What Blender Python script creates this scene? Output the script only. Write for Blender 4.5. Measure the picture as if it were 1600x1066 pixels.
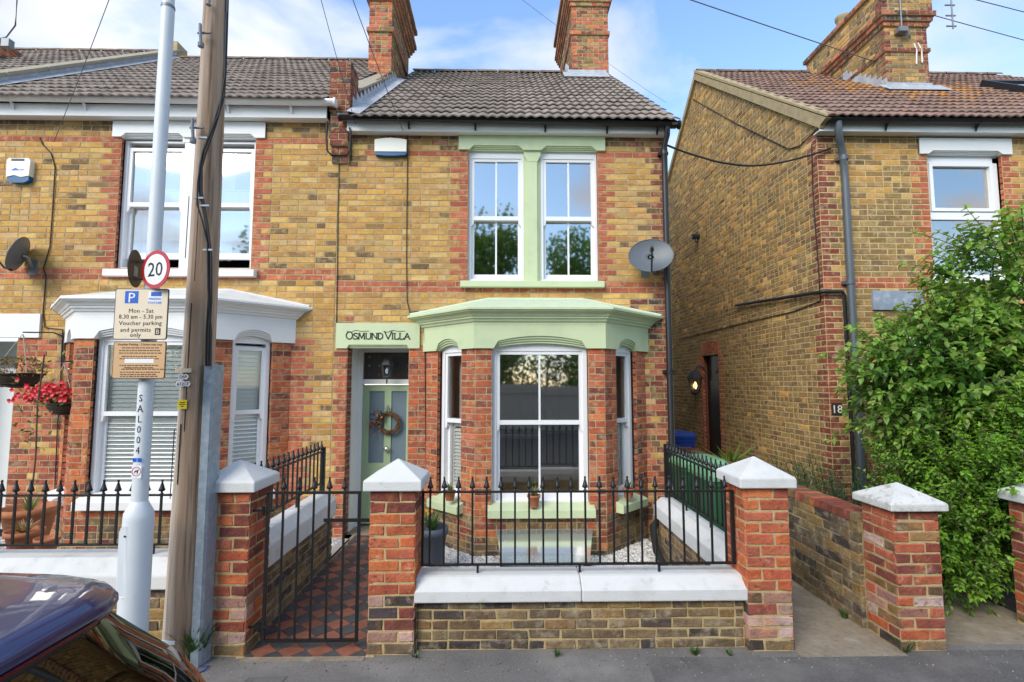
import bpy, math, random
from mathutils import Vector, Matrix, noise
R = math.radians
random.seed(7)
for o in list(bpy.data.objects):
    bpy.data.objects.remove(o)
SC = bpy.context.scene
COL = SC.collection

# ------------------------------------------------------------------ camera
F_PX, CX, CY = 800.0, 800.0, 533.0            # photograph is 1600 x 1066
CAM = Vector((0, 0, 1.86))
YAW, PITCH = R(1.1), R(4.65)
FWD = Vector((math.sin(YAW)*math.cos(PITCH), math.cos(YAW)*math.cos(PITCH), math.sin(PITCH)))
RGT = Vector((math.cos(YAW), -math.sin(YAW), 0))
UPV = RGT.cross(FWD)
cd = bpy.data.cameras.new('camera')
cd.sensor_width = 36.0
cd.lens = 36.0*F_PX/1600.0
cd.clip_start, cd.clip_end = 0.05, 3000
cam = bpy.data.objects.new('camera', cd)
COL.objects.link(cam)
cam.matrix_world = Matrix(((RGT.x, UPV.x, -FWD.x, CAM.x), (RGT.y, UPV.y, -FWD.y, CAM.y), (RGT.z, UPV.z, -FWD.z, CAM.z), (0, 0, 0, 1)))
SC.camera = cam

# ------------------------------------------------------------------ sky, sun, exposure
SUN_EL, SUN_AZ = R(36), R(216)                # azimuth measured from +Y (towards the houses) clockwise
W = bpy.data.worlds.new('World')
SC.world = W
W.use_nodes = True
wn, wl = W.node_tree.nodes, W.node_tree.links
wn.clear()
out = wn.new('ShaderNodeOutputWorld')
bg = wn.new('ShaderNodeBackground')
bg.inputs[1].default_value = 0.135
sky = wn.new('ShaderNodeTexSky')
sky.sky_type = 'NISHITA'
sky.sun_disc = False
sky.sun_elevation = SUN_EL
sky.sun_rotation = SUN_AZ
sky.air_density, sky.dust_density, sky.ozone_density = 1.15, 0.15, 3.5
tc = wn.new('ShaderNodeTexCoord')
sep = wn.new('ShaderNodeSeparateXYZ')
wl.new(tc.outputs['Generated'], sep.inputs[0])
mx = wn.new('ShaderNodeMath'); mx.operation = 'MAXIMUM'; mx.inputs[1].default_value = 0.0
wl.new(sep.outputs[2], mx.inputs[0])
ad = wn.new('ShaderNodeMath'); ad.operation = 'ADD'; ad.inputs[1].default_value = 0.25
wl.new(mx.outputs[0], ad.inputs[0])
dv = wn.new('ShaderNodeVectorMath'); dv.operation = 'DIVIDE'
cmb = wn.new('ShaderNodeCombineXYZ')
for k in range(3):
    wl.new(ad.outputs[0], cmb.inputs[k])
wl.new(tc.outputs['Generated'], dv.inputs[0]); wl.new(cmb.outputs[0], dv.inputs[1])
mp = wn.new('ShaderNodeMapping')
mp.inputs['Location'].default_value = (21.0, -3.0, 5.0)
mp.inputs['Scale'].default_value = (1.0, 1.15, 1.5)
wl.new(dv.outputs[0], mp.inputs[0])
nz = wn.new('ShaderNodeTexNoise')
nz.inputs['Scale'].default_value = 2.1; nz.inputs['Detail'].default_value = 9; nz.inputs['Roughness'].default_value = 0.52
nz.inputs['Distortion'].default_value = 0.25
wl.new(mp.outputs[0], nz.inputs['Vector'])
rp = wn.new('ShaderNodeValToRGB')
rp.color_ramp.elements[0].position = 0.45; rp.color_ramp.elements[0].color = (0.0, 0.0, 0.0, 1)
rp.color_ramp.elements[1].position = 0.63; rp.color_ramp.elements[1].color = (1, 1, 1, 1)
wl.new(nz.outputs[0], rp.inputs[0])
nz2 = wn.new('ShaderNodeTexNoise')
nz2.inputs['Scale'].default_value = 1.7; nz2.inputs['Detail'].default_value = 5
wl.new(mp.outputs[0], nz2.inputs['Vector'])
crp = wn.new('ShaderNodeValToRGB')                 # cloud body: grey-blue hollows to white tops
crp.color_ramp.elements[0].position = 0.35; crp.color_ramp.elements[0].color = (2.35, 2.5, 2.9, 1)
crp.color_ramp.elements[1].position = 0.62; crp.color_ramp.elements[1].color = (3.3, 3.36, 3.5, 1)
wl.new(nz2.outputs[0], crp.inputs[0])
mixw = wn.new('ShaderNodeMix'); mixw.data_type = 'RGBA'
wl.new(rp.outputs[0], mixw.inputs['Factor'])
wl.new(sky.outputs[0], mixw.inputs['A']); wl.new(crp.outputs[0], mixw.inputs['B'])
wl.new(mixw.outputs['Result'], bg.inputs[0]); wl.new(bg.outputs[0], out.inputs[0])

sd = bpy.data.lights.new('sun', 'SUN')
sd.energy, sd.angle, sd.color = 1.35, R(34), (1.0, 0.93, 0.81)
sun = bpy.data.objects.new('sun', sd)
COL.objects.link(sun)
S_DIR = Vector((math.sin(SUN_AZ)*math.cos(SUN_EL), math.cos(SUN_AZ)*math.cos(SUN_EL), math.sin(SUN_EL)))
sun.rotation_euler = S_DIR.to_track_quat('Z', 'Y').to_euler()
sun.location = (-6, -14, 20)
SC.view_settings.view_transform = 'Standard'
SC.view_settings.look = 'None'
SC.view_settings.exposure = 1.38
SC.view_settings.gamma = 1.0
SC.view_settings.use_curve_mapping = False
SC.render.engine = 'CYCLES'

# ------------------------------------------------------------------ pixel -> place helpers
def ray(x, y): return FWD*F_PX + RGT*(x-CX) - UPV*(y-CY)
def onY(x, y, Y):
    d = ray(x, y); return CAM + d*(Y/d.y)
def onZ(x, y, Z):
    d = ray(x, y); return CAM + d*((Z-CAM.z)/d.z)
def onX(x, y, X):
    d = ray(x, y); return CAM + d*(X/d.x)
def toscreen(p):
    q = Vector(p)-CAM; z = q.dot(FWD)
    if z < 0.05: return None
    return CX+F_PX*q.dot(RGT)/z, CY-F_PX*q.dot(UPV)/z, z

# ------------------------------------------------------------------ object helpers
def tag(o, label, cat, group=None):
    o['label'] = label; o['category'] = cat
    if group: o['group'] = group
    return o
def setpar(o, parent):
    if parent is None: return
    o.parent = parent
    m = Matrix.Identity(4); p = parent
    m = parent.get('_w') and Matrix.Translation(Vector(parent['_w'])) or m
    o.matrix_parent_inverse = m.inverted()
def thing(name, label, cat, loc=(0, 0, 0), group=None):
    o = bpy.data.objects.new(name, None)
    o.empty_display_size = 0.2
    COL.objects.link(o); o.location = loc; WORLD_LOC[o.name] = Vector(loc)
    return tag(o, label, cat, group)
WORLD_LOC = {}
def link(name, me, parent=None, M=None):
    o = bpy.data.objects.new(name, me); COL.objects.link(o)
    if parent is not None:
        o.parent = parent
        L = WORLD_LOC.get(parent.name)
        if L is not None: o.matrix_parent_inverse = Matrix.Translation(-L)
    if M is not None: o.matrix_basis = M
    return o

class Plane:
    """u along U, v up, w outwards"""
    def __init__(s, O, U, N): s.O, s.U, s.N = Vector(O), Vector(U).normalized(), Vector(N).normalized()
    def p(s, u, v, w=0): return s.O + s.U*u + Vector((0, 0, v)) + s.N*w
class MB:
    def __init__(s): s.v, s.f, s.c, s.sm = [], [], [], []
    def add(s, vs, fs, c=None, smooth=False):
        b = len(s.v)
        s.v += [tuple(x) for x in vs]
        s.f += [tuple(b+i for i in f) for f in fs]
        s.c += [c or (1, 1, 1)]*len(vs)
        s.sm += [smooth]*len(fs)
        return s
    def hexa(s, p, c=None):
        return s.add(p, [(3, 2, 1, 0), (4, 5, 6, 7), (0, 1, 5, 4), (1, 2, 6, 5), (2, 3, 7, 6), (3, 0, 4, 7)], c)
    def box(s, x0, x1, y0, y1, z0, z1, c=None):
        return s.hexa([(x0, y0, z0), (x1, y0, z0), (x1, y1, z0), (x0, y1, z0), (x0, y0, z1), (x1, y0, z1), (x1, y1, z1), (x0, y1, z1)], c)
    def pbox(s, pl, u0, u1, v0, v1, w0, w1, c=None):
        return s.hexa([pl.p(u0, v0, w1), pl.p(u1, v0, w1), pl.p(u1, v0, w0), pl.p(u0, v0, w0), pl.p(u0, v1, w1), pl.p(u1, v1, w1), pl.p(u1, v1, w0), pl.p(u0, v1, w0)], c)
    def prism(s, poly, fn, d0, d1, c=None):
        n = len(poly)
        vs = [fn(a, b, d1) for a, b in poly] + [fn(a, b, d0) for a, b in poly]
        fs = [tuple(range(n)), tuple(range(2*n-1, n-1, -1))] + [(i+n, (i+1) % n+n, (i+1) % n, i) for i in range(n)]
        return s.add(vs, fs, c)
    def tube(s, pts, r, n=8, cap=True, c=None):
        pts = [Vector(p) for p in pts]
        rs = r if isinstance(r, (list, tuple)) else [r]*len(pts)
        vs, fs = [], []
        ref = None
        for i, p in enumerate(pts):
            t = (pts[min(i+1, len(pts)-1)]-pts[max(i-1, 0)])
            if t.length < 1e-9: t = Vector((0, 0, 1))
            t.normalize()
            if ref is None: ref = Vector((0, 0, 1)) if abs(t.z) < 0.9 else Vector((1, 0, 0))
            a = t.cross(ref)
            if a.length < 1e-4: a = t.cross(Vector((0, 1, 0)))
            a.normalize(); b = a.cross(t); ref = b.cross(a) if False else ref
            for k in range(n):
                th = 2*math.pi*k/n
                vs.append(p+(a*math.cos(th)+b*math.sin(th))*rs[i])
        for i in range(len(pts)-1):
            for k in range(n):
                k2 = (k+1) % n
                fs.append((i*n+k, i*n+k2, (i+1)*n+k2, (i+1)*n+k))
        s.add(vs, fs, c, True)
        if cap:
            s.add(vs[:n], [tuple(range(n-1, -1, -1))], c); s.add(vs[-n:], [tuple(range(n))], c)
        return s
    def lathe(s, prof, org, n=12, M=None, c=None, smooth=True):
        org = Vector(org); vs, fs = [], []
        for r, z in prof:
            for k in range(n):
                th = 2*math.pi*k/n
                q = Vector((r*math.cos(th), r*math.sin(th), z))
                vs.append(org+(M @ q if M else q))
        for i in range(len(prof)-1):
            for k in range(n):
                k2 = (k+1) % n
                fs.append((i*n+k, i*n+k2, (i+1)*n+k2, (i+1)*n+k))
        s.add(vs, fs, c, smooth)
        s.add(vs[:n], [tuple(range(n-1, -1, -1))], c); s.add(vs[-n:], [tuple(range(n))], c)      # caps keep their own corners
        return s
    def mesh(s, name, mat, useattr=True):
        me = bpy.data.meshes.new(name)
        me.from_pydata(s.v, [], s.f)
        if useattr:
            at = me.attributes.new('col', 'FLOAT_COLOR', 'POINT')
            at.data.foreach_set('color', [x for c in s.c for x in (c[0], c[1], c[2], 1.0)])
        me.polygons.foreach_set('use_smooth', s.sm)
        me.materials.append(mat if not isinstance(mat, str) else M_[mat])
        me.update()
        return me
    def build(s, name, mat, parent=None):
        o = link(name, s.mesh(name, mat), parent)
        bw = {'coping': 0.010, 'cap': 0.007, 'sill': 0.006, 'coping_stone': 0.008, 'body': 0, 'lintel': 0.0}.get(name, 0)
        if bw:
            m = o.modifiers.new('bevel', 'BEVEL'); m.width = bw; m.segments = 2; m.limit_method = 'ANGLE'; m.angle_limit = R(35)
        return o

def lin(r, g, b):
    f = lambda x: (x/255/12.92) if x/255 <= 0.04045 else ((x/255+0.055)/1.055)**2.4
    return (f(r), f(g), f(b))

# ------------------------------------------------------------------ materials
M_ = {}
def mat(name, base=(0.5, 0.5, 0.5), rough=0.7, metal=0.0, attr=False, var=0.0, nscale=20.0, bump=0.0, bscale=60.0, spec=0.5,
        dirt=None, dirt_scale=3.0, dirt_amt=0.4, objrand=0.0, stretch=None, coat=0.0):
    m = bpy.data.materials.new(name); m.use_nodes = True
    nt = m.node_tree; N, L = nt.nodes, nt.links
    b = N['Principled BSDF']
    b.inputs['Roughness'].default_value = rough; b.inputs['Metallic'].default_value = metal
    b.inputs['Specular IOR Level'].default_value = spec
    if coat: b.inputs['Coat Weight'].default_value = coat; b.inputs['Coat Roughness'].default_value = 0.03
    tcn = N.new('ShaderNodeNewGeometry'); src = tcn.outputs['Position']
    if stretch:
        mpn = N.new('ShaderNodeMapping'); mpn.inputs['Scale'].default_value = stretch
        L.new(src, mpn.inputs[0]); src = mpn.outputs[0]
    if attr:
        a = N.new('ShaderNodeAttribute'); a.attribute_name = 'col'; cur = a.outputs['Color']
    else:
        c = N.new('ShaderNodeRGB'); c.outputs[0].default_value = (*base, 1); cur = c.outputs[0]
    def mixc(fac_sock, A, B, mode='MIX'):
        x = N.new('ShaderNodeMix'); x.data_type = 'RGBA'; x.blend_type = mode
        if isinstance(fac_sock, float): x.inputs['Factor'].default_value = fac_sock
        else: L.new(fac_sock, x.inputs['Factor'])
        for k, q in (('A', A), ('B', B)):
            if isinstance(q, tuple): x.inputs[k].default_value = (*q, 1)
            else: L.new(q, x.inputs[k])
        return x.outputs['Result']
    def noisef(sc, lo, hi, det=5.0):
        n = N.new('ShaderNodeTexNoise'); n.inputs['Scale'].default_value = sc; n.inputs['Detail'].default_value = det
        n.inputs['Roughness'].default_value = 0.6
        L.new(src, n.inputs['Vector'])
        r = N.new('ShaderNodeMapRange'); r.inputs[1].default_value = lo; r.inputs[2].default_value = hi
        L.new(n.outputs[0], r.inputs[0]); return r.outputs[0]
    if var:
        cur = mixc(noisef(nscale, 0.3, 0.7), cur, mixc(1.0, cur, (1-var,)*3, 'MULTIPLY'))
    if objrand:
        oi = N.new('ShaderNodeObjectInfo')
        r = N.new('ShaderNodeMapRange'); r.inputs[3].default_value = 1-objrand; r.inputs[4].default_value = 1+objrand*0.6
        L.new(oi.outputs['Random'], r.inputs[0])
        hv = N.new('ShaderNodeHueSaturation'); L.new(r.outputs[0], hv.inputs['Value']); L.new(cur, hv.inputs['Color']); cur = hv.outputs[0]
    if dirt:
        for q in (dirt if isinstance(dirt, list) else [dirt]):
            dc, ds, lo, hi, amt = q
            f = N.new('ShaderNodeMath'); f.operation = 'MULTIPLY'; f.inputs[1].default_value = amt
            L.new(noisef(ds, lo, hi, 8.0), f.inputs[0]); cur = mixc(f.outputs[0], cur, dc)
    L.new(cur, b.inputs['Base Color'])
    if bump:
        n = N.new('ShaderNodeTexNoise'); n.inputs['Scale'].default_value = bscale; n.inputs['Detail'].default_value = 6
        L.new(src, n.inputs['Vector'])
        bp = N.new('ShaderNodeBump'); bp.inputs['Strength'].default_value = bump; bp.inputs['Distance'].default_value = 0.01
        L.new(n.outputs[0], bp.inputs['Height']); L.new(bp.outputs[0], b.inputs['Normal'])
    M_[name] = m
    return m
mat('brick', attr=True, rough=0.9, var=0.26, nscale=24, bump=0.6, bscale=80, spec=0.2,
    dirt=[((0.66, 0.52, 0.29), 15.0, 0.50, 0.72, 0.50), ((0.40, 0.22, 0.08), 11.0, 0.56, 0.76, 0.35), ((0.085, 0.062, 0.042), 62.0, 0.63, 0.72, 0.55), ((0.14, 0.10, 0.065), 1.3, 0.54, 0.80, 0.32)])
mat('brick_old', attr=True, rough=0.92, var=0.35, nscale=22, bump=0.9, bscale=60, spec=0.2,
    dirt=[((0.46, 0.38, 0.26), 13.0, 0.50, 0.70, 0.55), ((0.06, 0.05, 0.04), 34.0, 0.58, 0.70, 0.75), ((0.50, 0.46, 0.38), 3.0, 0.58, 0.76, 0.35), ((0.07, 0.06, 0.05), 2.2, 0.54, 0.8, 0.4)])
mat('brick_pier', attr=True, rough=0.9, var=0.32, nscale=14, bump=0.9, bscale=50, spec=0.2,
    dirt=[((0.66, 0.26, 0.09), 8.0, 0.52, 0.72, 0.45), ((0.09, 0.04, 0.035), 24.0, 0.57, 0.68, 0.65), ((0.66, 0.50, 0.40), 10.0, 0.62, 0.76, 0.55)])
mat('mortar', lin(186, 166, 128), 0.95, var=0.3, nscale=14, bump=0.6, bscale=120, spec=0.1, dirt=((0.20, 0.16, 0.11), 2.0, 0.5, 0.8, 0.45))
mat('mortar_pale', lin(200, 176, 130), 0.95, var=0.3, nscale=18, bump=0.7, bscale=110, spec=0.1, dirt=((0.2, 0.16, 0.11), 3.0, 0.5, 0.8, 0.45))
mat('mortar_sand', lin(208, 182, 132), 0.95, var=0.25, nscale=14, bump=0.5, bscale=120, spec=0.1)
mat('green_paint', (0.56, 0.64, 0.385), 0.55, var=0.06, nscale=4, bump=0.08, bscale=40, dirt=[((0.40, 0.47, 0.29), 4.0, 0.50, 0.80, 0.45), ((0.30, 0.34, 0.22), 26.0, 0.64, 0.80, 0.4)])
mat('green_roof', (0.60, 0.69, 0.50), 0.7, var=0.12, nscale=9, bump=0.3, bscale=50)
mat('door_green', (0.34, 0.45, 0.27), 0.4, var=0.05, nscale=5)
mat('white_paint', (0.80, 0.80, 0.78), 0.5, var=0.05, nscale=5, bump=0.06, bscale=40)
mat('white_masonry', (0.64, 0.64, 0.62), 0.8, var=0.07, nscale=6, bump=0.25, bscale=70, dirt=[((0.46, 0.45, 0.40), 3.0, 0.50, 0.78, 0.55), ((0.30, 0.30, 0.24), 12.0, 0.60, 0.80, 0.5), ((0.25, 0.24, 0.21), 45.0, 0.66, 0.76, 0.5)])
mat('white_weathered', (0.66, 0.65, 0.61), 0.9, var=0.15, nscale=8, bump=0.5, bscale=80, dirt=[((0.20, 0.17, 0.13), 14.0, 0.52, 0.7, 0.7), ((0.08, 0.07, 0.06), 45.0, 0.6, 0.72, 0.5)])
mat('upvc', (0.82, 0.82, 0.82), 0.3, var=0.03, nscale=4)
mat('black_metal', (0.010, 0.010, 0.011), 0.45, var=0.3, nscale=30, bump=0.15, bscale=90)
mat('black_plastic', (0.017, 0.018, 0.02), 0.42)
mat('grey_plastic', (0.095, 0.11, 0.125), 0.4, var=0.1, nscale=6)
mat('cable', (0.012, 0.012, 0.013), 0.6)
mat('cable_grey', (0.10, 0.11, 0.12), 0.6)
mat('tile_brown', (0.335, 0.275, 0.23), 0.9, var=0.35, nscale=9, bump=0.5, bscale=70, objrand=0.22, spec=0.2,
    dirt=[((0.34, 0.31, 0.26), 24.0, 0.55, 0.75, 0.55), ((0.06, 0.045, 0.04), 6.0, 0.55, 0.8, 0.5)])
mat('tile_red', (0.29, 0.185, 0.145), 0.9, var=0.3, nscale=9, bump=0.4, bscale=70, objrand=0.2, spec=0.2,
    dirt=[((0.42, 0.21, 0.05), 2.6, 0.50, 0.62, 0.0), ((0.34, 0.30, 0.24), 30.0, 0.6, 0.75, 0.4)])
def lichen(name, c, rad, colr):
    '''orange lichen that has spread round the chimney foot'''
    m = M_[name]; N, L = m.node_tree.nodes, m.node_tree.links; b = N['Principled BSDF']
    g = N.new('ShaderNodeNewGeometry'); d = N.new('ShaderNodeVectorMath'); d.operation = 'DISTANCE'; d.inputs[1].default_value = c
    sc_ = N.new('ShaderNodeVectorMath'); sc_.operation = 'MULTIPLY'; sc_.inputs[1].default_value = (1, 1, 1); L.new(g.outputs['Position'], sc_.inputs[0]); L.new(sc_.outputs[0], d.inputs[0])
    r = N.new('ShaderNodeMapRange'); r.inputs[1].default_value = rad; r.inputs[2].default_value = 0.2; r.inputs[3].default_value = -0.16; r.inputs[4].default_value = 0.16; L.new(d.outputs['Value'], r.inputs[0])
    n = N.new('ShaderNodeTexNoise'); n.inputs['Scale'].default_value = 5.0; n.inputs['Detail'].default_value = 7; L.new(g.outputs['Position'], n.inputs['Vector'])
    a = N.new('ShaderNodeMath'); a.operation = 'ADD'; L.new(r.outputs[0], a.inputs[0]); L.new(n.outputs[0], a.inputs[1])
    r2 = N.new('ShaderNodeMapRange'); r2.inputs[1].default_value = 0.50; r2.inputs[2].default_value = 0.64; r2.inputs[4].default_value = 0.8; L.new(a.outputs[0], r2.inputs[0])
    old = b.inputs['Base Color'].links[0].from_socket; x = N.new('ShaderNodeMix'); x.data_type = 'RGBA'; L.new(r2.outputs[0], x.inputs['Factor']); L.new(old, x.inputs['A']); x.inputs['B'].default_value = (*colr, 1); L.new(x.outputs['Result'], b.inputs['Base Color'])
lichen('tile_red', (7.0, 8.6, 7.0), 2.6, (0.50, 0.22, 0.035))
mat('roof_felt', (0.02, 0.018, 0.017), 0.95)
mat('verge_mortar', lin(176, 158, 120), 0.95, var=0.3, nscale=10, bump=0.6, bscale=60)
mat('ridge_tile', (0.20, 0.13, 0.09), 0.9, var=0.4, nscale=8, bump=0.5, bscale=50, dirt=((0.38, 0.33, 0.24), 9.0, 0.5, 0.75, 0.6))
mat('lead', (0.46, 0.49, 0.52), 0.55, var=0.25, nscale=10, bump=0.25, bscale=30, metal=0.15, dirt=((0.72, 0.74, 0.76), 6.0, 0.5, 0.75, 0.6))
mat('coping_stone', lin(160, 150, 128), 0.92, var=0.25, nscale=10, bump=0.5, bscale=50)
mat('asphalt', (0.225, 0.208, 0.19), 0.92, var=0.35, nscale=60, bump=0.6, bscale=220, spec=0.25,
    dirt=[((0.32, 0.30, 0.27), 1.6, 0.46, 0.68, 0.6), ((0.09, 0.085, 0.08), 2.6, 0.52, 0.75, 0.5), ((0.42, 0.40, 0.36), 130.0, 0.68, 0.76, 0.5)])
mat('asphalt_dark', (0.155, 0.145, 0.135), 0.92, var=0.35, nscale=60, bump=0.6, bscale=200, spec=0.25, dirt=[((0.26, 0.245, 0.22), 2.2, 0.46, 0.70, 0.55), ((0.42, 0.40, 0.36), 120.0, 0.66, 0.75, 0.5)])
mat('road', (0.06, 0.06, 0.06), 0.9, var=0.3, nscale=100, bump=0.5, bscale=200)
mat('concrete', lin(152, 138, 118), 0.95, var=0.25, nscale=22, bump=0.5, bscale=90, dirt=[((0.15, 0.125, 0.09), 1.7, 0.45, 0.68, 0.6), ((0.46, 0.42, 0.36), 5.0, 0.52, 0.70, 0.45), ((0.10, 0.09, 0.07), 22.0, 0.58, 0.72, 0.45)])
mat('kerbstone', (0.30, 0.29, 0.27), 0.9, var=0.2, nscale=30, bump=0.4, bscale=100)
mat('earth', (0.075, 0.055, 0.038), 0.95, var=0.4, nscale=25, bump=0.8, bscale=60)
mat('gravel', attr=True, rough=0.9, var=0.12, nscale=60)
mat('gravel_bed', (0.40, 0.39, 0.37), 0.95, var=0.3, nscale=80, bump=0.6, bscale=120)
mat('tile_path_red', (0.33, 0.12, 0.075), 0.5, var=0.3, nscale=14, bump=0.15, bscale=60, objrand=0.25, dirt=((0.16, 0.11, 0.085), 4.0, 0.5, 0.8, 0.5))
mat('tile_path_black', (0.075, 0.078, 0.085), 0.5, var=0.3, nscale=14, bump=0.15, bscale=60, objrand=0.3, dirt=((0.10, 0.09, 0.08), 4.0, 0.5, 0.8, 0.5))
mat('terracotta', (0.46, 0.165, 0.07), 0.8, var=0.2, nscale=18, bump=0.2, bscale=60)
mat('planter_grey', (0.085, 0.10, 0.13), 0.6, var=0.15, nscale=12)
mat('leaf', attr=True, rough=0.45, spec=0.4)
def leafmat(name):
    m = M_[name]; N, L = m.node_tree.nodes, m.node_tree.links
    b = N['Principled BSDF']; o = N['Material Output']; a = [n for n in N if n.bl_idname == 'ShaderNodeAttribute'][0]
    g = N.new('ShaderNodeMix'); g.data_type = 'RGBA'; g.blend_type = 'MULTIPLY'; g.inputs['Factor'].default_value = 1.0; g.inputs['B'].default_value = (1.5, 1.35, 0.6, 1)
    L.new(a.outputs['Color'], g.inputs['A'])
    t = N.new('ShaderNodeBsdfTranslucent'); L.new(g.outputs['Result'], t.inputs[0])
    x = N.new('ShaderNodeMixShader'); x.inputs[0].default_value = 0.42
    L.new(b.outputs[0], x.inputs[1]); L.new(t.outputs[0], x.inputs[2]); L.new(x.outputs[0], o.inputs[0])
leafmat('leaf')
mat('bark', (0.10, 0.075, 0.05), 0.95, var=0.4, nscale=30, bump=0.8, bscale=40)
mat('petal', attr=True, rough=0.5)
mat('wicker', (0.055, 0.036, 0.024), 0.9, var=0.5, nscale=60, bump=0.9, bscale=90)
mat('dish_grey', (0.105, 0.122, 0.135), 0.45, var=0.08, nscale=6)
mat('galv', (0.34, 0.40, 0.45), 0.5, metal=0.35, var=0.25, nscale=25, dirt=((0.52, 0.57, 0.61), 18.0, 0.5, 0.7, 0.5))
mat('galv_dark', (0.24, 0.25, 0.26), 0.5, metal=0.4, var=0.2, nscale=30)
mat('post_white', (0.66, 0.69, 0.71), 0.45, var=0.06, nscale=6, dirt=((0.40, 0.41, 0.40), 7.0, 0.6, 0.85, 0.4))
mat('pole_wood', (0.52, 0.34, 0.215), 0.9, var=0.5, nscale=5, bump=0.7, bscale=9, stretch=(5, 5, 0.18),
    dirt=[((0.55, 0.49, 0.42), 1.1, 0.44, 0.60, 0.8), ((0.10, 0.058, 0.034), 4.0, 0.54, 0.66, 0.7)])
mat('sign_cream', (0.74, 0.62, 0.45), 0.35)
mat('sign_tan', (0.62, 0.38, 0.19), 0.4, var=0.06, nscale=12)
mat('sign_white', (0.80, 0.80, 0.80), 0.3)
mat('sign_red', (0.46, 0.012, 0.02), 0.35)
mat('sign_blue', (0.006, 0.10, 0.52), 0.35)
mat('sign_black', (0.010, 0.010, 0.010), 0.45)
mat('sign_brown', (0.09, 0.045, 0.02), 0.5)
mat('sign_yellow', (0.80, 0.62, 0.01), 0.4)
mat('alarm_cream', (0.76, 0.75, 0.66), 0.35)
mat('alarm_blue', (0.010, 0.085, 0.22), 0.3)
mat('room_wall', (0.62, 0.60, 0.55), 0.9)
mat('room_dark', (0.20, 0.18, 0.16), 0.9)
mat('curtain', (0.72, 0.72, 0.70), 0.9)
mat('blind', (0.90, 0.92, 0.89), 0.6)
mat('shutter', (0.72, 0.72, 0.69), 0.5)
mat('wreath', (0.16, 0.080, 0.035), 0.9, var=0.5, nscale=60, bump=0.8, bscale=80)
mat('brass', (0.62, 0.60, 0.54), 0.25, metal=0.9)
mat('lantern_black', (0.045, 0.047, 0.05), 0.5)
mat('door_black', (0.010, 0.010, 0.011), 0.4)
mat('bin_green', (0.022, 0.12, 0.045), 0.5, var=0.1, nscale=8)
mat('bin_lid', (0.16, 0.36, 0.19), 0.5, var=0.1, nscale=8)
mat('bin_blue', (0.008, 0.055, 0.30), 0.4, var=0.1, nscale=8)
mat('plaque', (0.035, 0.025, 0.022), 0.6)
mat('plaque_blue', (0.30, 0.36, 0.45), 0.5, var=0.3, nscale=9, dirt=((0.55, 0.6, 0.66), 7.0, 0.5, 0.7, 0.6))
mat('red_reveal', (0.20, 0.075, 0.045), 0.9, var=0.3, nscale=14)
mat('dark_glass', (0.05, 0.04, 0.035), 0.3)
mat('teal', (0.10, 0.36, 0.24), 0.5)
mat('fence_wood', (0.52, 0.48, 0.43), 0.9, var=0.4, nscale=10, stretch=(6, 6, 0.6))
mat('car_paint', (0.022, 0.021, 0.085), 0.3, metal=0.25, coat=1.0)
mat('car_trim', (0.014, 0.014, 0.016), 0.35)
mat('car_red', (0.20, 0.005, 0.012), 0.15, coat=1.0)
mat('chrome', (0.75, 0.75, 0.77), 0.15, metal=1.0)
mat('tyre', (0.015, 0.015, 0.015), 0.85)
mat('rope', (0.35, 0.33, 0.30), 0.6)
mat('door_glass', (0.15, 0.20, 0.23), 0.25, var=0.06, nscale=6)
mat('lead_came', (0.03, 0.03, 0.03), 0.5)
def glassmat(name, refl, tint=(0.92, 0.95, 0.94), rough=0.0, ior=1.5):
    m = bpy.data.materials.new(name); m.use_nodes = True
    N, L = m.node_tree.nodes, m.node_tree.links
    N.clear()
    o = N.new('ShaderNodeOutputMaterial'); t = N.new('ShaderNodeBsdfTransparent'); g = N.new('ShaderNodeBsdfGlossy')
    t.inputs[0].default_value = (*tint, 1); g.inputs['Roughness'].default_value = rough
    g.inputs[0].default_value = (1.0, 0.96, 0.90, 1)
    fr = N.new('ShaderNodeFresnel'); fr.inputs[0].default_value = ior
    a = N.new('ShaderNodeMath'); a.operation = 'ADD'; a.inputs[1].default_value = refl; a.use_clamp = True
    L.new(fr.outputs[0], a.inputs[0])
    mx_ = N.new('ShaderNodeMixShader'); L.new(a.outputs[0], mx_.inputs[0]); L.new(t.outputs[0], mx_.inputs[1]); L.new(g.outputs[0], mx_.inputs[2])
    L.new(mx_.outputs[0], o.inputs[0]); M_[name] = m
glassmat('glass', 0.40, rough=0.03)
glassmat('glass_bay', 0.34, (0.97, 0.99, 0.98), 0.03)
glassmat('glass_pale', 0.05, (0.98, 1.0, 0.985), 0.03)
glassmat('glass_clear', 0.03, (0.82, 0.89, 0.87), 0.2, 1.12)
glassmat('glass_car', 0.03, (0.10, 0.11, 0.11), 0.02)
def sky_sheen(name, amt):  # whitish diffuse mix painting in the pale sky reflected by the sheet
    m = M_[name]; N, L = m.node_tree.nodes, m.node_tree.links; o = [n for n in N if n.bl_idname == 'ShaderNodeOutputMaterial'][0]
    old = o.inputs[0].links[0].from_socket; d = N.new('ShaderNodeBsdfDiffuse'); d.inputs[0].default_value = (0.66, 0.72, 0.70, 1)
    x = N.new('ShaderNodeMixShader'); x.inputs[0].default_value = amt; L.new(old, x.inputs[1]); L.new(d.outputs[0], x.inputs[2]); L.new(x.outputs[0], o.inputs[0])
glassmat('glass_cover', 0.04, (0.85, 0.92, 0.90), 0.15, 1.2); sky_sheen('glass_cover', 0.20)
def emis(name, c, s):
    m = bpy.data.materials.new(name); m.use_nodes = True
    b = m.node_tree.nodes['Principled BSDF']; b.inputs['Emission Color'].default_value = (*c, 1); b.inputs['Emission Strength'].default_value = s
    b.inputs['Base Color'].default_value = (*c, 1); M_[name] = m
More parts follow.
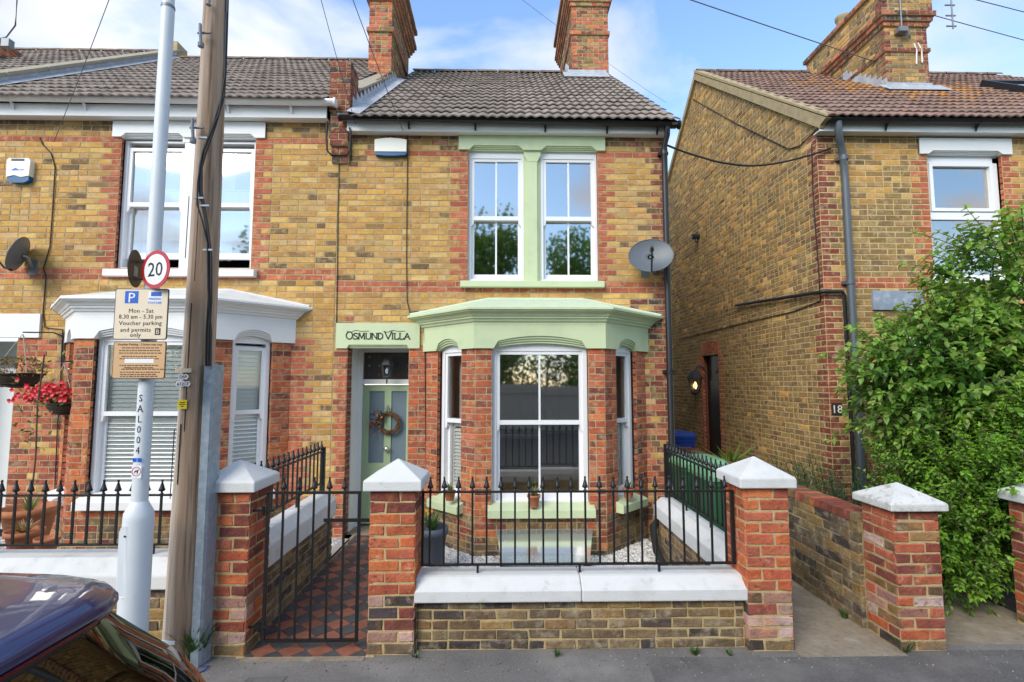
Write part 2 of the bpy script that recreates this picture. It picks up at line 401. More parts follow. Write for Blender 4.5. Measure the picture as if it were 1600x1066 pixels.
emis('bulb', (1.0, 0.62, 0.26), 1.6)

# ------------------------------------------------------------------ brickwork
CH = 0.0752                                   # course height
PAL = {
 'y': [(218, 168, 84), (208, 154, 70), (222, 182, 110), (194, 142, 70), (212, 160, 78), (204, 154, 88), (222, 178, 96), (188, 140, 80), (210, 172, 114)],
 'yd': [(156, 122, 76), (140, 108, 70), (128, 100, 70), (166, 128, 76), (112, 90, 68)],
 'b': [(166, 134, 82), (156, 124, 76), (174, 142, 90), (146, 118, 78), (162, 128, 78), (150, 124, 84), (178, 146, 90), (134, 110, 78)],
 'r': [(198, 108, 76), (188, 98, 68), (204, 116, 82), (180, 96, 72), (194, 102, 70)],
 'rd': [(148, 80, 64), (134, 74, 62), (158, 86, 68), (122, 72, 64), (152, 76, 60)],
 'o': [(214, 114, 64), (204, 102, 60), (222, 126, 70), (190, 94, 62), (178, 90, 66), (196, 98, 60)],
 'd': [(112, 96, 76), (124, 106, 80), (100, 86, 72), (134, 114, 84), (142, 118, 84), (150, 126, 88), (118, 98, 78)],
 'w': [(196, 158, 142), (184, 140, 122), (206, 178, 164), (150, 96, 80), (176, 124, 108)],
 'k': [(84, 74, 68), (96, 80, 72), (80, 72, 70)],
}
ALB = 1.0
def bcol(cls):
    if cls == 'ym': cls = 'y' if random.random() < 0.91 else 'yd'
    if cls == 'om': cls = random.choice('ooooor') if random.random() < 0.75 else 'rd'
    if cls == 'rm': cls = 'r' if random.random() < 0.78 else 'rd'
    a = lin(*random.choice(PAL[cls])); pm_ = [lin(*q) for q in PAL[cls]]
    a = [a[k]*0.72+0.28*sum(q[k] for q in pm_)/len(pm_) for k in range(3)]
    gy_ = sum(a)/3; a = [x*0.94+gy_*0.06 for x in a]
    k = ALB*random.uniform(0.84, 1.12)
    return (a[0]*k, a[1]*k*random.uniform(0.96, 1.04), a[2]*k*random.uniform(0.92, 1.06))
def brick_geo(mb, pl, u0, u1, v0, v1, cls, jit=0.0022, ch=0.004, dep=0.05, proud=0.0):
    r = lambda: random.uniform(-jit, jit)
    p = random.uniform(-0.0015, 0.0015) + proud
    c = bcol(cls)
    a = [(u0+r(), v0+r()), (u1+r(), v0+r()), (u1+r(), v1+r()), (u0+r(), v1+r())]
    b = [(a[0][0]+ch, a[0][1]+ch), (a[1][0]-ch, a[1][1]+ch), (a[2][0]-ch, a[2][1]-ch), (a[3][0]+ch, a[3][1]-ch)]
    vs = [pl.p(x, y, p+random.uniform(-jit, jit)*0.5) for x, y in b] + [pl.p(x, y, p-ch*1.2) for x, y in a] + [pl.p(x, y, -dep) for x, y in a]
    fs = [(0, 1, 2, 3)] + [(i+4, (i+1) % 4+4, (i+1) % 4, i) for i in range(4)] + [(i+8, (i+1) % 4+8, (i+1) % 4+4, i+4) for i in range(4)]
    mb.add(vs, fs, c)
    for k in range(len(mb.c)-12, len(mb.c)):
        q = random.uniform(0.82, 1.14); mb.c[k] = (c[0]*q, c[1]*q*random.uniform(0.96, 1.03), c[2]*q)
def subtract(iv, cut):
    o = []
    for a, b in iv:
        if cut[1] <= a or cut[0] >= b: o.append((a, b)); continue
        if cut[0] > a: o.append((a, cut[0]))
        if cut[1] < b: o.append((cut[1], b))
    return o
def brickwork(parent, name, pl, v0, v1, ext, cls, holes=(), forced=None, limit=300, mort='mortar', bmat='brick', ch=CH, st=0.235,
              joint=0.010, hdr=0.10, phase=0.0, jit=0.0022, recess=0.004, chf=0.004, dep=0.05, into=None):
    """one leaf of brickwork on a plane: a recessed mortar bed (part `name`) carrying single bricks"""
    mort_mb = MB(); bricks = []
    n = int(math.ceil((v1-v0)/ch-1e-6))
    for i in range(n):
        a, b = v0+i*ch, min(v0+(i+1)*ch, v1)
        vm = (a+b)/2
        e = ext(vm) if callable(ext) else ext
        if e is None or e[1]-e[0] < 0.03: continue
        free = [e]
        for h in holes:
            h = h(vm) if callable(h) else ((h[0], h[1]) if h[2] <= vm <= h[3] else None)
            if h: free = subtract(free, h)
        for s, t in free:
            mort_mb.add([pl.p(s, a, -recess), pl.p(t, a, -recess), pl.p(t, b, -recess), pl.p(s, b, -recess)], [(0, 1, 2, 3)])
        F = [f for f in (forced(i, vm) if forced else [])]
        rest = list(free)
        for (s, t, k) in F:
            for (fa, fb) in free:
                s2, t2 = max(s, fa), min(t, fb)
                if t2-s2 > 0.03:
                    bricks.append((s2+joint/2, t2-joint/2, a+joint/2, b-joint/2, k))
            rest = subtract(rest, (s, t))
        for (s, t) in rest:
            if t-s < 0.02: continue
            off = phase + (0.5*st if i % 2 else 0.0)
            k0 = math.floor((s-off)/st)
            cuts = []
            x = off+k0*st
            while x < t:
                if s+0.055 < x < t-0.055: cuts.append(x)
                if random.random() < hdr:
                    xm = x+st*0.5
                    if s+0.055 < xm < t-0.055: cuts.append(xm)
                x += st
            cuts = [s]+cuts+[t]
            for q in range(len(cuts)-1):
                um = (cuts[q]+cuts[q+1])/2
                bricks.append((cuts[q]+joint/2, cuts[q+1]-joint/2, a+joint/2, b-joint/2, cls(um, vm, i)))
    part = into if into is not None else mort_mb.build(name, mort, parent)
    def size(k):
        s = toscreen(pl.p((k[0]+k[1])/2, (k[2]+k[3])/2))
        if s is None or not (0 <= s[0] <= 1600 and 0 <= s[1] <= 1066): return -1
        return (k[1]-k[0])*(k[3]-k[2])/(s[2]**2)
    order = sorted(bricks, key=size, reverse=True)
    rest_mb = MB(); nrest = 0
    for j, k in enumerate(order):
        if j < limit and size(k) > 0:
            m1 = MB(); brick_geo(m1, pl, *k, jit=jit, ch=chf, dep=dep)
            m1.build('brick', bmat, part)
        else:
            brick_geo(rest_mb, pl, *k, jit=jit, ch=chf, dep=dep); nrest += 1
    if nrest:
        o = rest_mb.build('bricks', bmat, part); o['kind'] = 'stuff'
    return part

def xz(x, y, Y):
    p = onY(x, y, Y); return p.x, p.z
YF, YB, YP = 6.5, 5.84, 3.68
FP = Plane((0, YF, 0), (1, 0, 0), (0, -1, 0))

def offset_path(path, d):
    """offset an open plan polyline to its left-hand (street) side by d, keeping the two ends on the wall line"""
    segs = []
    for i in range(len(path)-1):
        a, b = Vector(path[i]), Vector(path[i+1])
        t = (b-a).normalized(); nrm = Vector((t.y, -t.x))
        segs.append((a+nrm*d, b+nrm*d, t))
    def isect(p, t, q, s):
        den = t.x*s.y-t.y*s.x
        k = ((q.x-p.x)*s.y-(q.y-p.y)*s.x)/den
        return p+t*k
    res = [isect(segs[0][0], segs[0][2], Vector((0, path[0][1])), Vector((1, 0)))]
    for i in range(len(segs)-1):
        res.append(isect(segs[i][0], segs[i][2], segs[i+1][0], segs[i+1][2]))
    res.append(isect(segs[-1][0], segs[-1][2], Vector((0, path[-1][1])), Vector((1, 0))))
    return res
def sweep(mb, path, prof, c=None):
    rows = [[(q.x, q.y, z) for q in offset_path(path, o)] for o, z in prof]
    n = len(path); vs = [p for r in rows for p in r]; fs = []
    for i in range(len(rows)-1):
        for k in range(n-1):
            fs.append((i*n+k, i*n+k+1, (i+1)*n+k+1, (i+1)*n+k))
    mb.add(vs, fs, c)
    return rows

def onP(x, y, pl):
    """pixel -> (u, v) on a vertical plane"""
    d = ray(x, y); t = (pl.O-CAM).dot(pl.N)/d.dot(pl.N); q = CAM+d*t
    return (q-pl.O).dot(pl.U), q.z

# ------------------------------------------------------------------ ground
def struct(o): o['kind'] = 'structure'; return o
def sheet(name, pts, z, m):
    return struct(MB().add([(x, y, z if not callable(z) else z(x, y)) for x, y in pts], [tuple(range(len(pts)))]).build(name, m))
sheet('ground', [(-400, -400), (400, -400), (400, 400), (-400, 400)], -0.13, 'earth')
sheet('road', [(-60, -6.2), (60, -6.2), (60, 1.62), (-60, 1.62)], -0.115, 'road')
g = MB().box(-60, 60, 1.75, 3.75, -0.125, 0.0); struct(g.build('pavement', 'asphalt'))
g = MB().box(-60, 60, -8.2, -6.32, -0.125, 0.0); struct(g.build('far_pavement', 'asphalt'))
for k in range(-14, 12):
    o = MB().box(k*0.92, k*0.92+0.908, 1.62, 1.747, -0.125, 0.003).build('kerb_stone' if k > -14 else 'kerb_stone', 'kerbstone')
    struct(o)
    struct(MB().box(k*0.92, k*0.92+0.908, -6.318, -6.2, -0.125, 0.003).build('kerb_stone', 'kerbstone'))

rpv = random.Random(17)
def blot(name, cx_, cy_, rx, ry, m, z=0.003, n=22, wob=0.25):
    pts = [(cx_+rx*math.cos(6.283*k/n)*(1+rpv.uniform(-wob, wob)), cy_+ry*math.sin(6.283*k/n)*(1+rpv.uniform(-wob, wob))) for k in range(n)]
    struct(MB().add([(x, y, z) for x, y in pts], [tuple(range(n))]).build(name, m))
struct(MB().add([(0.95, 3.28, 0.003), (6.0, 3.26, 0.003), (6.0, 3.66, 0.003), (2.1, 3.67, 0.003), (2.05, 3.60, 0.003), (0.98, 3.62, 0.003)], [tuple(range(6))]).build('pavement_patch', 'asphalt_dark'))
struct(MB().add([(-1.62, 3.20, 0.004), (-1.38, 3.21, 0.004), (-1.36, 3.44, 0.004), (-1.60, 3.43, 0.004)], [(0, 1, 2, 3)]).build('pavement_patch', 'asphalt_dark'))
struct(MB().box(2.04, 2.77, 3.60, 3.752, -0.02, 0.005).build('threshold_strip', 'concrete'))
grit = MB()
for _ in range(500):
    x, y, e_ = rpv.uniform(-2.0, 4.5), 3.68-abs(rpv.gauss(0, 0.16)), rpv.uniform(0.002, 0.007)
    k = rpv.choice([0.08, 0.16, 0.25, 0.4]); grit.add([(x-e_, y, 0.003), (x, y-e_, 0.003), (x+e_, y+e_*.3, 0.003), (x, y, 0.003+e_)], [(0, 1, 3), (1, 2, 3), (2, 0, 3)], (k, k*0.93, k*0.8))
go_ = grit.build('grit', 'gravel'); go_['kind'] = 'stuff'; tag(go_, 'loose grit and crumbs along the foot of the front walls', 'grit')
# alley, neighbour's path and front gardens
sheet('alley', [(2.0, 3.752), (2.82, 3.752), (2.82, 14), (2.0, 14)], -0.004, 'concrete')
sheet('side_passage', [(2.82, 3.752), (4.2, 3.752), (4.2, 14), (2.82, 14)], -0.012, 'concrete')
sheet('neighbour_garden', [(4.2, 3.752), (12, 3.752), (12, 6.6), (4.2, 6.6)], -0.006, 'earth')
sheet('front_garden', [(-0.86, 3.95), (1.80, 3.95), (1.80, 6.6), (-0.86, 6.6)], -0.055, 'gravel_bed')
sheet('left_front_garden', [(-9, 3.95), (-1.86, 3.95), (-1.86, 6.6), (-9, 6.6)], -0.03, 'gravel_bed')
rg = random.Random(3)
def pebbles(name, x0, x1, y0, y1, z, n, smin, smax, keep=None):
    mb = MB()
    for _ in range(n):
        x, y = rg.uniform(x0, x1), rg.uniform(y0, y1)
        if keep and not keep(x, y): continue
        s = rg.uniform(smin, smax); a = rg.uniform(0, 6.28); h = s*rg.uniform(0.5, 0.9)
        k = rg.uniform(0.42, 0.82); c = (k, k*rg.uniform(0.95, 1.0), k*rg.uniform(0.86, 0.98))
        e = [(x+math.cos(a+i*1.571)*s*rg.uniform(.7, 1.2), y+math.sin(a+i*1.571)*s*rg.uniform(.7, 1.2), z) for i in range(4)]
        mb.add(e+[(x+rg.uniform(-.3, .3)*s, y+rg.uniform(-.3, .3)*s, z+h)], [(0, 1, 4), (1, 2, 4), (2, 3, 4), (3, 0, 4)], c)
    o = mb.build(name, 'gravel'); o['kind'] = 'stuff'
    tag(o, 'pale stone chippings covering the ' + ('left neighbour\'s' if x1 < -1.8 else 'green bay\'s') + ' front garden', 'gravel')
pebbles('gravel', -0.86, 1.78, 4.0, 6.45, -0.055, 16000, 0.010, 0.020)
pebbles('gravel', -6.0, -1.95, 4.0, 6.45, -0.03, 9000, 0.012, 0.022)

# ------------------------------------------------------------------ windows
def sash(house, pl, u0, u1, v0, v1, vm, bars=1, rec=0.10, glass='glass', fr=0.045, st=0.045, toph=0.05, bot=0.075, m='upvc',
         gap_top=0.0, gap_bot=0.0, horns=True, meet=0.05, tilt=0.004):
    f = MB()
    w1, w0 = -rec, -rec-0.12
    f.pbox(pl, u0, u0+fr, v0, v1, w0, w1); f.pbox(pl, u1-fr, u1, v0, v1, w0, w1)
    f.pbox(pl, u0+fr, u1-fr, v1-toph, v1, w0, w1-0.002)
    f.pbox(pl, u0+fr, u1-fr, v0, v0+0.03, w0, w1+0.012)
    win = f.build('window', m, house)
    a, b = u0+fr, u1-fr
    def one(name, lo, hi, w, rb, rt, hn):
        s = MB()
        s.pbox(pl, a, a+st, lo, hi, w-0.045, w); s.pbox(pl, b-st, b, lo, hi, w-0.045, w)
        s.pbox(pl, a+st, b-st, lo, lo+rb, w-0.045, w+0.001); s.pbox(pl, a+st, b-st, hi-rt, hi, w-0.045, w+0.001)
        if hn:
            for q, d in ((a, 1), (b, -1)):
                s.prism([(q, lo), (q+d*st, lo), (q+d*st*0.75, lo-0.05), (q+d*st*0.2, lo-0.075), (q, lo-0.075)], lambda x, y, z: pl.p(x, y, z), w-0.040, w-0.002)
        s.build(name, m, win)
        gs = [a+st] + [a+st+(b-a-2*st)*(k+1)/(bars+1) for k in range(bars)] + [b-st]
        for k in range(bars):
            MB().pbox(pl, gs[k+1]-0.011, gs[k+1]+0.011, lo+rb, hi-rt, w-0.04, w-0.006).build('glazing_bar', m, win)
        for k in range(len(gs)-1):
            e0, e1 = gs[k]+(0.011 if k else 0), gs[k+1]-(0.011 if k < bars else 0)
            t1, t2 = random.uniform(-tilt, tilt), random.uniform(-tilt, tilt)
            vs = [pl.p(e0, lo+rb, w-0.026-t1), pl.p(e1, lo+rb, w-0.026+t2), pl.p(e1, hi-rt, w-0.026+t1), pl.p(e0, hi-rt, w-0.026-t2)]
            MB().add(vs, [(0, 1, 2, 3)]).build('pane', glass, win)
    one('upper_sash', vm-meet*0.5, v1-toph-gap_top, w1-0.015, meet, st, horns)
    one('lower_sash', v0+0.03+gap_bot, vm+meet*0.5, w1-0.062, bot, meet, False)
    return win
def room(house, x0, x1, y0, y1, z0, z1, m='room_wall'):
    """a plain room behind the glass: open to the street side only"""
    mb = MB()
    v = [(x0, y0, z0), (x1, y0, z0), (x1, y1, z0), (x0, y1, z0), (x0, y0, z1), (x1, y0, z1), (x1, y1, z1), (x0, y1, z1)]
    mb.add(v, [(0, 1, 2, 3), (4, 5, 6, 7), (2, 3, 7, 6), (1, 2, 6, 5), (3, 0, 4, 7)])
    return mb.build('room', m, house)
def curtain(house, pl, u0, u1, v0, v1, w, amp=0.02, wav=0.09, m='curtain', name='curtain'):
    n = int((u1-u0)/0.015)+2; vs, fs = [], []
    for i in range(n):
        u = u0+(u1-u0)*i/(n-1); d = w+amp*math.sin(u/wav*6.283+1.3*math.sin(u*9))
        vs += [pl.p(u, v0, d*1.0), pl.p(u, v1, w+(d-w)*0.7)]
    for i in range(n-1): fs.append((2*i, 2*i+2, 2*i+3, 2*i+1))
    return MB().add(vs, fs, None, True).build(name, m, house)
def blind(house, pl, u0, u1, v0, v1, w, pitch=0.048, m='blind', ang=1.12):
    mb = MB(); v = v0
    while v < v1:
        dz, dw = 0.5*pitch*1.15*math.sin(ang), 0.5*pitch*1.15*math.cos(ang)
        mb.add([pl.p(u0, v-dz, w+dw), pl.p(u1, v-dz, w+dw), pl.p(u1, v+dz, w-dw), pl.p(u0, v+dz, w-dw)], [(0, 1, 2, 3)])
        v += pitch
    mb.pbox(pl, u0, u1, v0-0.05, v0-0.02, w-0.015, w+0.015); mb.pbox(pl, u0, u1, v1, v1+0.04, w-0.02, w+0.02)
    return mb.build('blind', m, house)
def louvre(win, pl, u0, u1, v0, v1, w):
    mb = MB(); t = 0.035
    mb.pbox(pl, u0, u0+t, v0, v1, w-0.03, w); mb.pbox(pl, u1-t, u1, v0, v1, w-0.03, w)
    mb.pbox(pl, u0+t, u1-t, v0, v0+t, w-0.03, w); mb.pbox(pl, u0+t, u1-t, v1-t, v1, w-0.03, w)
    v = v0+t+0.02
    while v < v1-t:
        mb.add([pl.p(u0+t, v-0.018, w), pl.p(u1-t, v-0.018, w), pl.p(u1-t, v+0.018, w-0.03), pl.p(u0+t, v+0.018, w-0.03)], [(0, 1, 2, 3)])
        v += 0.042
    return mb.build('shutter', 'shutter', win)

def notch(c, h, vb, sh, sv, crown, n=14):
    """lower edge of a lintel from right to left: shoulder, flat arch, shoulder"""
    pts = [(c+h, vb), (c+sh, vb+sv)]
    for i in range(1, n):
        t = i/n; x = sh*(1-2*t)
        pts.append((c+x, vb+sv+(crown-sv)*(1-(x/sh)**2)))
    return pts+[(c-sh, vb+sv), (c-h, vb)]
def arched_face(mb, pl, ua, ub, vb, vt, notches, w_top, steps=4, dw=0.017, back=0.12):
    for k in range(steps):
        t = k/(steps-1)
        poly = [(ua, vt), (ub, vt), (ub, vb)]
        for (c, h0, h1, s0, s1, sv0, sv1, c0, c1) in notches:
            L_ = lambda a, b: a+(b-a)*t
            poly += notch(c, L_(h0, h1), vb, L_(s0, s1), L_(sv0, sv1), L_(c0, c1))
        poly += [(ua, vb)]
        w1 = w_top-dw*k
        mb.prism(poly, lambda x, y, z: pl.p(x, y+(0.0007*k), z), -back-0.004*k, w1)

HB, HW = 0.74, 1.395                           # half widths of a bay at its front and at the wall
def bay(house, cx, paint, roofm, glass, dz=0.0, blinds=False):
    path = [(cx-HW, YF), (cx-HB, YB), (cx+HB, YB), (cx+HW, YF)]
    pls = []
    for i in range(3):
        a, b = Vector(path[i]), Vector(path[i+1]); t = (b-a).normalized()
        pls.append((Plane((a.x, a.y, 0), (t.x, t.y, 0), (t.y, -t.x, 0)), (b-a).length))
    zb, zf, zt = -0.148, 2.255+dz, 2.545+dz
    SL = pls[0][1]
    # window openings on each face (u0, u1)
    wins = [(0.235, 0.685), (HB-0.548, HB+0.548), (SL-0.685, SL-0.235)]
    vs0, vs1 = 0.50+dz, 2.31+dz
    for i, (pl, L) in enumerate(pls):
        u0, u1 = wins[i]
        def cls(u, v, r, i=i):
            if v < 0.02: return random.choice('dkd')
            if v < 0.40: return random.choice(['d', 'yd', 'b', 'd', 'rd'] if 0.2 < u < pls[i][1]-0.2 or i != 1 else ['rd', 'o', 'd'])
            if i == 1: return 'om'
            return random.choice(['r', 'o', 'r', 'rd'])
        brickwork(house, 'bay_wall', pl, zb, zf, (0.0, L), cls, holes=[(u0, u1, 0.46+dz, 9)], limit=100, st=0.225,
                  phase=0.02*i, hdr=0.25, jit=0.0025)
        # sill
        s = MB(); e = 0.055
        s.prism([(0.10, 0.375), (0.10, 0.465), (-0.05, 0.515), (-0.10, 0.515), (-0.10, 0.375)], lambda x, y, z: pl.p(z, y+dz, x), u0-e, u1+e)
        s.build('sill', paint, house)
        w = sash(house, pl, u0, u1, vs0, vs1, 1.405+dz, bars=1 if i == 1 else 0, rec=0.075, glass=(glass if i == 1 else 'glass_pale'), fr=0.05, st=0.04, toph=0.085,
                 bot=0.085, gap_top=0.045 if blinds and i == 2 else 0.0)
        if blinds:
            blind(house, pl, u0+0.06, u1-0.06, 0.64+dz, 2.16+dz, -0.17)
        elif i != 1:
            louvre(w, pl, u0+0.07, u1-0.07, 0.60, 1.36, -0.19)
            curtain(w, pl, u0+0.07, u0+0.15 if i == 2 else u0+0.17, 1.36, 2.2, -0.30, amp=0.012, m='room_wall')
    # frieze with moulded flat arches, cornice and roof
    fr = MB()
    for i, (pl, L) in enumerate(pls):
        u0, u1 = wins[i]; c, h = (u0+u1)/2, (u1-u0)/2
        ex = 0.0118
        a, b = (-0.0 if i == 0 else -ex), (L+0.0 if i == 2 else L+ex)
        if i == 0: a = -0.03
        if i == 2: b = L+0.03
        nt = (c, h*0.97, h, h*(0.87 if i == 1 else 0.80), h*0.995, 0.085, 0.006, 0.142 if i == 1 else 0.135, 0.060)
        arched_face(fr, pl, a, b, zf-0.005, zt, [nt], 0.03)
    fr.build('bay_frieze', paint, house)
    co = MB()
    prof = [(-0.03, zt-0.02), (0.032, zt-0.02), (0.032, zt), (0.05, zt+0.012), (0.062, zt+0.04), (0.078, zt+0.046), (0.078, zt+0.066), (0.092, zt+0.070),
            (0.105, zt+0.092), (0.135, zt+0.112), (0.155, zt+0.118), (0.155, zt+0.130), (0.175, zt+0.134), (0.175, zt+0.156), (0.168, zt+0.166)]
    sweep(co, path, prof)
    co.build('bay_cornice', paint, house)
    e = offset_path(path, 0.170)
    z1, zw = zt+0.162, 2.925+dz
    aL, aR = (cx-0.62, YF-0.004, zw), (cx+0.60, YF-0.004, zw)
    vs = [(q.x, q.y, z1) for q in e]+[aL, aR, (e[0].x, YF-0.004, z1), (e[3].x, YF-0.004, z1)]
    MB().add(vs, [(1, 2, 5, 4), (0, 1, 4), (2, 3, 5)]).build('bay_roof', roofm, house)
    MB().tube([aL, aR], 0.022, 6).tube([(e[0].x+0.03, YF-0.01, z1+0.01), aL], 0.022, 6).tube([aR, (e[3].x-0.03, YF-0.01, z1+0.01)], 0.022, 6).build('roof_fillet', roofm, house)
    room(house, cx-HW+0.03, cx+HW-0.03, YF+0.02, YF+3.6, -0.1+dz, 2.55+dz)
    fl = MB().prism([(cx-HW+.1, YF), (cx-HB+.06, YB+.12), (cx+HB-.06, YB+.12), (cx+HW-.1, YF)], lambda x, y, z: (x, y, z), 0.30+dz, 0.36+dz)
    fl.prism([(cx-HW+.1, YF), (cx-HB+.06, YB+.12), (cx+HB-.06, YB+.12), (cx+HW-.1, YF)], lambda x, y, z: (x, y, z), 2.30+dz, 2.36+dz)
    fl.build('bay_floor', 'room_wall', house)
    return path, pls

# ------------------------------------------------------------------ roofs
EY, EZ0, RY, RZ0 = 6.225, 5.185, 10.45, 8.45
EZ, RZ = EZ0, RZ0
SD = Vector((0, RY-EY, RZ-EZ)); SLEN = SD.length; SD.normalize()
SN = Vector((0, -SD.z, SD.y))
def tile_mesh(m, name, amp=0.019, wid=0.24, length=0.375, thick=0.016):
    mb = MB(); n = 17; prof = []
    for i in range(n):
        x = wid*i/(n-1)+0.003
        ph = (x/0.12) % 1.0
        prof.append((x, amp*(0.5-0.5*math.cos(2*math.pi*ph))**0.8))
    top = [(x, 0, z+0.032) for x, z in prof]+[(x, length, z+0.004) for x, z in prof]
    vs = top+[(x, 0, z+0.032-thick) for x, z in prof]+[(x, length*0.5, z) for x, z in prof]
    fs = []
    for i in range(n-1):
        fs.append((i, i+1, n+i+1, n+i))
        fs.append((2*n+i, 2*n+i+1, i+1, i))
        fs.append((3*n+i, 3*n+i+1, 2*n+i+1, 2*n+i))
    mb.add(vs, fs, None, False)
    return mb.mesh(name, m)
def roof(house, x0, x1, m, limit=300, rows=16, jseed=1, dz=0.0):
    EZ, RZ = EZ0+dz, RZ0+dz
    rr = random.Random(jseed)
    b = MB()
    b.add([(x0, EY+0.02, EZ-0.005), (x1, EY+0.02, EZ-0.005), (x1, RY, RZ-0.01), (x0, RY, RZ-0.01), (x0, 2*RY-EY, EZ), (x1, 2*RY-EY, EZ)], [(0, 1, 2, 3), (3, 2, 5, 4)])
    part = b.build('roof', 'roof_felt', house)
    me = tile_mesh(m, 'roof_tile')
    gauge = SLEN/rows; n = int(round((x1-x0)/0.24)); w = (x1-x0)/n
    spots = []
    for r in range(rows):
        for k in range(n):
            p = Vector((x0+k*w, EY, EZ)) + SD*(r*gauge-0.03)
            s = toscreen(p)
            vis = s is not None and -20 < s[0] < 1620 and -20 < s[1] < 1066
            spots.append((0 if vis else 1, s[2] if s else 99, p))
    spots.sort(key=lambda q: (q[0], q[1]))
    rest = MB(); src_v = [v.co.copy() for v in me.vertices]; src_f = [tuple(q.vertices) for q in me.polygons]; nr = 0
    for j, (hid, d, p) in enumerate(spots):
        Mx = Matrix(((w/0.24, 0, 0, p.x), (0, SD.y, SN.y, p.y), (0, SD.z, SN.z, p.z), (0, 0, 0, 1)))
        Mx = Mx @ Matrix.Rotation(rr.uniform(-0.006, 0.006), 4, 'Z') @ Matrix.Translation((rr.uniform(-.002, .002), rr.uniform(-.006, .006), rr.uniform(-0.002, 0.004)))
        if j < limit and not hid:
            link('roof_tile', me, part, Mx)
        else:
            rest.add([Mx @ v for v in src_v], src_f); nr += 1
    if nr:
        o = rest.build('roof_tiles', m, part); o['kind'] = 'stuff'
    # ridge tiles
    k = x0
    while k < x1-0.05:
        e = min(k+0.45, x1)
        mb = MB(); vs = []
        for x, rr_ in ((k+0.006, 0.12), (e-0.006, 0.115)):
            for i in range(9):
                th = math.pi*i/8
                vs.append((x, RY-math.cos(th)*rr_*1.05, RZ-0.03+math.sin(th)*rr_*0.75))
        mb.add(vs, [(i, i+1, 10+i, 9+i) for i in range(8)], None, True)
        mb.build('ridge_tile', 'ridge_tile', part); k = e
    return part
def gutter(house, x0, x1, y, z0, z1, m, r=0.058, brackets=(), shape=True):
    mb = MB(); n = 9; vs = []
    for x, z in ((x0, z0), (x1, z1)):
        for i in range(n):
            th = math.pi*i/(n-1)
            vs.append((x, y-math.cos(th)*r, z-math.sin(th)*r))
        vs += [(x, y+r-0.006, z), (x, y, z-r+0.008), (x, y-r+0.006, z)]
    k = n+3
    fs = [(i, i+1, k+i+1, k+i) for i in range(n+2)]+[(n+2, 0, k, k+n+2)]
    mb.add(vs, fs, None, True)
    for x, zz in ((x0, z0), (x1, z1)):
        mb.tube([(x-0.012, y, zz-0.02), (x+0.012, y, zz-0.02)], r*0.98, 12)
    o = mb.build('gutter', m, house)
    for b in brackets:
        zz = z0+(z1-z0)*(b-x0)/(x1-x0)
        bm = MB(); vs = []
        for xx in (b-0.012, b+0.012):
            for i in range(n):
                th = math.pi*i/(n-1); vs.append((xx, y-math.cos(th)*(r+0.006), zz-math.sin(th)*(r+0.006)))
        bm.add(vs, [(i, i+1, n+i+1, n+i) for i in range(n-1)])
        bm.prism([(y+0.02, zz-r), (y+0.06, zz-r), (y+0.06, zz-r-0.075)], lambda a, c, d: (d, a, c), b-0.012, b+0.012)
        bm.build('gutter_bracket', m, o)
    return o
def downpipe(house, pts, r, m, collars=()):
    o = MB().tube(pts, r, 12).build('downpipe', m, house)
    for c in collars:
        MB().tube([(c[0], c[1], c[2]-0.03), (c[0], c[1], c[2]+0.03)], r*1.22, 12).build('pipe_collar', m, o)
        MB().box(c[0]-r*1.7, c[0]+r*1.7, c[1]+r*0.6, YF-0.003, c[2]-0.02, c[2]+0.02).build('pipe_bracket', m, o)
    return o

def chimney(house, x0, x1, y0, y1, slabs, cls, sides=('front', 'left', 'right'), limit=150, lead=None, mort='mortar'):
    core = MB()
    for za, zb_, pr in slabs:
        core.box(x0-pr+0.005, x1+pr-0.005, y0-pr+0.005, y1+pr-0.005, za, zb_)
    part = core.build('chimney', mort, house)
    for za, zb_, pr in slabs:
        n = max(1, int(round((zb_-za)/CH))); chh = (zb_-za)/n
        for s in sides:
            if s == 'front': pl, L = Plane((x0-pr, y0-pr, 0), (1, 0, 0), (0, -1, 0)), x1-x0+2*pr
            elif s == 'right': pl, L = Plane((x1+pr, y0-pr, 0), (0, 1, 0), (1, 0, 0)), y1-y0+2*pr
            else: pl, L = Plane((x0-pr, y1+pr, 0), (0, -1, 0), (-1, 0, 0)), y1-y0+2*pr
            brickwork(None, '', pl, za, zb_, (0, L), (lambda u, v, r, s=s, L=L, pr=(pr if zb_-za < 0.12 else 0.0): cls(u, v, s, L, pr)), into=part, limit=limit, ch=chh, st=0.225, hdr=0.3, jit=0.003)
    return part

# ------------------------------------------------------------------ the houses
V0 = 3.01-42*CH                                # brick coursing shared by the terrace
def alt(i, a=0.235, b=0.118): return a if i % 2 else b
def fascia(house, x0, x1, z0, z1, m='white_paint', y=6.37, soff=True):
    mb = MB().box(x0, x1, y, y+0.02, z0, z1)
    mb.box(x0, x1, y+0.021, YF-0.002, z0+0.004, z0+0.018)
    MB().box(x0+0.01, x1-0.01, YF-0.10, YF-0.08, z0+0.02, z1+0.10).build('eaves_blocker', 'roof_felt', house)  # added dark blocker that shuts out sky between fascia and tiles
    return mb.build('fascia', m, house)

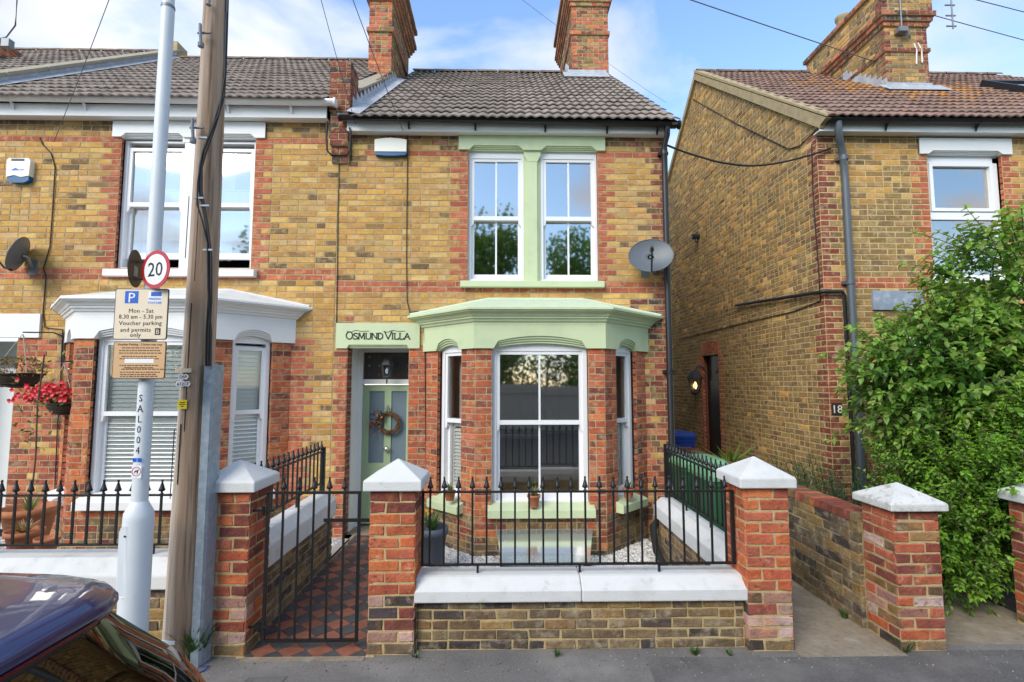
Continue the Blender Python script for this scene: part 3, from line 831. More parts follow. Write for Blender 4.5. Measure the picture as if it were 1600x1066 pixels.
# --- main house with the green paintwork
H1 = thing('terraced_house', 'yellow brick end of terrace house with sage green bay, lintels and door', 'house', (0, YF, 0))
CX1 = 0.432
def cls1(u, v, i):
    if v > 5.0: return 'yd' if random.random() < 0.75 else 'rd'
    if v < 2.32 and -1.19 < u < -0.93: return 'om'
    if v < 2.2 and u > 1.78: return random.choice(['r', 'rd', 'y', 'r', 'yd'])
    if 2.2 < v < 2.95 and 1.6 < u: return random.choice(['yd', 'y', 'rd', 'yd', 'k'])
    if v < 2.95 and u < -1.9 and random.random() < 0.15: return 'r'
    return 'ym'
def forced1(i, v):
    f = []
    if i in (42, 43): return [(-2.13+0.235*k+(0.117 if i % 2 else 0), -2.13+0.235*(k+1)+(0.117 if i % 2 else 0), 'r') for k in range(-1, 19)]
    if 3.16 < v < 4.82:
        f += [(-0.446-alt(i), -0.446, 'r'), (1.245, 1.245+alt(i), 'r')]
    if i == 66: f += [(-1.80+0.235*k, -1.80+0.235*(k+1), 'r') for k in range(6)]+[(1.245+0.235*k, 1.245+0.235*(k+1), 'r') for k in range(4)]
    f += [(2.18-alt(i), 2.18, 'rd')]
    if v < 2.3: f += [(-1.952-alt(i), -1.952, 'rm')]
    if 2.3 < v < 2.62: f += [(-2.13, -2.105, 'r')]
    return f
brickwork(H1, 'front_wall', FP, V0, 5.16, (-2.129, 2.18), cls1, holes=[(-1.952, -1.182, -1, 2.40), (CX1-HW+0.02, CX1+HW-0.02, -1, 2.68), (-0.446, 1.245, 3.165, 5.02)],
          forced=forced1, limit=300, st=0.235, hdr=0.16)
# plain outer shell (side and back walls)
sh = MB()
sh.add([(2.172, YF+0.055, -0.15), (2.172, 14.4, -0.15), (2.172, 14.4, 5.2), (2.172, RY, 8.5), (2.172, YF+0.055, 5.2)], [(0, 1, 2, 3, 4)])
sh.add([(-2.1, 14.4, -0.15), (2.172, 14.4, -0.15), (2.172, 14.4, 5.2), (-2.1, 14.4, 5.2)], [(0, 1, 2, 3)])
sh.build('side_wall', 'mortar', H1)
bay(H1, CX1, 'green_paint', 'green_roof', 'glass_bay')
# upper pair of sashes, mullion, lintel and sill
sash(H1, FP, -0.446, 0.280, 3.165, 4.965, 4.01, bars=1, rec=0.055, fr=0.035, st=0.04, toph=0.15, bot=0.075, meet=0.055)
sash(H1, FP, 0.500, 1.245, 3.165, 4.965, 4.01, bars=1, rec=0.055, fr=0.035, st=0.04, toph=0.15, bot=0.075, meet=0.055)
mu = MB()
mu.pbox(FP, 0.282, 0.498, 3.166, 4.90, -0.16, -0.04); mu.pbox(FP, 0.306, 0.474, 3.167, 4.86, -0.15, -0.02); mu.pbox(FP, 0.326, 0.454, 3.168, 4.895, -0.15, 0.0)
mu.prism([(0.326, 4.75), (0.454, 4.75), (0.50, 4.84), (0.50, 4.897), (0.28, 4.897), (0.28, 4.84)], lambda x, y, z: FP.p(x, y, z), -0.14, 0.004)
mu.build('mullion', 'green_paint', H1)
li = MB()
arched_face(li, FP, -0.572, 1.348, 4.896, 5.125, [(0.872, 0.365, 0.372, 0.30, 0.368, 0.056, 0.004, 0.0565, 0.0045), (-0.084, 0.355, 0.362, 0.29, 0.358, 0.056, 0.004, 0.0565, 0.0045)], 0.035, back=0.10)
li.build('lintel', 'green_paint', H1)
s_ = MB(); s_.prism([(0.085, 3.072), (0.085, 3.15), (-0.03, 3.172), (-0.12, 3.172), (-0.12, 3.072)], lambda x, y, z: FP.p(z, y, x), -0.532, 1.305); s_.build('sill', 'green_paint', H1)
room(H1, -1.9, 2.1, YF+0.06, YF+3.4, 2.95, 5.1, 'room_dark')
# doorway: brick reveals, white frame, part glazed green door, patterned fanlight
DY = 6.98
DX0, DX1 = -1.952, -1.182
plR = Plane((DX0, YF, 0), (0, 1, 0), (1, 0, 0))
brickwork(H1, 'door_reveal', plR, V0, 2.34, (0.0, 0.2), lambda u, v, i: 'rd', limit=60, st=0.11, hdr=0)
rv = MB(); rv.box(DX1, DX1+0.02, YF+0.05, DY+0.1, -0.1, 2.4); rv.box(DX0, DX1, YF+0.05, DY+0.1, 2.345, 2.38); rv.build('porch_lining', 'white_masonry', H1)
fr = MB()
fr.box(DX0-0.02, DX0+0.012, YF+0.2, DY+0.09, -0.03, 2.34)
fr.box(DX0+0.012, DX0+0.075, DY-0.03, DY+0.08, -0.03, 2.33); fr.box(DX1-0.02, DX1+0.03, DY-0.03, DY+0.08, -0.03, 2.33)
fr.box(DX0+0.075, DX1-0.02, DY-0.03, DY+0.08, 2.27, 2.33); fr.box(DX0+0.075, DX1-0.02, DY-0.035, DY+0.08, 1.84, 1.905)
fr.build('door_frame', 'white_paint', H1)
dl, dr = DX0+0.078, DX1-0.022+0.0
dp = Plane((dl, DY, 0), (1, 0, 0), (0, -1, 0)); dw = dr-dl
door = MB()
cst = dw/2
for a, b, c, d in [(0, 0.085, 0, 1.83), (dw-0.085, dw, 0, 1.83), (cst-0.045, cst+0.045, 0, 1.83), (0.085, cst-0.045, 1.745, 1.83), (cst+0.045, dw-0.085, 1.745, 1.83), (0.085, cst-0.045, 0.60, 0.79), (cst+0.045, dw-0.085, 0.60, 0.79), (0.085, cst-0.045, 0, 0.22), (cst+0.045, dw-0.085, 0, 0.22)]:
    door.pbox(dp, a+0.0005*c, b, c, d, -0.045, 0.0-0.0004*(a > 0))
door.pbox(dp, 0.085, cst-0.045, 0.22, 0.60, -0.04, -0.015); door.pbox(dp, cst+0.045, dw-0.085, 0.22, 0.60, -0.04, -0.015)
DOOR = door.build('front_door', 'door_green', H1)
for a, b in ((0.085, cst-0.045), (cst+0.045, dw-0.085)):
    MB().pbox(dp, a, b, 0.79, 1.745, -0.03, -0.018).build('pane', 'door_glass', DOOR)
MB().lathe([(0.012, 0), (0.02, 0.02), (0.034, 0.035), (0.036, 0.05), (0.022, 0.066), (0.0, 0.07)], dp.p(cst, 0.98, 0.0), 14, Matrix.Rotation(R(90), 3, 'X')).build('door_knob', 'brass', DOOR)
kn = MB(); kn.tube([dp.p(cst, 1.56, 0.01), dp.p(cst, 1.53, 0.03), dp.p(cst, 1.46, 0.03), dp.p(cst, 1.43, 0.012)], 0.008, 6)
kn.tube([dp.p(cst-0.02, 1.53, 0.02), dp.p(cst-0.024, 1.48, 0.03), dp.p(cst, 1.44, 0.03), dp.p(cst+0.024, 1.48, 0.03), dp.p(cst+0.02, 1.53, 0.02)], 0.006, 6); kn.build('door_knocker', 'galv_dark', DOOR)
FL = MB().pbox(dp, -0.002, dw, 1.905, 2.27, -0.04, -0.02).build('fanlight', 'dark_glass', H1)
for k in range(5):
    for q in range(3):
        x, z = 0.07+k*(dw-0.14)/4, 1.97+q*0.12
        MB().prism([(x-0.015, z), (x, z-0.018), (x+0.015, z), (x, z+0.018)], lambda a, b, c: dp.p(a, b, c), -0.019, -0.014).build('stained_pane', random.choice(['alarm_blue', 'sign_red', 'teal', 'alarm_blue']), FL)
MB().box(DX0, DX1, YF-0.06, DY+0.1, -0.10, -0.03).build('doorstep', 'concrete', H1)
# name lintel over the door
nl = MB()
LX0, LX1, LZ0, LZ1 = -2.101, -1.045, 2.292, 2.613
arched_face(nl, FP, LX0, LX1, LZ0, LZ1, [((DX0+DX1)/2-0.005, 0.388, 0.388, 0.365, 0.384, 0.045, 0.004, 0.0455, 0.0045)], 0.02, steps=3, back=0.12)
nl.build('name_lintel', 'green_paint', H1)
# painted lettering on the lintel, drawn as pen strokes with serifs
GL = {
 'O': ([[(0.5+0.42*math.cos(t*0.4488), 0.5+0.5*math.sin(t*0.4488)) for t in range(15)]], 0.95, []),
 'S': ([[(0.80, 0.82), (0.6, 0.98), (0.32, 0.97), (0.14, 0.80), (0.24, 0.60), (0.55, 0.48), (0.80, 0.32), (0.78, 0.12), (0.5, 0.0), (0.2, 0.04), (0.10, 0.20)]], 0.9, []),
 'M': ([[(0.08, 0), (0.16, 1), (0.55, 0.15), (0.94, 1), (1.02, 0)]], 1.15, [(0.08, 0), (1.02, 0), (0.16, 1), (0.94, 1)]),
 'U': ([[(0.12, 1), (0.12, 0.3), (0.25, 0.05), (0.5, 0.0), (0.75, 0.05), (0.88, 0.3), (0.88, 1)]], 1.0, [(0.12, 1), (0.88, 1)]),
 'N': ([[(0.12, 0), (0.12, 1), (0.88, 0), (0.88, 1)]], 1.0, [(0.12, 0), (0.88, 1), (0.12, 1)]),
 'D': ([[(0.14, 0), (0.14, 1), (0.5, 0.98), (0.82, 0.75), (0.86, 0.5), (0.82, 0.25), (0.5, 0.02), (0.14, 0)]], 1.0, [(0.1, 0), (0.1, 1)]),
 'V': ([[(0.02, 1), (0.48, 0), (0.94, 1)]], 0.9, [(0.02, 1), (0.94, 1)]),
 'I': ([[(0.2, 0), (0.2, 1)]], 0.42, [(0.2, 0), (0.2, 1)]),
 'L': ([[(0.14, 1), (0.14, 0), (0.72, 0), (0.76, 0.2)]], 0.84, [(0.14, 1)]),
 'A': ([[(0.02, 0), (0.46, 1), (0.92, 0)], [(0.22, 0.36), (0.72, 0.36)]], 1.0, [(0.02, 0), (0.92, 0)]),
}
def stroke(mb, pl, pts, w, wt, thick=0.003):
    for i in range(len(pts)-1):
        a, b = Vector(pts[i]), Vector(pts[i+1]); d = (b-a)
        if d.length < 1e-6: continue
        d.normalize(); n = Vector((-d.y, d.x))*w/2; e = d*w*0.25
        mb.prism([tuple(a-e-n), tuple(b+e-n), tuple(b+e+n), tuple(a-e+n)], lambda x, y, z: pl.p(x, y, z), wt, wt+thick+0.0001*i)
x0p, z0p = onY(540, 530, YF-0.02).x, onY(540, 530, YF-0.02).z
x1p = onY(641, 530, YF-0.02).x
word = [('O', 1.22, 0), ('S', 1, 0), ('M', 1, 0), ('U', 1, 0), ('N', 1, 0), ('D', 1, 0), (' ', 1, 0), ('V', 1.25, 0), ('I', 1, 0), ('L', 1, 0), ('L', 1, 0), ('A', 1, 0)]
tot = sum((0.14 if c == ' ' else GL[c][1]*s) for c, s, _ in word); hh = 0.076; hw_ = (x1p-x0p)/tot
lt = MB(); cur = x0p
for c, s, _ in word:
    if c == ' ': cur += 0.14*hw_; continue
    st_, wd, sf = GL[c]
    P2 = lambda p: (cur+p[0]*hw_*s, z0p+p[1]*hh*s)
    for q in st_: stroke(lt, FP, [P2(p) for p in q], 0.0135, 0.0208)
    for p in sf:
        a = P2(p); stroke(lt, FP, [(a[0]-0.013, a[1]), (a[0]+0.013, a[1])], 0.006, 0.0215)
    cur += wd*hw_*s
for a, b in ((542, 576), (600, 633)):
    pts = []
    for k in range(11):
        p = onY(a+(b-a)*k/10, 517.5+2.0*math.sin(k*1.05)*(0.5+0.5*math.cos(k*0.3)), YF-0.02); pts.append((p.x, p.z))
    stroke(lt, FP, pts, 0.006, 0.0205)
lt.build('lettering', 'sign_black', H1)
# eaves, gutter and downpipe
fascia(H1, -2.0, 2.16, 5.085, 5.235)
gutter(H1, -2.07, 2.27, 6.295, 5.25, 5.185, 'black_plastic', brackets=[-1.2, -0.35, 0.55, 1.35, 2.0])
dpx = 2.105
downpipe(H1, [(2.12, 6.30, 5.14), (2.12, 6.32, 5.04), (dpx, 6.40, 4.93), (dpx, 6.41, 4.5), (dpx, 6.41, 0.62), (dpx, 6.38, 0.50), (dpx-0.05, 6.25, 0.42), (1.86, 5.9, 0.40), (1.66, 5.75, 0.28), (1.62, 5.5, 0.10), (1.62, 5.2, 0.03), (1.62, 4.1, 0.0)], 0.037, 'black_plastic',
         collars=[(dpx, 6.41, z) for z in (4.85, 3.4, 2.0, 0.75)])
roof(H1, -1.90, 2.25, 'tile_brown', jseed=4)
vm = MB(); vm.prism([(EY, EZ-0.03), (RY, RZ-0.03), (RY, RZ-0.13), (EY+0.1, EZ-0.06)], lambda a, b, c: (c, a, b), 2.17, 2.235); vm.build('verge', 'verge_mortar', H1)
# party wall parapet: kneeler corbel, sloping brick upstand, stepped lead flashing
px0, px1 = -2.244, -1.965
kc = MB()
zK = onY(530, 94, 6.36).z
slabs = [(4.735, 4.81, -0.01), (4.81, 4.885, 0.035), (4.885, 4.96, 0.075)]
core = MB()
for za, zb_, pr in [(4.70, 4.80, -0.085), (4.80, 4.90, -0.045), (4.90, 5.36, 0.0)]:
    core.box(px0+0.03, px1-0.03, 6.38-pr+0.007, 6.6, za, zb_)
core.box(px0+0.007, px1-0.007, 6.38+0.007, 6.72, 5.36, zK)
PK = core.build('parapet_kneeler', 'mortar', H1)
for za, zb_, pr in [(4.70, 4.80, -0.085), (4.80, 4.90, -0.045), (4.90, 5.36, 0.0), (5.36, zK, 0.0)]:
    ins = 0.03 if za < 5.3 else 0.0
    for pl, L in ((Plane((px0+ins, 6.38-pr, 0), (1, 0, 0), (0, -1, 0)), px1-px0-2*ins), (Plane((px1-ins, 6.38-pr, 0), (0, 1, 0), (1, 0, 0)), 0.34 if za > 5.3 else 0.12+pr)):
        n = max(1, round((zb_-za)/CH)); brickwork(None, '', pl, za, zb_, (0, L), lambda u, v, i: 'rd' if random.random() < 0.8 else 'k', into=PK, ch=(zb_-za)/n, st=0.215, hdr=0.3, jit=0.003)
UP = (8.75-6.72); zs0 = EZ+(6.72-EY)*0.7728+0.02
sl = Vector((0, 8.78-6.72, 7.36+0.12-(zs0+0.26)))
core = MB(); q0 = zs0-0.25; q1 = q0+sl.z
core.prism([(6.70, q0), (8.9, q1), (8.9, q1+0.46), (6.70, q0+0.46)], lambda a, b, c: (c, a, b), px0+0.007, px1-0.007)
PU = core.build('parapet', 'mortar', H1)
spl = Plane((px1, 6.72, q0), (0, sl.y, sl.z), (1, 0, 0))
brickwork(None, '', spl, 0.0, 0.46, (0, sl.length*1.02), lambda u, v, i: random.choice(['k', 'd', 'rd', 'd']), into=PU, ch=0.0767, st=0.22, hdr=0.15, jit=0.004)
spt = MB(); spt.prism([(6.70, q0+0.465), (8.92, q1+0.465), (8.92, q1+0.50), (6.70, q0+0.50)], lambda a, b, c: (c, a, b), px0-0.02, px1+0.02); spt.build('parapet_coping', 'coping_stone', PU)
ld = MB(); nst = 15
for k in range(nst):
    t0, t1 = k/nst, (k+1)/nst
    ya, yb = 6.45+t0*2.6, 6.45+t1*2.6
    zr = lambda y: EZ+(y-EY)*0.7728
    ld.prism([(ya, zr(ya)+0.0), (yb, zr(yb)+0.0), (yb, zr(yb)+0.13), (ya, zr(ya)+0.24+0.02*(k % 2))], lambda a, b, c: (c, a, b), px1+0.004, px1+0.010)
ld.add([(px1+0.004, 6.2, zr(6.2)+0.09), (px1+0.17, 6.2, zr(6.2)+0.055), (px1+0.17, 9.1, zr(9.1)+0.055), (px1+0.004, 9.1, zr(9.1)+0.09)], [(0, 1, 2, 3)])
ld.build('lead_flashing', 'lead', H1)
def cc1(u, v, s, L, pr):
    if s != 'front': return random.choice(['d', 'yd', 'b', 'rd']) if pr <= 0 else random.choice(['r', 'rd', 'rd'])
    return random.choice(['r', 'r', 'o', 'rd']) if (u < 0.12 or u > L-0.12 or random.random() < 0.45) else random.choice(['yd', 'b'])
chimney(H1, -2.40, -1.985, 8.75, 10.35, [(6.9, 8.13, 0.0), (8.13, 8.21, 0.035), (8.21, 8.72, 0.0), (8.72, 8.80, 0.035), (8.80, 8.88, 0.07), (8.88, 8.96, 0.105), (8.96, 9.05, 0.14), (9.05, 9.30, 0.10), (9.30, 9.38, 0.15)], cc1, limit=60)
chimney(H1, 1.41, 2.17, 9.95, 12.0, [(7.9, 8.98, 0.0), (8.98, 9.06, 0.03), (9.06, 9.60, 0.0), (9.60, 9.68, 0.03), (9.68, 9.76, 0.06), (9.76, 9.84, 0.09), (9.84, 9.92, 0.12), (9.92, 10.2, 0.09), (10.2, 10.3, 0.14)], cc1, limit=60)
zr = lambda y: EZ+(y-EY)*0.7728
ap = MB()
ap.add([(1.22, 9.66, zr(9.66)+0.07), (2.14, 9.66, zr(9.66)+0.07), (2.14, 9.945, zr(9.945)+0.12), (1.22, 9.945, zr(9.945)+0.12)], [(0, 1, 2, 3)])
ap.box(1.34, 2.12, 9.925, 9.94, zr(9.9), zr(9.945)+0.16)
for k in range(4): ap.box(1.335, 1.35, 9.93+0.13*k, 10.06+0.13*k, zr(9.93+0.13*k), zr(9.93+0.13*k)+0.26)
ap.build('chimney_flashing', 'lead', H1)

# --- left house, white paintwork
DZ2 = 0.15
H2 = thing('terraced_house', 'yellow brick terraced house with white painted bay and open white sash windows', 'house', (-4.5, YF, 0))
CX2 = -4.05
def cls2(u, v, i):
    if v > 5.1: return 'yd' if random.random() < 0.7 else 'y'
    if v < 2.4 and u > -2.75: return 'ym'
    if v < 2.4 and u < -5.4: return random.choice(['r', 'ym', 'r', 'rd'])
    return 'ym'
def forced2(i, v):
    f = []
    if i in (44, 45): return [(-7.0+0.235*k+(0.117 if i % 2 else 0), -7.0+0.235*(k+1)+(0.117 if i % 2 else 0), 'r') for k in range(-1, 22)]
    if 3.3 < v < 5.0: f += [(-4.935-alt(i), -4.935, 'r'), (-3.215, -3.215+alt(i), 'r')]
    if i == 68: f += [(-6.8+0.235*k, -6.8+0.235*(k+1), 'r') for k in range(8)]+[(-3.215+0.235*k, -3.215+0.235*(k+1), 'r') for k in range(4)]
    if v < 2.4: f += [(-2.70, -2.70+alt(i, 0.33, 0.22), 'rm'), (-6.06, -6.06+alt(i), 'rm')]
    return f
brickwork(H2, 'front_wall', FP, V0, 5.30, (-7.0, -2.131), cls2, holes=[(-6.85, -6.06, -1, 2.45), (CX2-HW+0.02, CX2+HW-0.02, -1, 2.83), (-4.935, -3.215, 3.30, 5.15)],
          forced=forced2, limit=300, st=0.235, hdr=0.16, phase=0.07)
bay(H2, CX2, 'white_paint', 'white_masonry', 'glass_pale', dz=0.105, blinds=True)
for a, b in ((-4.935, -4.12), (-3.95, -3.215)):
    sash(H2, FP, a, b, 3.30, 5.02, 4.17, bars=0, rec=0.07, fr=0.045, st=0.045, toph=0.03, bot=0.08, gap_top=0.06, gap_bot=0.13, meet=0.055)
    curtain(H2, FP, a+0.06, a+0.30, 3.5, 5.0, -0.38, m='curtain')
    rd = MB().tube([FP.p(a+0.03, 4.44, -0.28), FP.p(b-0.03, 4.44, -0.28)], 0.012, 6); rd.build('curtain_rod', 'white_paint', H2)
    curtain(H2, FP, a+0.05, b-0.05, 3.75, 4.43, -0.29, amp=0.008, wav=0.12, m='curtain', name='cafe_curtain')
mu = MB(); mu.pbox(FP, -4.12, -3.95, 3.30, 5.05, -0.16, 0.0); mu.pbox(FP, -4.15, -3.92, 4.97, 5.06, -0.15, 0.006); mu.build('mullion', 'white_paint', H2)
li = MB()
arched_face(li, FP, -5.04, -3.085, 5.03, 5.24, [(-3.58, 0.365, 0.37, 0.31, 0.366, 0.05, 0.004, 0.0505, 0.0045), (-4.53, 0.40, 0.405, 0.34, 0.40, 0.05, 0.004, 0.0505, 0.0045)], 0.03, back=0.10)
li.build('lintel', 'white_paint', H2)
s_ = MB(); s_.prism([(0.085, 3.195), (0.085, 3.28), (-0.03, 3.305), (-0.12, 3.305), (-0.12, 3.195)], lambda x, y, z: FP.p(z, y, x), -5.01, -3.13); s_.build('sill', 'white_paint', H2)
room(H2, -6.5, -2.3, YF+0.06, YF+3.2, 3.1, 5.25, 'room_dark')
MB().pbox(FP, -6.95, -5.78, 2.42, 2.72, -0.1, 0.03).build('lintel', 'white_paint', H2)
pr = MB(); pr.box(-6.075, -6.045, YF+0.02, YF+0.55, -0.05, 2.42); pr.box(-6.9, -6.06, YF+0.55, YF+0.6, -0.05, 2.42); pr.build('porch_lining', 'white_paint', H2)
MB().box(-6.14, -6.077, YF+0.10, YF+0.16, -0.05, 2.41).build('door_frame', 'teal', H2)
MB().box(-6.85, -6.15, YF+0.40, YF+0.45, -0.02, 2.05).build('front_door', 'white_paint', H2)
fascia(H2, -7.2, -2.26, 5.245, 5.40, y=6.36)
gutter(H2, -7.4, -2.13, 6.285, 5.455, 5.43, 'upvc', r=0.062, brackets=[-6.2, -5.3, -4.35, -3.5, -2.7])
roof(H2, -6.86, -2.25, 'tile_brown', jseed=8, dz=0.225)
pp = MB(); zr2 = lambda y: EZ0+0.225+(y-EY)*0.7728
pp.prism([(6.3, zr2(6.3)-0.1), (10.6, zr2(10.6)-0.1), (10.6, zr2(10.6)+0.16), (6.3, zr2(6.3)+0.16)], lambda a, b, c: (c, a, b), -7.08, -6.88)
pp.box(-7.09, -6.87, 10.4, 10.75, 8.5, 9.05); PP = pp.build('parapet', 'mortar', H2)
cp = MB()
nseg = 7
for k in range(nseg):
    a, b = 6.25+k*4.35/nseg, 6.25+(k+1)*4.35/nseg-0.012
    m1 = MB().prism([(a, zr2(a)+0.163), (b, zr2(b)+0.163), (b, zr2(b)+0.225), (a, zr2(a)+0.225)], lambda p, q, c: (c, p, q), -7.13, -6.83)
    m1.build('coping_stone', 'coping_stone', PP)
fl = MB().prism([(6.3, zr2(6.3)), (10.5, zr2(10.5)), (10.5, zr2(10.5)+0.16), (6.3, zr2(6.3)+0.16)], lambda a, b, c: (c, a, b), -6.879, -6.872)
fl.add([(-6.874, 6.25, zr2(6.25)+0.10), (-6.74, 6.25, zr2(6.25)+0.06), (-6.74, 10.4, zr2(10.4)+0.06), (-6.874, 10.4, zr2(10.4)+0.10)], [(0, 1, 2, 3)])
fl.build('lead_flashing', 'lead', H2)
# --- next house along, only its roof and a chimney edge show
H4 = thing('terraced_house', 'roof and chimney edge of the next terraced house, at the far left edge', 'house', (-9.5, YF, 0))
roof(H4, -12.1, -7.1, 'tile_brown', jseed=12, dz=0.36)
sw = MB().add([(-12, YF, -0.1), (-7.0, YF, -0.1), (-7.0, YF, 5.6), (-12, YF, 5.6)], [(0, 1, 2, 3)]); sw.build('front_wall', 'mortar', H4)
chimney(H4, -9.72, -8.98, 8.0, 9.6, [(7.0, 7.55, 0.0), (7.55, 7.63, 0.04), (7.63, 7.71, 0.08), (7.71, 7.95, 0.05)], lambda u, v, s, L, p: random.choice(['r', 'rd', 'o']), limit=30)
H4b = MB()
am = onY(22, 0, 8.4); 
a0 = onY(4, 70, 7.9); a1 = onY(10, 58, 7.9); a2 = onY(24, 40, 7.9); a3 = onY(27, -6, 7.9)
H4b.tube([(-9.0, 7.96, a1.z-0.25), a1, a2, a3], 0.012, 6)
H4b.box(a1.x-0.03, a1.x+0.09, a1.y-0.05, a1.y+0.05, a1.z-0.18, a1.z-0.05)
H4b.build('aerial_bracket', 'galv_dark', H4)

# --- right house, no. 18
DZ3 = 0.07
H3 = thing('house', 'brown brick house with side gable, orange lichen on its tiled roof and number 18', 'house', (6.5, YF, 0))
GX = 4.18
def forced3(i, v):
    if i in (44, 43): return [(GX+0.235*k+(0.117 if i % 2 else 0), GX+0.235*(k+1)+(0.117 if i % 2 else 0), 'r') for k in range(-1, 30)]
    f = [(GX, GX+alt(i), 'rd')]
    if 3.2 < v < 4.9: f += [(5.66-alt(i), 5.66, 'r'), (6.67, 6.67+alt(i), 'r')]
    if v < 2.3: f += [(5.25-alt(i), 5.25, 'rm')]
    return f
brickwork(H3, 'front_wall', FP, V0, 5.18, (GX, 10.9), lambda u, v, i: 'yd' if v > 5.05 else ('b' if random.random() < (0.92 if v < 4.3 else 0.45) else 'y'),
          holes=[(5.66, 6.67, 3.22, 5.0), (5.25, 6.6, 0.7, 2.3)], forced=forced3, limit=300, hdr=0.12, mort='mortar_sand', joint=0.011)
GP = Plane((GX, YF, 0), (0, 1, 0), (-1, 0, 0))
def gext(v):
    z = EZ0+DZ3-0.10
    if v < z: return (0.0, 7.8)
    y = EY+(v-z)/0.7728
    return (y-YF, 2*RY-y-YF) if y < RY else None
gd0, gd1 = 3.33, 4.12
def forcedg(i, v):
    f = []
    if v < 5.2: f += [(0.0, alt(i+1), 'rd')]
    if v < 2.45: f += [(gd0-alt(i), gd0, 'r'), (gd1, gd1+alt(i), 'r')]
    return f
brickwork(H3, 'gable_wall', GP, V0, 8.55, gext, lambda u, v, i: 'yd' if random.random() < 0.06 else ('b' if random.random() < (0.97 if v < 3.2 else 0.75) else 'y'),
          holes=[(gd0, gd1, -1, 2.42)], forced=forcedg, limit=300, hdr=0.35, mort='mortar_sand', joint=0.012, jit=0.003)
# arched head, reveals and black side door
MB().box(GX+0.24, GX+0.26, YF+0.1, 14, -0.1, 5.0).build('sky_blocker', 'roof_felt', H3)  # added black slab that stops sky leaking through the gable
for k in range(9):
    a = gd0-0.04+(gd1-gd0+0.08)*k/9; b = a+(gd1-gd0+0.08)/9-0.008
    zz = 2.42+0.05*(1-((k-4)/4.5)**2)
    m1 = MB(); m1.pbox(GP, a, b, zz, zz+0.225, -0.2, 0.004); o = m1.build('arch_brick', 'brick', H3)
    cc = bcol('r'); o.data.attributes['col'].data.foreach_set('color', [x for _ in o.data.vertices for x in (*cc, 1)])
rvm = MB(); rvm.box(GX+0.055, GX+0.22, YF+gd0-0.04, YF+gd0, -0.1, 2.5); rvm.box(GX+0.055, GX+0.22, YF+gd1, YF+gd1+0.04, -0.1, 2.5); rvm.build('door_reveal', 'red_reveal', H3)
sdoor = MB().box(GX+0.10, GX+0.15, YF+gd0, YF+gd1, -0.05, 2.46); sdoor.box(GX+0.085, GX+0.099, YF+gd0+0.1, YF+gd1-0.1, 0.9, 1.9); SDR = sdoor.build('side_door', 'door_black', H3)
MB().box(GX+0.05, GX+0.08, YF+gd0+0.09, YF+gd0+0.12, 0.95, 1.15).build('door_handle', 'brass', SDR)
# upper window: upvc top hung over fixed pane
wf = MB(); z0, z1 = 3.22, 4.88
for a, b, c, d in [(5.66, 5.72, z0, z1), (6.61, 6.67, z0, z1), (5.66, 6.67, z1-0.07, z1+0.1), (5.72, 6.61, z0, z0+0.06), (5.72, 6.61, 4.03, 4.13)]:
    wf.pbox(FP, a, b, c, d, -0.15, -0.07)
for a, b, c, d in [(5.73, 5.775, 4.14, z1-0.075), (6.555, 6.60, 4.14, z1-0.075), (5.775, 6.555, 4.14, 4.185), (5.775, 6.555, z1-0.12, z1-0.075)]:
    wf.pbox(FP, a, b, c, d, -0.13, -0.055)
WF = wf.build('window', 'upvc', H3)
for c, d in ((z0+0.06, 4.03), (4.185, z1-0.12)): MB().add([FP.p(5.72, c, -0.10), FP.p(6.61, c, -0.10), FP.p(6.61, d, -0.103), FP.p(5.72, d, -0.103)], [(0, 1, 2, 3)]).build('pane', 'glass', WF)
curtain(H3, FP, 5.72, 6.05, z0, 4.05, -0.3); curtain(H3, FP, 6.2, 6.62, z0, 4.05, -0.3)
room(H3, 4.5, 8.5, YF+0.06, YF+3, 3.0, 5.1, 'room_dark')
li = MB(); arched_face(li, FP, 5.55, 6.80, 4.895, 5.11, [(6.165, 0.50, 0.505, 0.44, 0.50, 0.045, 0.004, 0.0455, 0.0045)], 0.03, back=0.10); li.build('lintel', 'white_paint', H3)
MB().pbox(FP, 5.55, 6.80, 3.12, 3.22, -0.1, 0.08).build('sill', 'white_paint', H3)
# ground floor window behind the shrub, with a lead covered canopy
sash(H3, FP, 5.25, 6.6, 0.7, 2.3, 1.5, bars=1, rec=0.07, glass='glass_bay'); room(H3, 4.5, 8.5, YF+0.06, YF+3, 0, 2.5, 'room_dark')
MB().pbox(FP, 5.1, 6.75, 2.3, 2.55, -0.1, 0.03).build('lintel', 'white_paint', H3)
MB().pbox(FP, 5.1, 6.75, 0.6, 0.7, -0.1, 0.09).build('sill', 'white_paint', H3)
MB().pbox(FP, 4.80, 5.46, 2.80, 3.05, 0.0, 0.03).build('lead_panel', 'plaque_blue', H3)
fs_ = fascia(H3, GX-0.04, 11, 5.135, 5.285, y=6.36)
gutter(H3, GX+0.02, 11, 6.285, 5.27, 5.30, 'black_plastic', r=0.062, brackets=[5.0, 6.2, 7.4])
downpipe(H3, [(4.34, 6.285, 5.22), (4.34, 6.29, 5.10), (4.40, 6.36, 4.98), (4.47, 6.42, 4.88), (4.48, 6.42, 4.5), (4.49, 6.42, -0.02)], 0.044, 'grey_plastic', collars=[(4.48, 6.42, z) for z in (4.80, 3.15, 1.75, 0.55)])
wp = MB(); e0 = onX(1150, 477, GX-0.05); e1 = onX(1285, 456, GX-0.05)
wp.tube([(GX-0.05, e0.y, e0.z), (GX-0.05, e1.y, e1.z), (GX-0.05, YF-0.05, e1.z+0.005), (4.385, YF-0.05, e1.z+0.0), (4.41, YF-0.05, e1.z-0.05), (4.41, YF-0.05, 0.0)], 0.024, 8); wp.build('waste_pipe', 'black_plastic', H3)
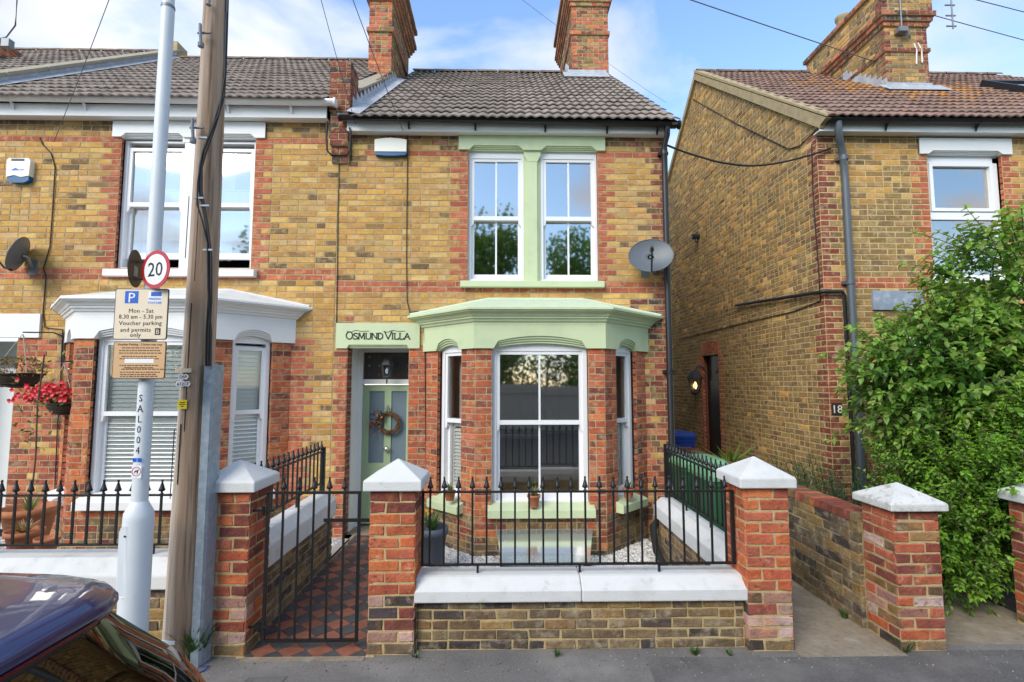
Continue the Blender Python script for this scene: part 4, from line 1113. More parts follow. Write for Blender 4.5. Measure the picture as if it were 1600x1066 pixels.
roof(H3, GX-0.03, 10.8, 'tile_red', jseed=21, dz=DZ3, rows=17)
vg = MB(); zz0, zz1 = EZ0+DZ3, RZ0+DZ3
vg.prism([(EY-0.02, zz0-0.02), (RY, zz1-0.02), (2*RY-EY, zz0), (2*RY-EY, zz0-0.12), (RY, zz1-0.16), (EY+0.12, zz0-0.09), (EY+0.1, zz0-0.06)], lambda a, b, c: (c, a, b), GX-0.055, GX+0.02); vg.build('verge', 'verge_mortar', H3)
ct = MB(); ct.prism([(EY-0.02, zz0+0.0), (EY-0.02, zz0+0.03), (RY, zz1+0.06), (RY, zz1-0.0)], lambda a, b, c: (c, a, b), GX-0.06, GX+0.10); ct.build('verge_undercloak', 'verge_mortar', H3)
def cc3(u, v, s, L, pr):
    if pr > 0: return random.choice(['rd', 'rd', 'r', 'k'])
    return 'rd' if (u < 0.1 or u > L-0.1) else random.choice(['b', 'y', 'b', 'd'])
chimney(H3, 6.66, 7.42, 8.35, 10.4, [(6.4, 7.60, 0.0), (7.60, 7.67, 0.03), (7.67, 8.06, 0.0), (8.06, 8.14, 0.035), (8.14, 8.22, 0.07), (8.22, 8.30, 0.105), (8.30, 8.75, 0.07), (8.75, 8.83, 0.12)], cc3, limit=100)
zr3 = lambda y: EZ0+DZ3+(y-EY)*0.7728
ap = MB(); ap.add([(6.5, 8.10, zr3(8.1)+0.07), (7.6, 8.10, zr3(8.1)+0.07), (7.6, 8.345, zr3(8.34)+0.11), (6.5, 8.345, zr3(8.34)+0.11)], [(0, 1, 2, 3)])
ap.box(6.64, 7.44, 8.325, 8.34, zr3(8.3), zr3(8.34)+0.14)
for k in range(9): ap.box(6.635, 6.65, 8.33+0.12*k, 8.45+0.12*k, zr3(8.33+0.12*k), zr3(8.33+0.12*k)+0.24)
ap.build('chimney_flashing', 'lead', H3)
pot = MB().lathe([(0.13, 0), (0.15, 0.05), (0.12, 0.1), (0.115, 0.5), (0.14, 0.52), (0.14, 0.58)], (7.04, 9.9, 8.83), 14); pot.build('chimney_pot', 'verge_mortar', H3)
cw = MB()
for k, (a, b) in enumerate((((1428, 68), (1432, 100)), ((1434, 67), (1441, 98)))):
    p, q = onY(*a, 8.33), onY(*b, 8.33); cw.tube([p, ((p.x+q.x)/2+0.03, 8.33, (p.z+q.z)/2+0.06), q], 0.012, 6)
cw.build('loose_cable', 'white_paint', H3)
p = onY(1405, 50, 8.30); q = onY(1405, -20, 8.30)
ar = MB().tube([(p.x, 8.24, p.z), (p.x, 8.24, q.z+0.3)], 0.014, 6); ar.box(p.x-0.06, p.x+0.1, 8.22, 8.34, p.z-0.03, p.z+0.05)
for k in range(7):
    rr = 0.07; ar.tube([(p.x+0.13+rr*math.cos(t*0.9+k), 8.30, p.z-0.06+rr*math.sin(t*0.9+k*0.4)+k*0.008) for t in range(8)], 0.004, 4)
ar.build('aerial_mast', 'galv_dark', H3)
p = onY(1485, 40, 8.6); ar = MB().tube([(p.x, 8.55, p.z-0.1), (p.x, 8.55, p.z+1.2)], 0.013, 6)
for k in range(3): ar.box(p.x-0.12, p.x+0.06, 8.54, 8.56, p.z-0.06+0.2*k, p.z-0.04+0.2*k)
ar.build('aerial_mast', 'galv_dark', H3)
# roof window on the right
Mx = Matrix(((1, 0, 0, 8.6), (0, SD.y, SN.y, 7.9), (0, SD.z, SN.z, zr3(7.9)+0.05), (0, 0, 0, 1)))
rw = MB()
for b in ((0, 1.1, 0, 0.08, 0, 0.10), (0, 1.1, 0.9, 0.98, 0, 0.10), (0, 0.08, 0.08, 0.9, 0, 0.10), (1.02, 1.1, 0.08, 0.9, 0, 0.10)): rw.box(*b)
rw.v = [tuple(Mx @ Vector(v)) for v in rw.v]; RW = rw.build('roof_window', 'black_plastic', H3)
gp_ = MB().add([Mx @ Vector(v) for v in ((0.08, 0.08, 0.07), (1.02, 0.08, 0.07), (1.02, 0.9, 0.07), (0.08, 0.9, 0.07))], [(0, 1, 2, 3)]); gp_.build('pane', 'glass', RW)
MB().box(GX+0.07, 11, YF+0.07, YF+0.09, -0.1, 0.1).build('footing', 'mortar', H3)

# ------------------------------------------------------------------ garden piers and walls
def pier(label, x0, x1, y0, ztop, rows, capm='white_masonry', cap_h=0.078, apex=0.2, over=0.04, cls=None, wear=4, group='brick piers along the pavement', y1=None, seed=0):
    y1 = y1 or y0+0.33
    t = thing('gate_pier', label, 'pier', ((x0+x1)/2, (y0+y1)/2, 0), group)
    MB().box(x0+0.006, x1-0.006, y0+0.006, y1-0.006, -0.05, ztop).build('mortar_core', 'mortar_pale', t)
    ch = ztop/rows
    def c(u, v, i):
        if i < wear: return random.choice(['w', 'w', 'w', 'rd', 'k', 'o']) if i else random.choice(['k', 'w', 'd'])
        return cls(i) if cls else random.choice(['o', 'o', 'o', 'r', 'rd'])
    W_ = x1-x0; D_ = y1-y0
    def bond(i, L):
        a = L*0.655
        return [(0, a), (a, L)] if i % 2 else [(0, L-a), (L-a, L)]
    for s in ('front', 'left', 'right'):
        if s == 'front': pl, L = Plane((x0, y0, 0), (1, 0, 0), (0, -1, 0)), W_
        elif s == 'right': pl, L = Plane((x1, y0, 0), (0, 1, 0), (1, 0, 0)), D_
        else: pl, L = Plane((x0, y0, 0), (0, 1, 0), (-1, 0, 0)), D_
        brickwork(None, '', pl, 0.0, ztop, (0, L), c, into=t, ch=ch, bmat='brick_pier', joint=0.012, jit=0.005, chf=0.006, dep=0.03,
                  forced=lambda i, v, L=L, s=s: [(a, b, c(a, v, i)) for a, b in bond(i+(s != 'front'), L)])
    a0, a1, b0, b1 = x0-over, x1+over, y0-over, y1+over
    xm, ym = (x0+x1)/2, (y0+y1)/2; z0, z1, z2 = ztop+0.002, ztop+cap_h, ztop+apex
    e = 0.008
    vs = [(a0, b0, z0), (a1, b0, z0), (a1, b1, z0), (a0, b1, z0), (a0, b0, z1-e), (a1, b0, z1-e), (a1, b1, z1-e), (a0, b1, z1-e),
          (a0+e, b0+e, z1), (a1-e, b0+e, z1), (a1-e, b1-e, z1), (a0+e, b1-e, z1), (xm, ym, z2)]
    fs = [(3, 2, 1, 0)]+[(i, (i+1) % 4, (i+1) % 4+4, i+4) for i in range(4)]+[(i+4, (i+1) % 4+4, (i+1) % 4+8, i+8) for i in range(4)]+[(i+8, (i+1) % 4+8, 12) for i in range(4)]
    MB().add(vs, fs).build('cap', capm, t)
    return t
P1 = pier('brick gate pier with white pyramid cap right beside the telegraph pole', -2.08, -1.75, YP, 1.10, 14, cls=lambda i: random.choice(['rd', 'r', 'rd', 'o']), wear=5)
P2 = pier('brick gate pier with white pyramid cap in front of the green door', -0.926, -0.60, YP, 1.105, 14, cls=lambda i: 'rd' if i > 11 else random.choice(['o', 'o', 'r']), wear=5)
P3 = pier('orange brick pier with white pyramid cap at the alley corner of the railings', 1.716, 2.04, YP, 1.115, 14, cls=lambda i: random.choice(['o', 'o', 'r', 'o']), wear=5)
P4 = pier('mottled brick pier with stained grey white cap at the end of the alley wall', 2.77, 3.10, YP-0.02, 0.955, 13, capm='white_weathered', cap_h=0.06, apex=0.17,
          cls=lambda i: random.choice(['o', 'r', 'w', 'r', 'rd', 'yd']), wear=1)
P5 = pier('partly hidden brick pier with white cap at the right edge beside the shrub', 4.04, 4.40, YP+0.1, 0.93, 12, cls=lambda i: random.choice(['rd', 'o', 'r', 'rd']), wear=1)

def coping(parent, prof, fn, a, b, n=2, m='white_masonry'):
    for k in range(n):
        p, q = a+(b-a)*k/n, a+(b-a)*(k+1)/n
        MB().prism(prof, fn, p+(0.0015 if k else 0), q-(0.0015 if k < n-1 else 0)).build('coping', m, parent)
def wallc(u, v, i): return random.choice(['d', 'd', 'b', 'd', 'd', 'yd', 'd', 'k'])
# front dwarf wall with white coping
FWX0, FWX1 = -0.60, 1.716
zA, zB, zC = 0.337, 0.423, 0.49
WF1 = thing('garden_wall', 'low brown brick front wall with white coping below the black railings', 'wall', (0.55, 3.85, 0), 'garden walls')
MB().box(FWX0, FWX1, 3.743, 3.97, -0.05, zA).build('mortar_core', 'mortar_pale', WF1)
pl = Plane((FWX0, 3.735, 0), (1, 0, 0), (0, -1, 0))
brickwork(None, '', pl, 0.0, zA, (0, FWX1-FWX0), lambda u, v, i: wallc(u, v, i) if i else random.choice(['k', 'd']), into=WF1, ch=zA/5, bmat='brick_old', st=0.225, hdr=0.18, joint=0.013, jit=0.005, chf=0.006, dep=0.03)
coping(WF1, [(3.685, zA), (3.685, zB-0.01), (3.692, zB), (3.77, zC-0.006), (3.79, zC), (3.95, zC), (4.02, zB), (4.02, zA)], lambda a, b, c: (c, a, b), FWX0-0.012, FWX1+0.012, 2)
# left boundary wall (between the two paths) and right boundary wall
def sidewall(label, x0, x1, y0, y1, zb, zt, zt2, face, cover=None, group='garden walls', ext=None):
    t = thing('garden_wall', label, 'wall', ((x0+x1)/2, (y0+y1)/2, 0), group)
    MB().box(x0+0.008, x1-0.008, y0, y1, -0.06, zb).build('mortar_core', 'mortar', t)
    for f in face:
        if f == 'right': p_, L = Plane((x1, y0, 0), (0, 1, 0), (1, 0, 0)), y1-y0
        elif f == 'left': p_, L = Plane((x0, y0, 0), (0, 1, 0), (-1, 0, 0)), y1-y0
        n = round(zb/0.076)
        brickwork(None, '', p_, 0.0, zb, (0, L), wallc, into=t, ch=zb/n, bmat='brick_old', st=0.225, hdr=0.2, joint=0.012, jit=0.005, dep=0.03, chf=0.005)
    if cover:
        xm = (x0+x1)/2; o = 0.035
        coping(t, [(x0-o, zb), (x1+o, zb), (x1+o, zt), (x1-0.05, zt2), (x0+0.05, zt2), (x0-o, zt)], lambda a, b, c: (a, c, b), y0, y1-0.0, 2)
    return t
sidewall('brown brick side wall with white coping left of the tiled path', -2.03, -1.80, 4.012, 5.62, 0.46, 0.62, 0.70, ('right', 'left'), cover=True)
sidewall('brick side wall with white coping and railings beside the alley', 1.735, 1.965, 4.012, 5.85, 0.37, 0.50, 0.58, ('left', 'right'), cover=True)
AW = thing('garden_wall', 'long brown brick wall along the alley behind the mottled pier', 'wall', (2.84, 6.0, 0), 'garden walls')
MB().box(2.748, 2.942, 4.0, 8.1, -0.05, 0.78).build('mortar_core', 'mortar', AW)
brickwork(None, '', Plane((2.74, 3.99, 0), (0, 1, 0), (-1, 0, 0)), 0.0, 0.78, (0, 4.1), lambda u, v, i: random.choice(['d', 'd', 'd', 'b', 'k']), into=AW, ch=0.078, bmat='brick_old', st=0.225, hdr=0.25, jit=0.005, dep=0.03)
for k in range(54):
    a = 4.0+k*0.0759; cc = bcol(random.choice(['rd', 'rd', 'd', 'rd', 'd', 'd', 'r'])) 
    m1 = MB(); m1.box(2.735+random.uniform(-.003, .003), 2.948, a+0.005, a+0.0705, 0.782, 0.85+random.uniform(-.004, .004), cc); m1.build('coping_brick', 'brick_pier', AW)
# left neighbour's front wall
WL = thing('garden_wall', 'low brick front wall with white coping behind the lamp post and car', 'wall', (-4.6, 3.85, 0), 'garden walls')
MB().box(-8.0, -2.08, 3.743, 3.97, -0.05, 0.44).build('mortar_core', 'mortar_pale', WL)
brickwork(None, '', Plane((-8.0, 3.735, 0), (1, 0, 0), (0, -1, 0)), 0.0, 0.44, (0, 5.92), wallc, into=WL, ch=0.44/6, bmat='brick_old', st=0.225, hdr=0.18, joint=0.012, jit=0.005, dep=0.03)
coping(WL, [(3.685, 0.44), (3.685, 0.535), (3.77, 0.635), (3.95, 0.64), (4.02, 0.535), (4.02, 0.44)], lambda a, b, c: (c, a, b), -8.0, -2.09, 3)

# ------------------------------------------------------------------ railings and gate
FIN = [(0.0075, 0), (0.012, 0.004), (0.012, 0.012), (0.007, 0.017), (0.007, 0.024), (0.021, 0.031), (0.0225, 0.036), (0.0165, 0.052), (0.0105, 0.074), (0.0055, 0.094), (0.0078, 0.099), (0.0078, 0.106), (0.002, 0.112)]
def spindle_mesh(h, name='spindle', small=1.0):
    mb = MB().box(-0.0068, 0.0068, -0.0068, 0.0068, 0, h)
    mb.lathe([(r*small, z*small) for r, z in FIN], (0, 0, h), 10)
    return mb.mesh(name, 'black_metal')
def railing(label, A, B, zb, zt, n, group='black spear railings', legs=(), posts=(), small=1.0, legz=0.1):
    A, B = Vector(A), Vector(B); d = (B-A); L = d.length; d.normalize(); ang = math.atan2(d.y, d.x)
    t = thing('railing', label, 'railing', ((A.x+B.x)/2, (A.y+B.y)/2, zb-legz), group)
    pl = Plane((A.x, A.y, 0), (d.x, d.y, 0), (d.y, -d.x, 0))
    MB().pbox(pl, 0, L, zt-0.006, zt+0.006, -0.014, 0.014).build('top_rail', 'black_metal', t)
    MB().pbox(pl, 0, L, zb-0.006, zb+0.006, -0.014, 0.014).build('bottom_rail', 'black_metal', t)
    me = spindle_mesh(zt-zb, small=small)
    for k in range(n):
        p = A+d*(L*(k+0.5)/n)
        link('spindle', me, t, Matrix.Translation((p.x, p.y, zb)) @ Matrix.Rotation(ang+random.uniform(-0.02, 0.02), 4, 'Z') @ Matrix.Rotation(random.uniform(-0.004, 0.004), 4, 'Y'))
    for q in legs:
        p = A+d*q; MB().box(p.x-0.008, p.x+0.008, p.y-0.008, p.y+0.008, zb-legz, zb).build('leg', 'black_metal', t)
    for q, z0, z1, w in posts:
        p = A+d*q; MB().box(p.x-w, p.x+w, p.y-w, p.y+w, z0, z1).build('post', 'black_metal', t)
    return t
RYF = 3.83
railing('black spear topped railing on the white coping in front of the green bay', (-0.575, RYF), (1.695, RYF), 0.548, 1.063, 22, legs=(0.40, 1.14, 1.72), posts=((0.0, 0.54, 1.07, 0.009), (2.27, 0.54, 1.07, 0.012)), legz=0.06)
railing('black spear topped railing left of the lamp post before the white bay', (-7.9, RYF), (-2.10, RYF), 0.705, 1.05, 56, legs=(0.6, 1.8, 3.0, 4.25, 5.4), posts=((5.8, 0.65, 1.06, 0.010),), legz=0.07)
railing('black railing running back to the house left of the tiled path', (-1.915, 4.02), (-1.915, 5.60), 0.80, 1.13, 15, posts=((1.58, 0.70, 1.17, 0.022),), legs=(0.3, 0.9), legz=0.105)
railing('black railing running back to the house in front of the green bins', (1.85, 4.02), (1.85, 5.82), 0.66, 1.09, 18, posts=((1.80, 0.58, 1.17, 0.022), (0.0, 0.58, 1.1, 0.012)), legs=(0.6, 1.2), legz=0.09)
GT = thing('garden_gate', 'black iron garden gate with five spear points across the tiled path', 'gate', (-1.33, 3.74, 0.0))
gx0, gx1, gy = -1.655, -1.012, 3.74
gz0, gz1 = onY(500, 1000, gy).z, onY(500, 770, gy).z
for nm, a in (('hinge_stile', gx0), ('latch_stile', gx1)): MB().box(a-0.010, a+0.010, gy-0.010, gy+0.010, gz0-0.01, gz1+0.008).build(nm, 'black_metal', GT)
MB().box(gx0-0.01, gx1+0.01, gy-0.011, gy+0.011, gz1-0.008, gz1+0.009).build('top_rail', 'black_metal', GT)
MB().box(gx0-0.01, gx1+0.01, gy-0.011, gy+0.011, gz0-0.012, gz0+0.006).build('bottom_rail', 'black_metal', GT)
gsm = spindle_mesh(gz1-gz0, 'gate_bar')
for k in range(5): link('gate_bar', gsm, GT, Matrix.Translation((gx0+(gx1-gx0)*(k+1)/6, gy, gz0)) @ Matrix.Rotation(random.uniform(-.2, .2), 4, 'Z'))
zl = onY(560, 812, gy).z
MB().box(gx0+(gx1-gx0)*0.62, gx1+0.085, gy-0.018, gy-0.011, zl-0.012, zl+0.012).build('latch', 'black_metal', GT)
for zz in (onY(430, 797, gy).z, onY(430, 978, gy).z):
    MB().box(gx0-0.10, gx0+0.05, gy-0.02, gy-0.011, zz-0.008, zz+0.008).tube([(gx0-0.025, gy-0.015, zz-0.03), (gx0-0.025, gy-0.015, zz+0.03)], 0.012, 8).build('hinge', 'black_metal', GT)

# ------------------------------------------------------------------ tiled path
TP = struct(MB().box(-1.80, -0.87, 3.66, 6.44, -0.06, 0.004).build('garden_path', 'mortar_pale'))
struct(MB().box(-1.75, -0.93, 3.615, 3.66, -0.02, 0.006).build('path_edging', 'concrete'))
hd = 0.098
def clip(poly, x0, x1, y0, y1):
    for ax, lim, sg in ((0, x0, 1), (0, x1, -1), (1, y0, 1), (1, y1, -1)):
        o = []
        for i in range(len(poly)):
            p, q = poly[i], poly[(i+1) % len(poly)]
            ip, iq = sg*(p[ax]-lim) >= 0, sg*(q[ax]-lim) >= 0
            if ip: o.append(p)
            if ip != iq:
                t = (lim-p[ax])/(q[ax]-p[ax]); o.append((p[0]+t*(q[0]-p[0]), p[1]+t*(q[1]-p[1])))
        poly = o
        if len(poly) < 3: return None
    return poly
nt = 0
for j in range(-2, 34):
    for i in range(-1, 12):
        cx_, cy_ = -1.77+i*hd+0.02, 3.64+j*hd
        if (i+j) % 2: continue
        g_ = hd-0.0035
        r0 = (-1.787, -0.885, 3.667, 6.43)
        if cy_ < 4.0: r0 = (-1.745, -0.93, 3.667, 6.43)
        po = clip([(cx_-g_, cy_), (cx_, cy_-g_), (cx_+g_, cy_), (cx_, cy_+g_)], *r0)
        if not po: continue
        ar_ = abs(sum(po[k][0]*po[(k+1) % len(po)][1]-po[(k+1) % len(po)][0]*po[k][1] for k in range(len(po))))/2
        if ar_ < 0.0008: continue
        h = random.uniform(-0.0012, 0.0012); sx, sy = random.uniform(-.006, .006), random.uniform(-.006, .006)
        MB().prism(po, lambda a, b, c: (a, b, c+((a-cx_)*sx+(b-cy_)*sy if c > 0.003 else 0)), 0.001, 0.0105+h).build('floor_tile', 'tile_path_red' if j % 2 else 'tile_path_black', TP)

# ------------------------------------------------------------------ lettering helper
def text(parent, s, pl, u, v, size, m, w=0.0, align='LEFT', depth=0.0006, name='lettering', vertical=False, sx=1.0, space=1.0):
    cu = bpy.data.curves.new('t', 'FONT'); cu.body = s; cu.size = size; cu.align_x = align; cu.extrude = depth
    cu.resolution_u = 2; cu.space_character = space
    to = bpy.data.objects.new('t', cu); COL.objects.link(to)
    me = bpy.data.meshes.new_from_object(to)
    bpy.data.objects.remove(to); bpy.data.curves.remove(cu)
    for q in me.vertices:
        q.co = pl.p(u+q.co.x*sx, v+q.co.y, w+q.co.z+depth)
    me.name = name; me.materials.clear(); me.materials.append(M_[m])
    return link(name, me, parent)

# ------------------------------------------------------------------ telegraph pole
pb = onZ(279, 1043, 0.0)
PX, PYY = pb.x-0.045, pb.y+0.10
TPOLE = thing('telegraph_pole', 'tall weathered wooden telegraph pole with black cables on the pavement', 'telegraph pole', (PX, PYY, 0))
ptop = 8.2
pts = [(PX+0.02*math.sin(z*0.5), PYY, z) for z in [-0.1, 0.6, 1.4, 2.2, 3.0, 3.8, 4.6, 5.6, 6.8, ptop]]
pm = MB(); n = 28; vs = []
for i, q in enumerate(pts):
    r = 0.119-0.0085*q[2]
    for k in range(n):
        th = 2*math.pi*k/n; rr = r*(1+0.02*noise.noise((math.cos(th)*3, math.sin(th)*3, q[2]*0.3)))
        vs.append((q[0]+rr*math.cos(th), q[1]+rr*math.sin(th), q[2]))
pm.add(vs, [(i*n+k, i*n+(k+1) % n, (i+1)*n+(k+1) % n, (i+1)*n+k) for i in range(len(pts)-1) for k in range(n)], None, True)
pm.build('shaft', 'pole_wood', TPOLE)
rad = lambda z: 0.119-0.0085*z
for k in range(7):                                  # drying splits in the timber
    th = R(random.uniform(200, 330)); z0_ = random.uniform(0.4, 4); L = random.uniform(0.3, 0.9)
    q = MB(); 
    for e in range(6):
        z = z0_+L*e/6; r = rad(z)+0.0005
        q.box(PX+r*math.cos(th)-0.0025, PX+r*math.cos(th)+0.0025, PYY+r*math.sin(th)-0.002, PYY+r*math.sin(th)+0.002, z, z+L/6)
    q.build('split', 'sign_black', TPOLE)
# galvanised capping over the cables on the right of the pole
cb = onZ(318, 1047, 0.0); gx = PX+0.150; zc = onY(322, 570, PYY-0.03).z
cm = MB(); cm.prism([(gx-0.036, PYY-0.09), (gx-0.026, PYY-0.112), (gx+0.026, PYY-0.112), (gx+0.036, PYY-0.09), (gx+0.036, PYY+0.02), (gx+0.031, PYY+0.02), (gx+0.031, PYY-0.086), (gx+0.023, PYY-0.106), (gx-0.023, PYY-0.106), (gx-0.031, PYY-0.086), (gx-0.031, PYY+0.02), (gx-0.036, PYY+0.02)], lambda a, b, c: (a, b, c), 0.0, zc)
cm.build('cable_guard', 'galv', TPOLE)
def ppt(x, y, dY=-0.10): p = onY(x, y, PYY+dY); return (p.x, p.y, p.z)
for off, pth in ((0, [(352, 0), (350, 100), (347, 150), (335, 190), (318, 235), (312, 262), (312, 300), (322, 350), (327, 400), (326, 470), (323, 520), (322, 572)]),
                 (1, [(356, 0), (353, 100), (350, 150), (337, 195), (321, 240), (315, 262), (315, 300), (324, 350), (330, 400), (330, 470), (327, 520), (326, 572)]),
                 (2, [(354, 20), (351, 120), (343, 175), (326, 215), (316, 240), (309, 285), (308, 320), (316, 345), (324, 380), (325, 450), (330, 520), (329, 572)])):
    MB().tube([ppt(x, y, -0.13-0.008*off) for x, y in pth], 0.0075-0.002*(off == 2), 6).build('cable', 'cable', TPOLE)
for x, y in ((312, 310), (321, 322), (326, 391), (318, 216)):
    p = ppt(x, y, -0.135); MB().box(p[0]-0.035, p[0]+0.03, p[1]-0.012, p[1]+0.006, p[2]-0.006, p[2]+0.006).build('cable_clip', 'galv', TPOLE)
for x, y in ((320, 52), (308, 200)):                # pole step brackets with a hanging shackle
    p = ppt(x, y, -0.12); sb = MB()
    sb.tube([(p[0]-0.03, p[1]-0.01, p[2]+0.06), (p[0]-0.015, p[1]-0.03, p[2]+0.0), (p[0]-0.005, p[1]-0.03, p[2]-0.10)], 0.011, 8)
    sb.tube([(p[0]-0.05, p[1], p[2]), (p[0]+0.05, p[1]-0.01, p[2]-0.005)], 0.008, 8); sb.lathe([(0.02, -0.015), (0.02, 0.015)], (p[0]-0.005, p[1]-0.03, p[2]-0.11), 10)
    sb.build('step_bracket', 'galv_dark', TPOLE)
p = ppt(326, 4, -0.11); MB().lathe([(0.018, -0.02), (0.012, 0.0), (0.012, 0.02)], p, 8).build('bolt', 'galv_dark', TPOLE)
p = ppt(287, 579, -0.115); MB().box(p[0]-0.055, p[0]+0.05, p[1]-0.004, p[1]+0.012, p[2]-0.014, p[2]+0.014).build('tag_strip', 'sign_cream', TPOLE)
fpl = Plane((0, PYY-0.112, 0), (1, 0, 0), (0, -1, 0))
for s, y, xc in (('DP', 589, 287), ('627', 600, 286)):
    q = onY(xc, y, PYY-0.112); w_ = 0.030*len(s)
    dsk = MB()
    for k in range(len(s)):
        dsk.lathe([(0.019, 0.0), (0.019, 0.003)], (q.x+(k-(len(s)-1)/2)*0.031, PYY-0.112, q.z), 14, Matrix.Rotation(R(90), 3, 'X'))
    dsk.build('number_disc', 'sign_white', TPOLE)
    for k, ch_ in enumerate(s): text(TPOLE, ch_, fpl, q.x+(k-(len(s)-1)/2)*0.031, q.z-0.011, 0.031, 'sign_black', 0.0035, 'CENTER')
q = onY(285, 632, PYY-0.112); MB().pbox(fpl, q.x-0.031, q.x+0.031, q.z-0.031, q.z+0.031, 0.0, 0.003).build('warning_plate', 'sign_yellow', TPOLE)
for k, wd in enumerate((0.035, 0.04, 0.02)): MB().pbox(fpl, q.x-wd/2, q.x+wd/2, q.z+0.010-k*0.013, q.z+0.016-k*0.013, 0.0031, 0.0036).build('print_line', 'sign_black', TPOLE)
q = onY(265, 1003, PYY-0.10); MB().box(q.x-0.045, q.x+0.045, PYY-0.118, PYY-0.104, q.z-0.012, q.z+0.014).build('worn_label', 'sign_white', TPOLE)

# ------------------------------------------------------------------ lamp column with signs
LPX, LPY = onY(208, 960, 3.33).x, 3.33
LAMP = thing('lamp_post', 'white painted steel lamp post with stencilled number and base door', 'lamp post', (LPX, LPY, 0))
zb_ = onY(210, 785, LPY).z
MB().lathe([(0.083, -0.02), (0.083, zb_-0.10), (0.080, zb_-0.06), (0.050, zb_), (0.046, zb_+0.01)], (LPX, LPY, 0), 24).build('base', 'post_white', LAMP)
zt_ = onY(252, 12, LPY).z
MB().lathe([(0.046, zb_+0.008), (0.042, 2.4), (0.040, zt_)], (LPX, LPY, 0), 20).build('shaft', 'post_white', LAMP)
MB().lathe([(0.041, zt_-0.012), (0.043, zt_), (0.041, zt_+0.012)], (LPX, LPY, 0), 20).build('joint_band', 'galv_dark', LAMP)
MB().lathe([(0.036, zt_), (0.033, 7.0)], (LPX, LPY, 0), 18).build('upper_shaft', 'post_white', LAMP)
MB().tube([(LPX, LPY, 6.95), (LPX, LPY-0.1, 7.25), (LPX, LPY-0.6, 7.35)], 0.03, 10).build('bracket_arm', 'post_white', LAMP)
MB().box(LPX-0.09, LPX+0.09, LPY-1.1, LPY-0.55, 7.3, 7.4).build('lantern_head', 'post_white', LAMP)
q0, q1 = onY(200, 935, LPY-0.08).z, onY(200, 822, LPY-0.08).z
dm = MB(); n_ = 9; vs = []
outl = [(-0.042, q0+0.04), (-0.03, q0+0.01), (0.0, q0), (0.03, q0+0.01), (0.042, q0+0.04), (0.042, q1-0.04), (0.03, q1-0.01), (0.0, q1), (-0.03, q1-0.01), (-0.042, q1-0.04)]
dm.prism(outl, lambda a, b, c: (LPX-0.018+a, LPY-0.0775-c-0.25*0+(a*a)*4.0, b), 0.0, 0.008); DOOR_L = dm.build('base_door', 'post_white', LAMP)
MB().lathe([(0.006, 0), (0.006, 0.004)], (LPX-0.018, LPY-0.086, q1-0.06), 8, Matrix.Rotation(R(90), 3, 'X')).build('door_lock', 'sign_black', DOOR_L)
lpl = Plane((LPX, LPY-0.0435, 0), (1, 0, 0), (0, -1, 0))
for k, ch_ in enumerate('SAL004'):
    y = 622+k*16.3; q = onY(219-k*0.5, y, LPY-0.043); text(LAMP, ch_, lpl, 0.0, q.z-0.022, 0.062, 'sign_black', 0.0, 'CENTER', sx=0.8, depth=0.001)
q = onY(215, 719, LPY-0.045); MB().pbox(lpl, -0.026, 0.026, q.z-0.012, q.z+0.012, 0, 0.0015).build('sticker', 'sign_blue', LAMP)
q = onY(214, 737, LPY-0.045); stk = MB(); stk.pbox(lpl, -0.03, 0.03, q.z-0.042, q.z+0.036, 0.0, 0.0012); stk.build('sticker', 'sign_white', LAMP)
rg_ = MB(); 
for k in range(24):
    a, b = R(15*k), R(15*(k+1))
    rg_.add([lpl.p(0.024*math.cos(a), q.z+0.024*math.sin(a), 0.0016), lpl.p(0.024*math.cos(b), q.z+0.024*math.sin(b), 0.0016), lpl.p(0.0285*math.cos(b), q.z+0.0285*math.sin(b), 0.0016), lpl.p(0.0285*math.cos(a), q.z+0.0285*math.sin(a), 0.0016)], [(0, 1, 2, 3)])
rg_.build('sticker_ring', 'sign_red', LAMP)
dg = MB(); dg.prism([(-0.014, q.z-0.012), (-0.010, q.z-0.012), (-0.008, q.z-0.004), (0.004, q.z-0.004), (0.006, q.z-0.014), (0.010, q.z-0.014), (0.010, q.z+0.004), (0.016, q.z+0.008), (0.012, q.z+0.014), (0.006, q.z+0.008), (-0.010, q.z+0.005)], lambda a, b, c: lpl.p(a, b, c), 0.0014, 0.0018); dg.build('dog_mark', 'sign_black', LAMP)

def plate_outline(u0, u1, v0, v1, r=0.014):
    pts = []
    for cx_, cy_, a in ((u1-r, v1-r, 0), (u0+r, v1-r, 90), (u0+r, v0+r, 180), (u1-r, v0+r, 270)):
        pts += [(cx_+r*math.cos(R(a+k*30)), cy_+r*math.sin(R(a+k*30))) for k in range(4)]
    return pts
SY = LPY-0.075
spl_ = Plane((0, SY, 0), (1, 0.0, 0), (0.0, -1, 0))
def sgn(name, label, x0, x1, y0, y1, face, edge):
    a, b = onY(x0, y0, SY), onY(x1, y1, SY); u0, u1, v0, v1 = a.x, b.x, b.z, a.z
    t = thing(name, label, 'sign', ((u0+u1)/2, SY, v0), 'signs on the lamp post')
    MB().prism(plate_outline(u0, u1, v0, v1), lambda p, q, c: spl_.p(p, q, c), -0.006, 0.0).build('backing', edge, t)
    MB().prism(plate_outline(u0+0.005, u1-0.005, v0+0.005, v1-0.005, 0.01), lambda p, q, c: spl_.p(p, q, c), 0.0001, 0.0012).build('face', face, t)
    for zz in (v0+(v1-v0)*0.25, v0+(v1-v0)*0.75): MB().box(LPX-0.05, LPX+0.05, SY+0.006, LPY, zz-0.012, zz+0.012).build('clamp', 'galv_dark', t)
    return t, u0, u1, v0, v1
T_, u0, u1, v0, v1 = sgn('parking_sign', 'cream parking sign with blue P and voucher parking times', 181, 260, 451, 531, 'sign_cream', 'sign_black')
W_, H_ = u1-u0, v1-v0
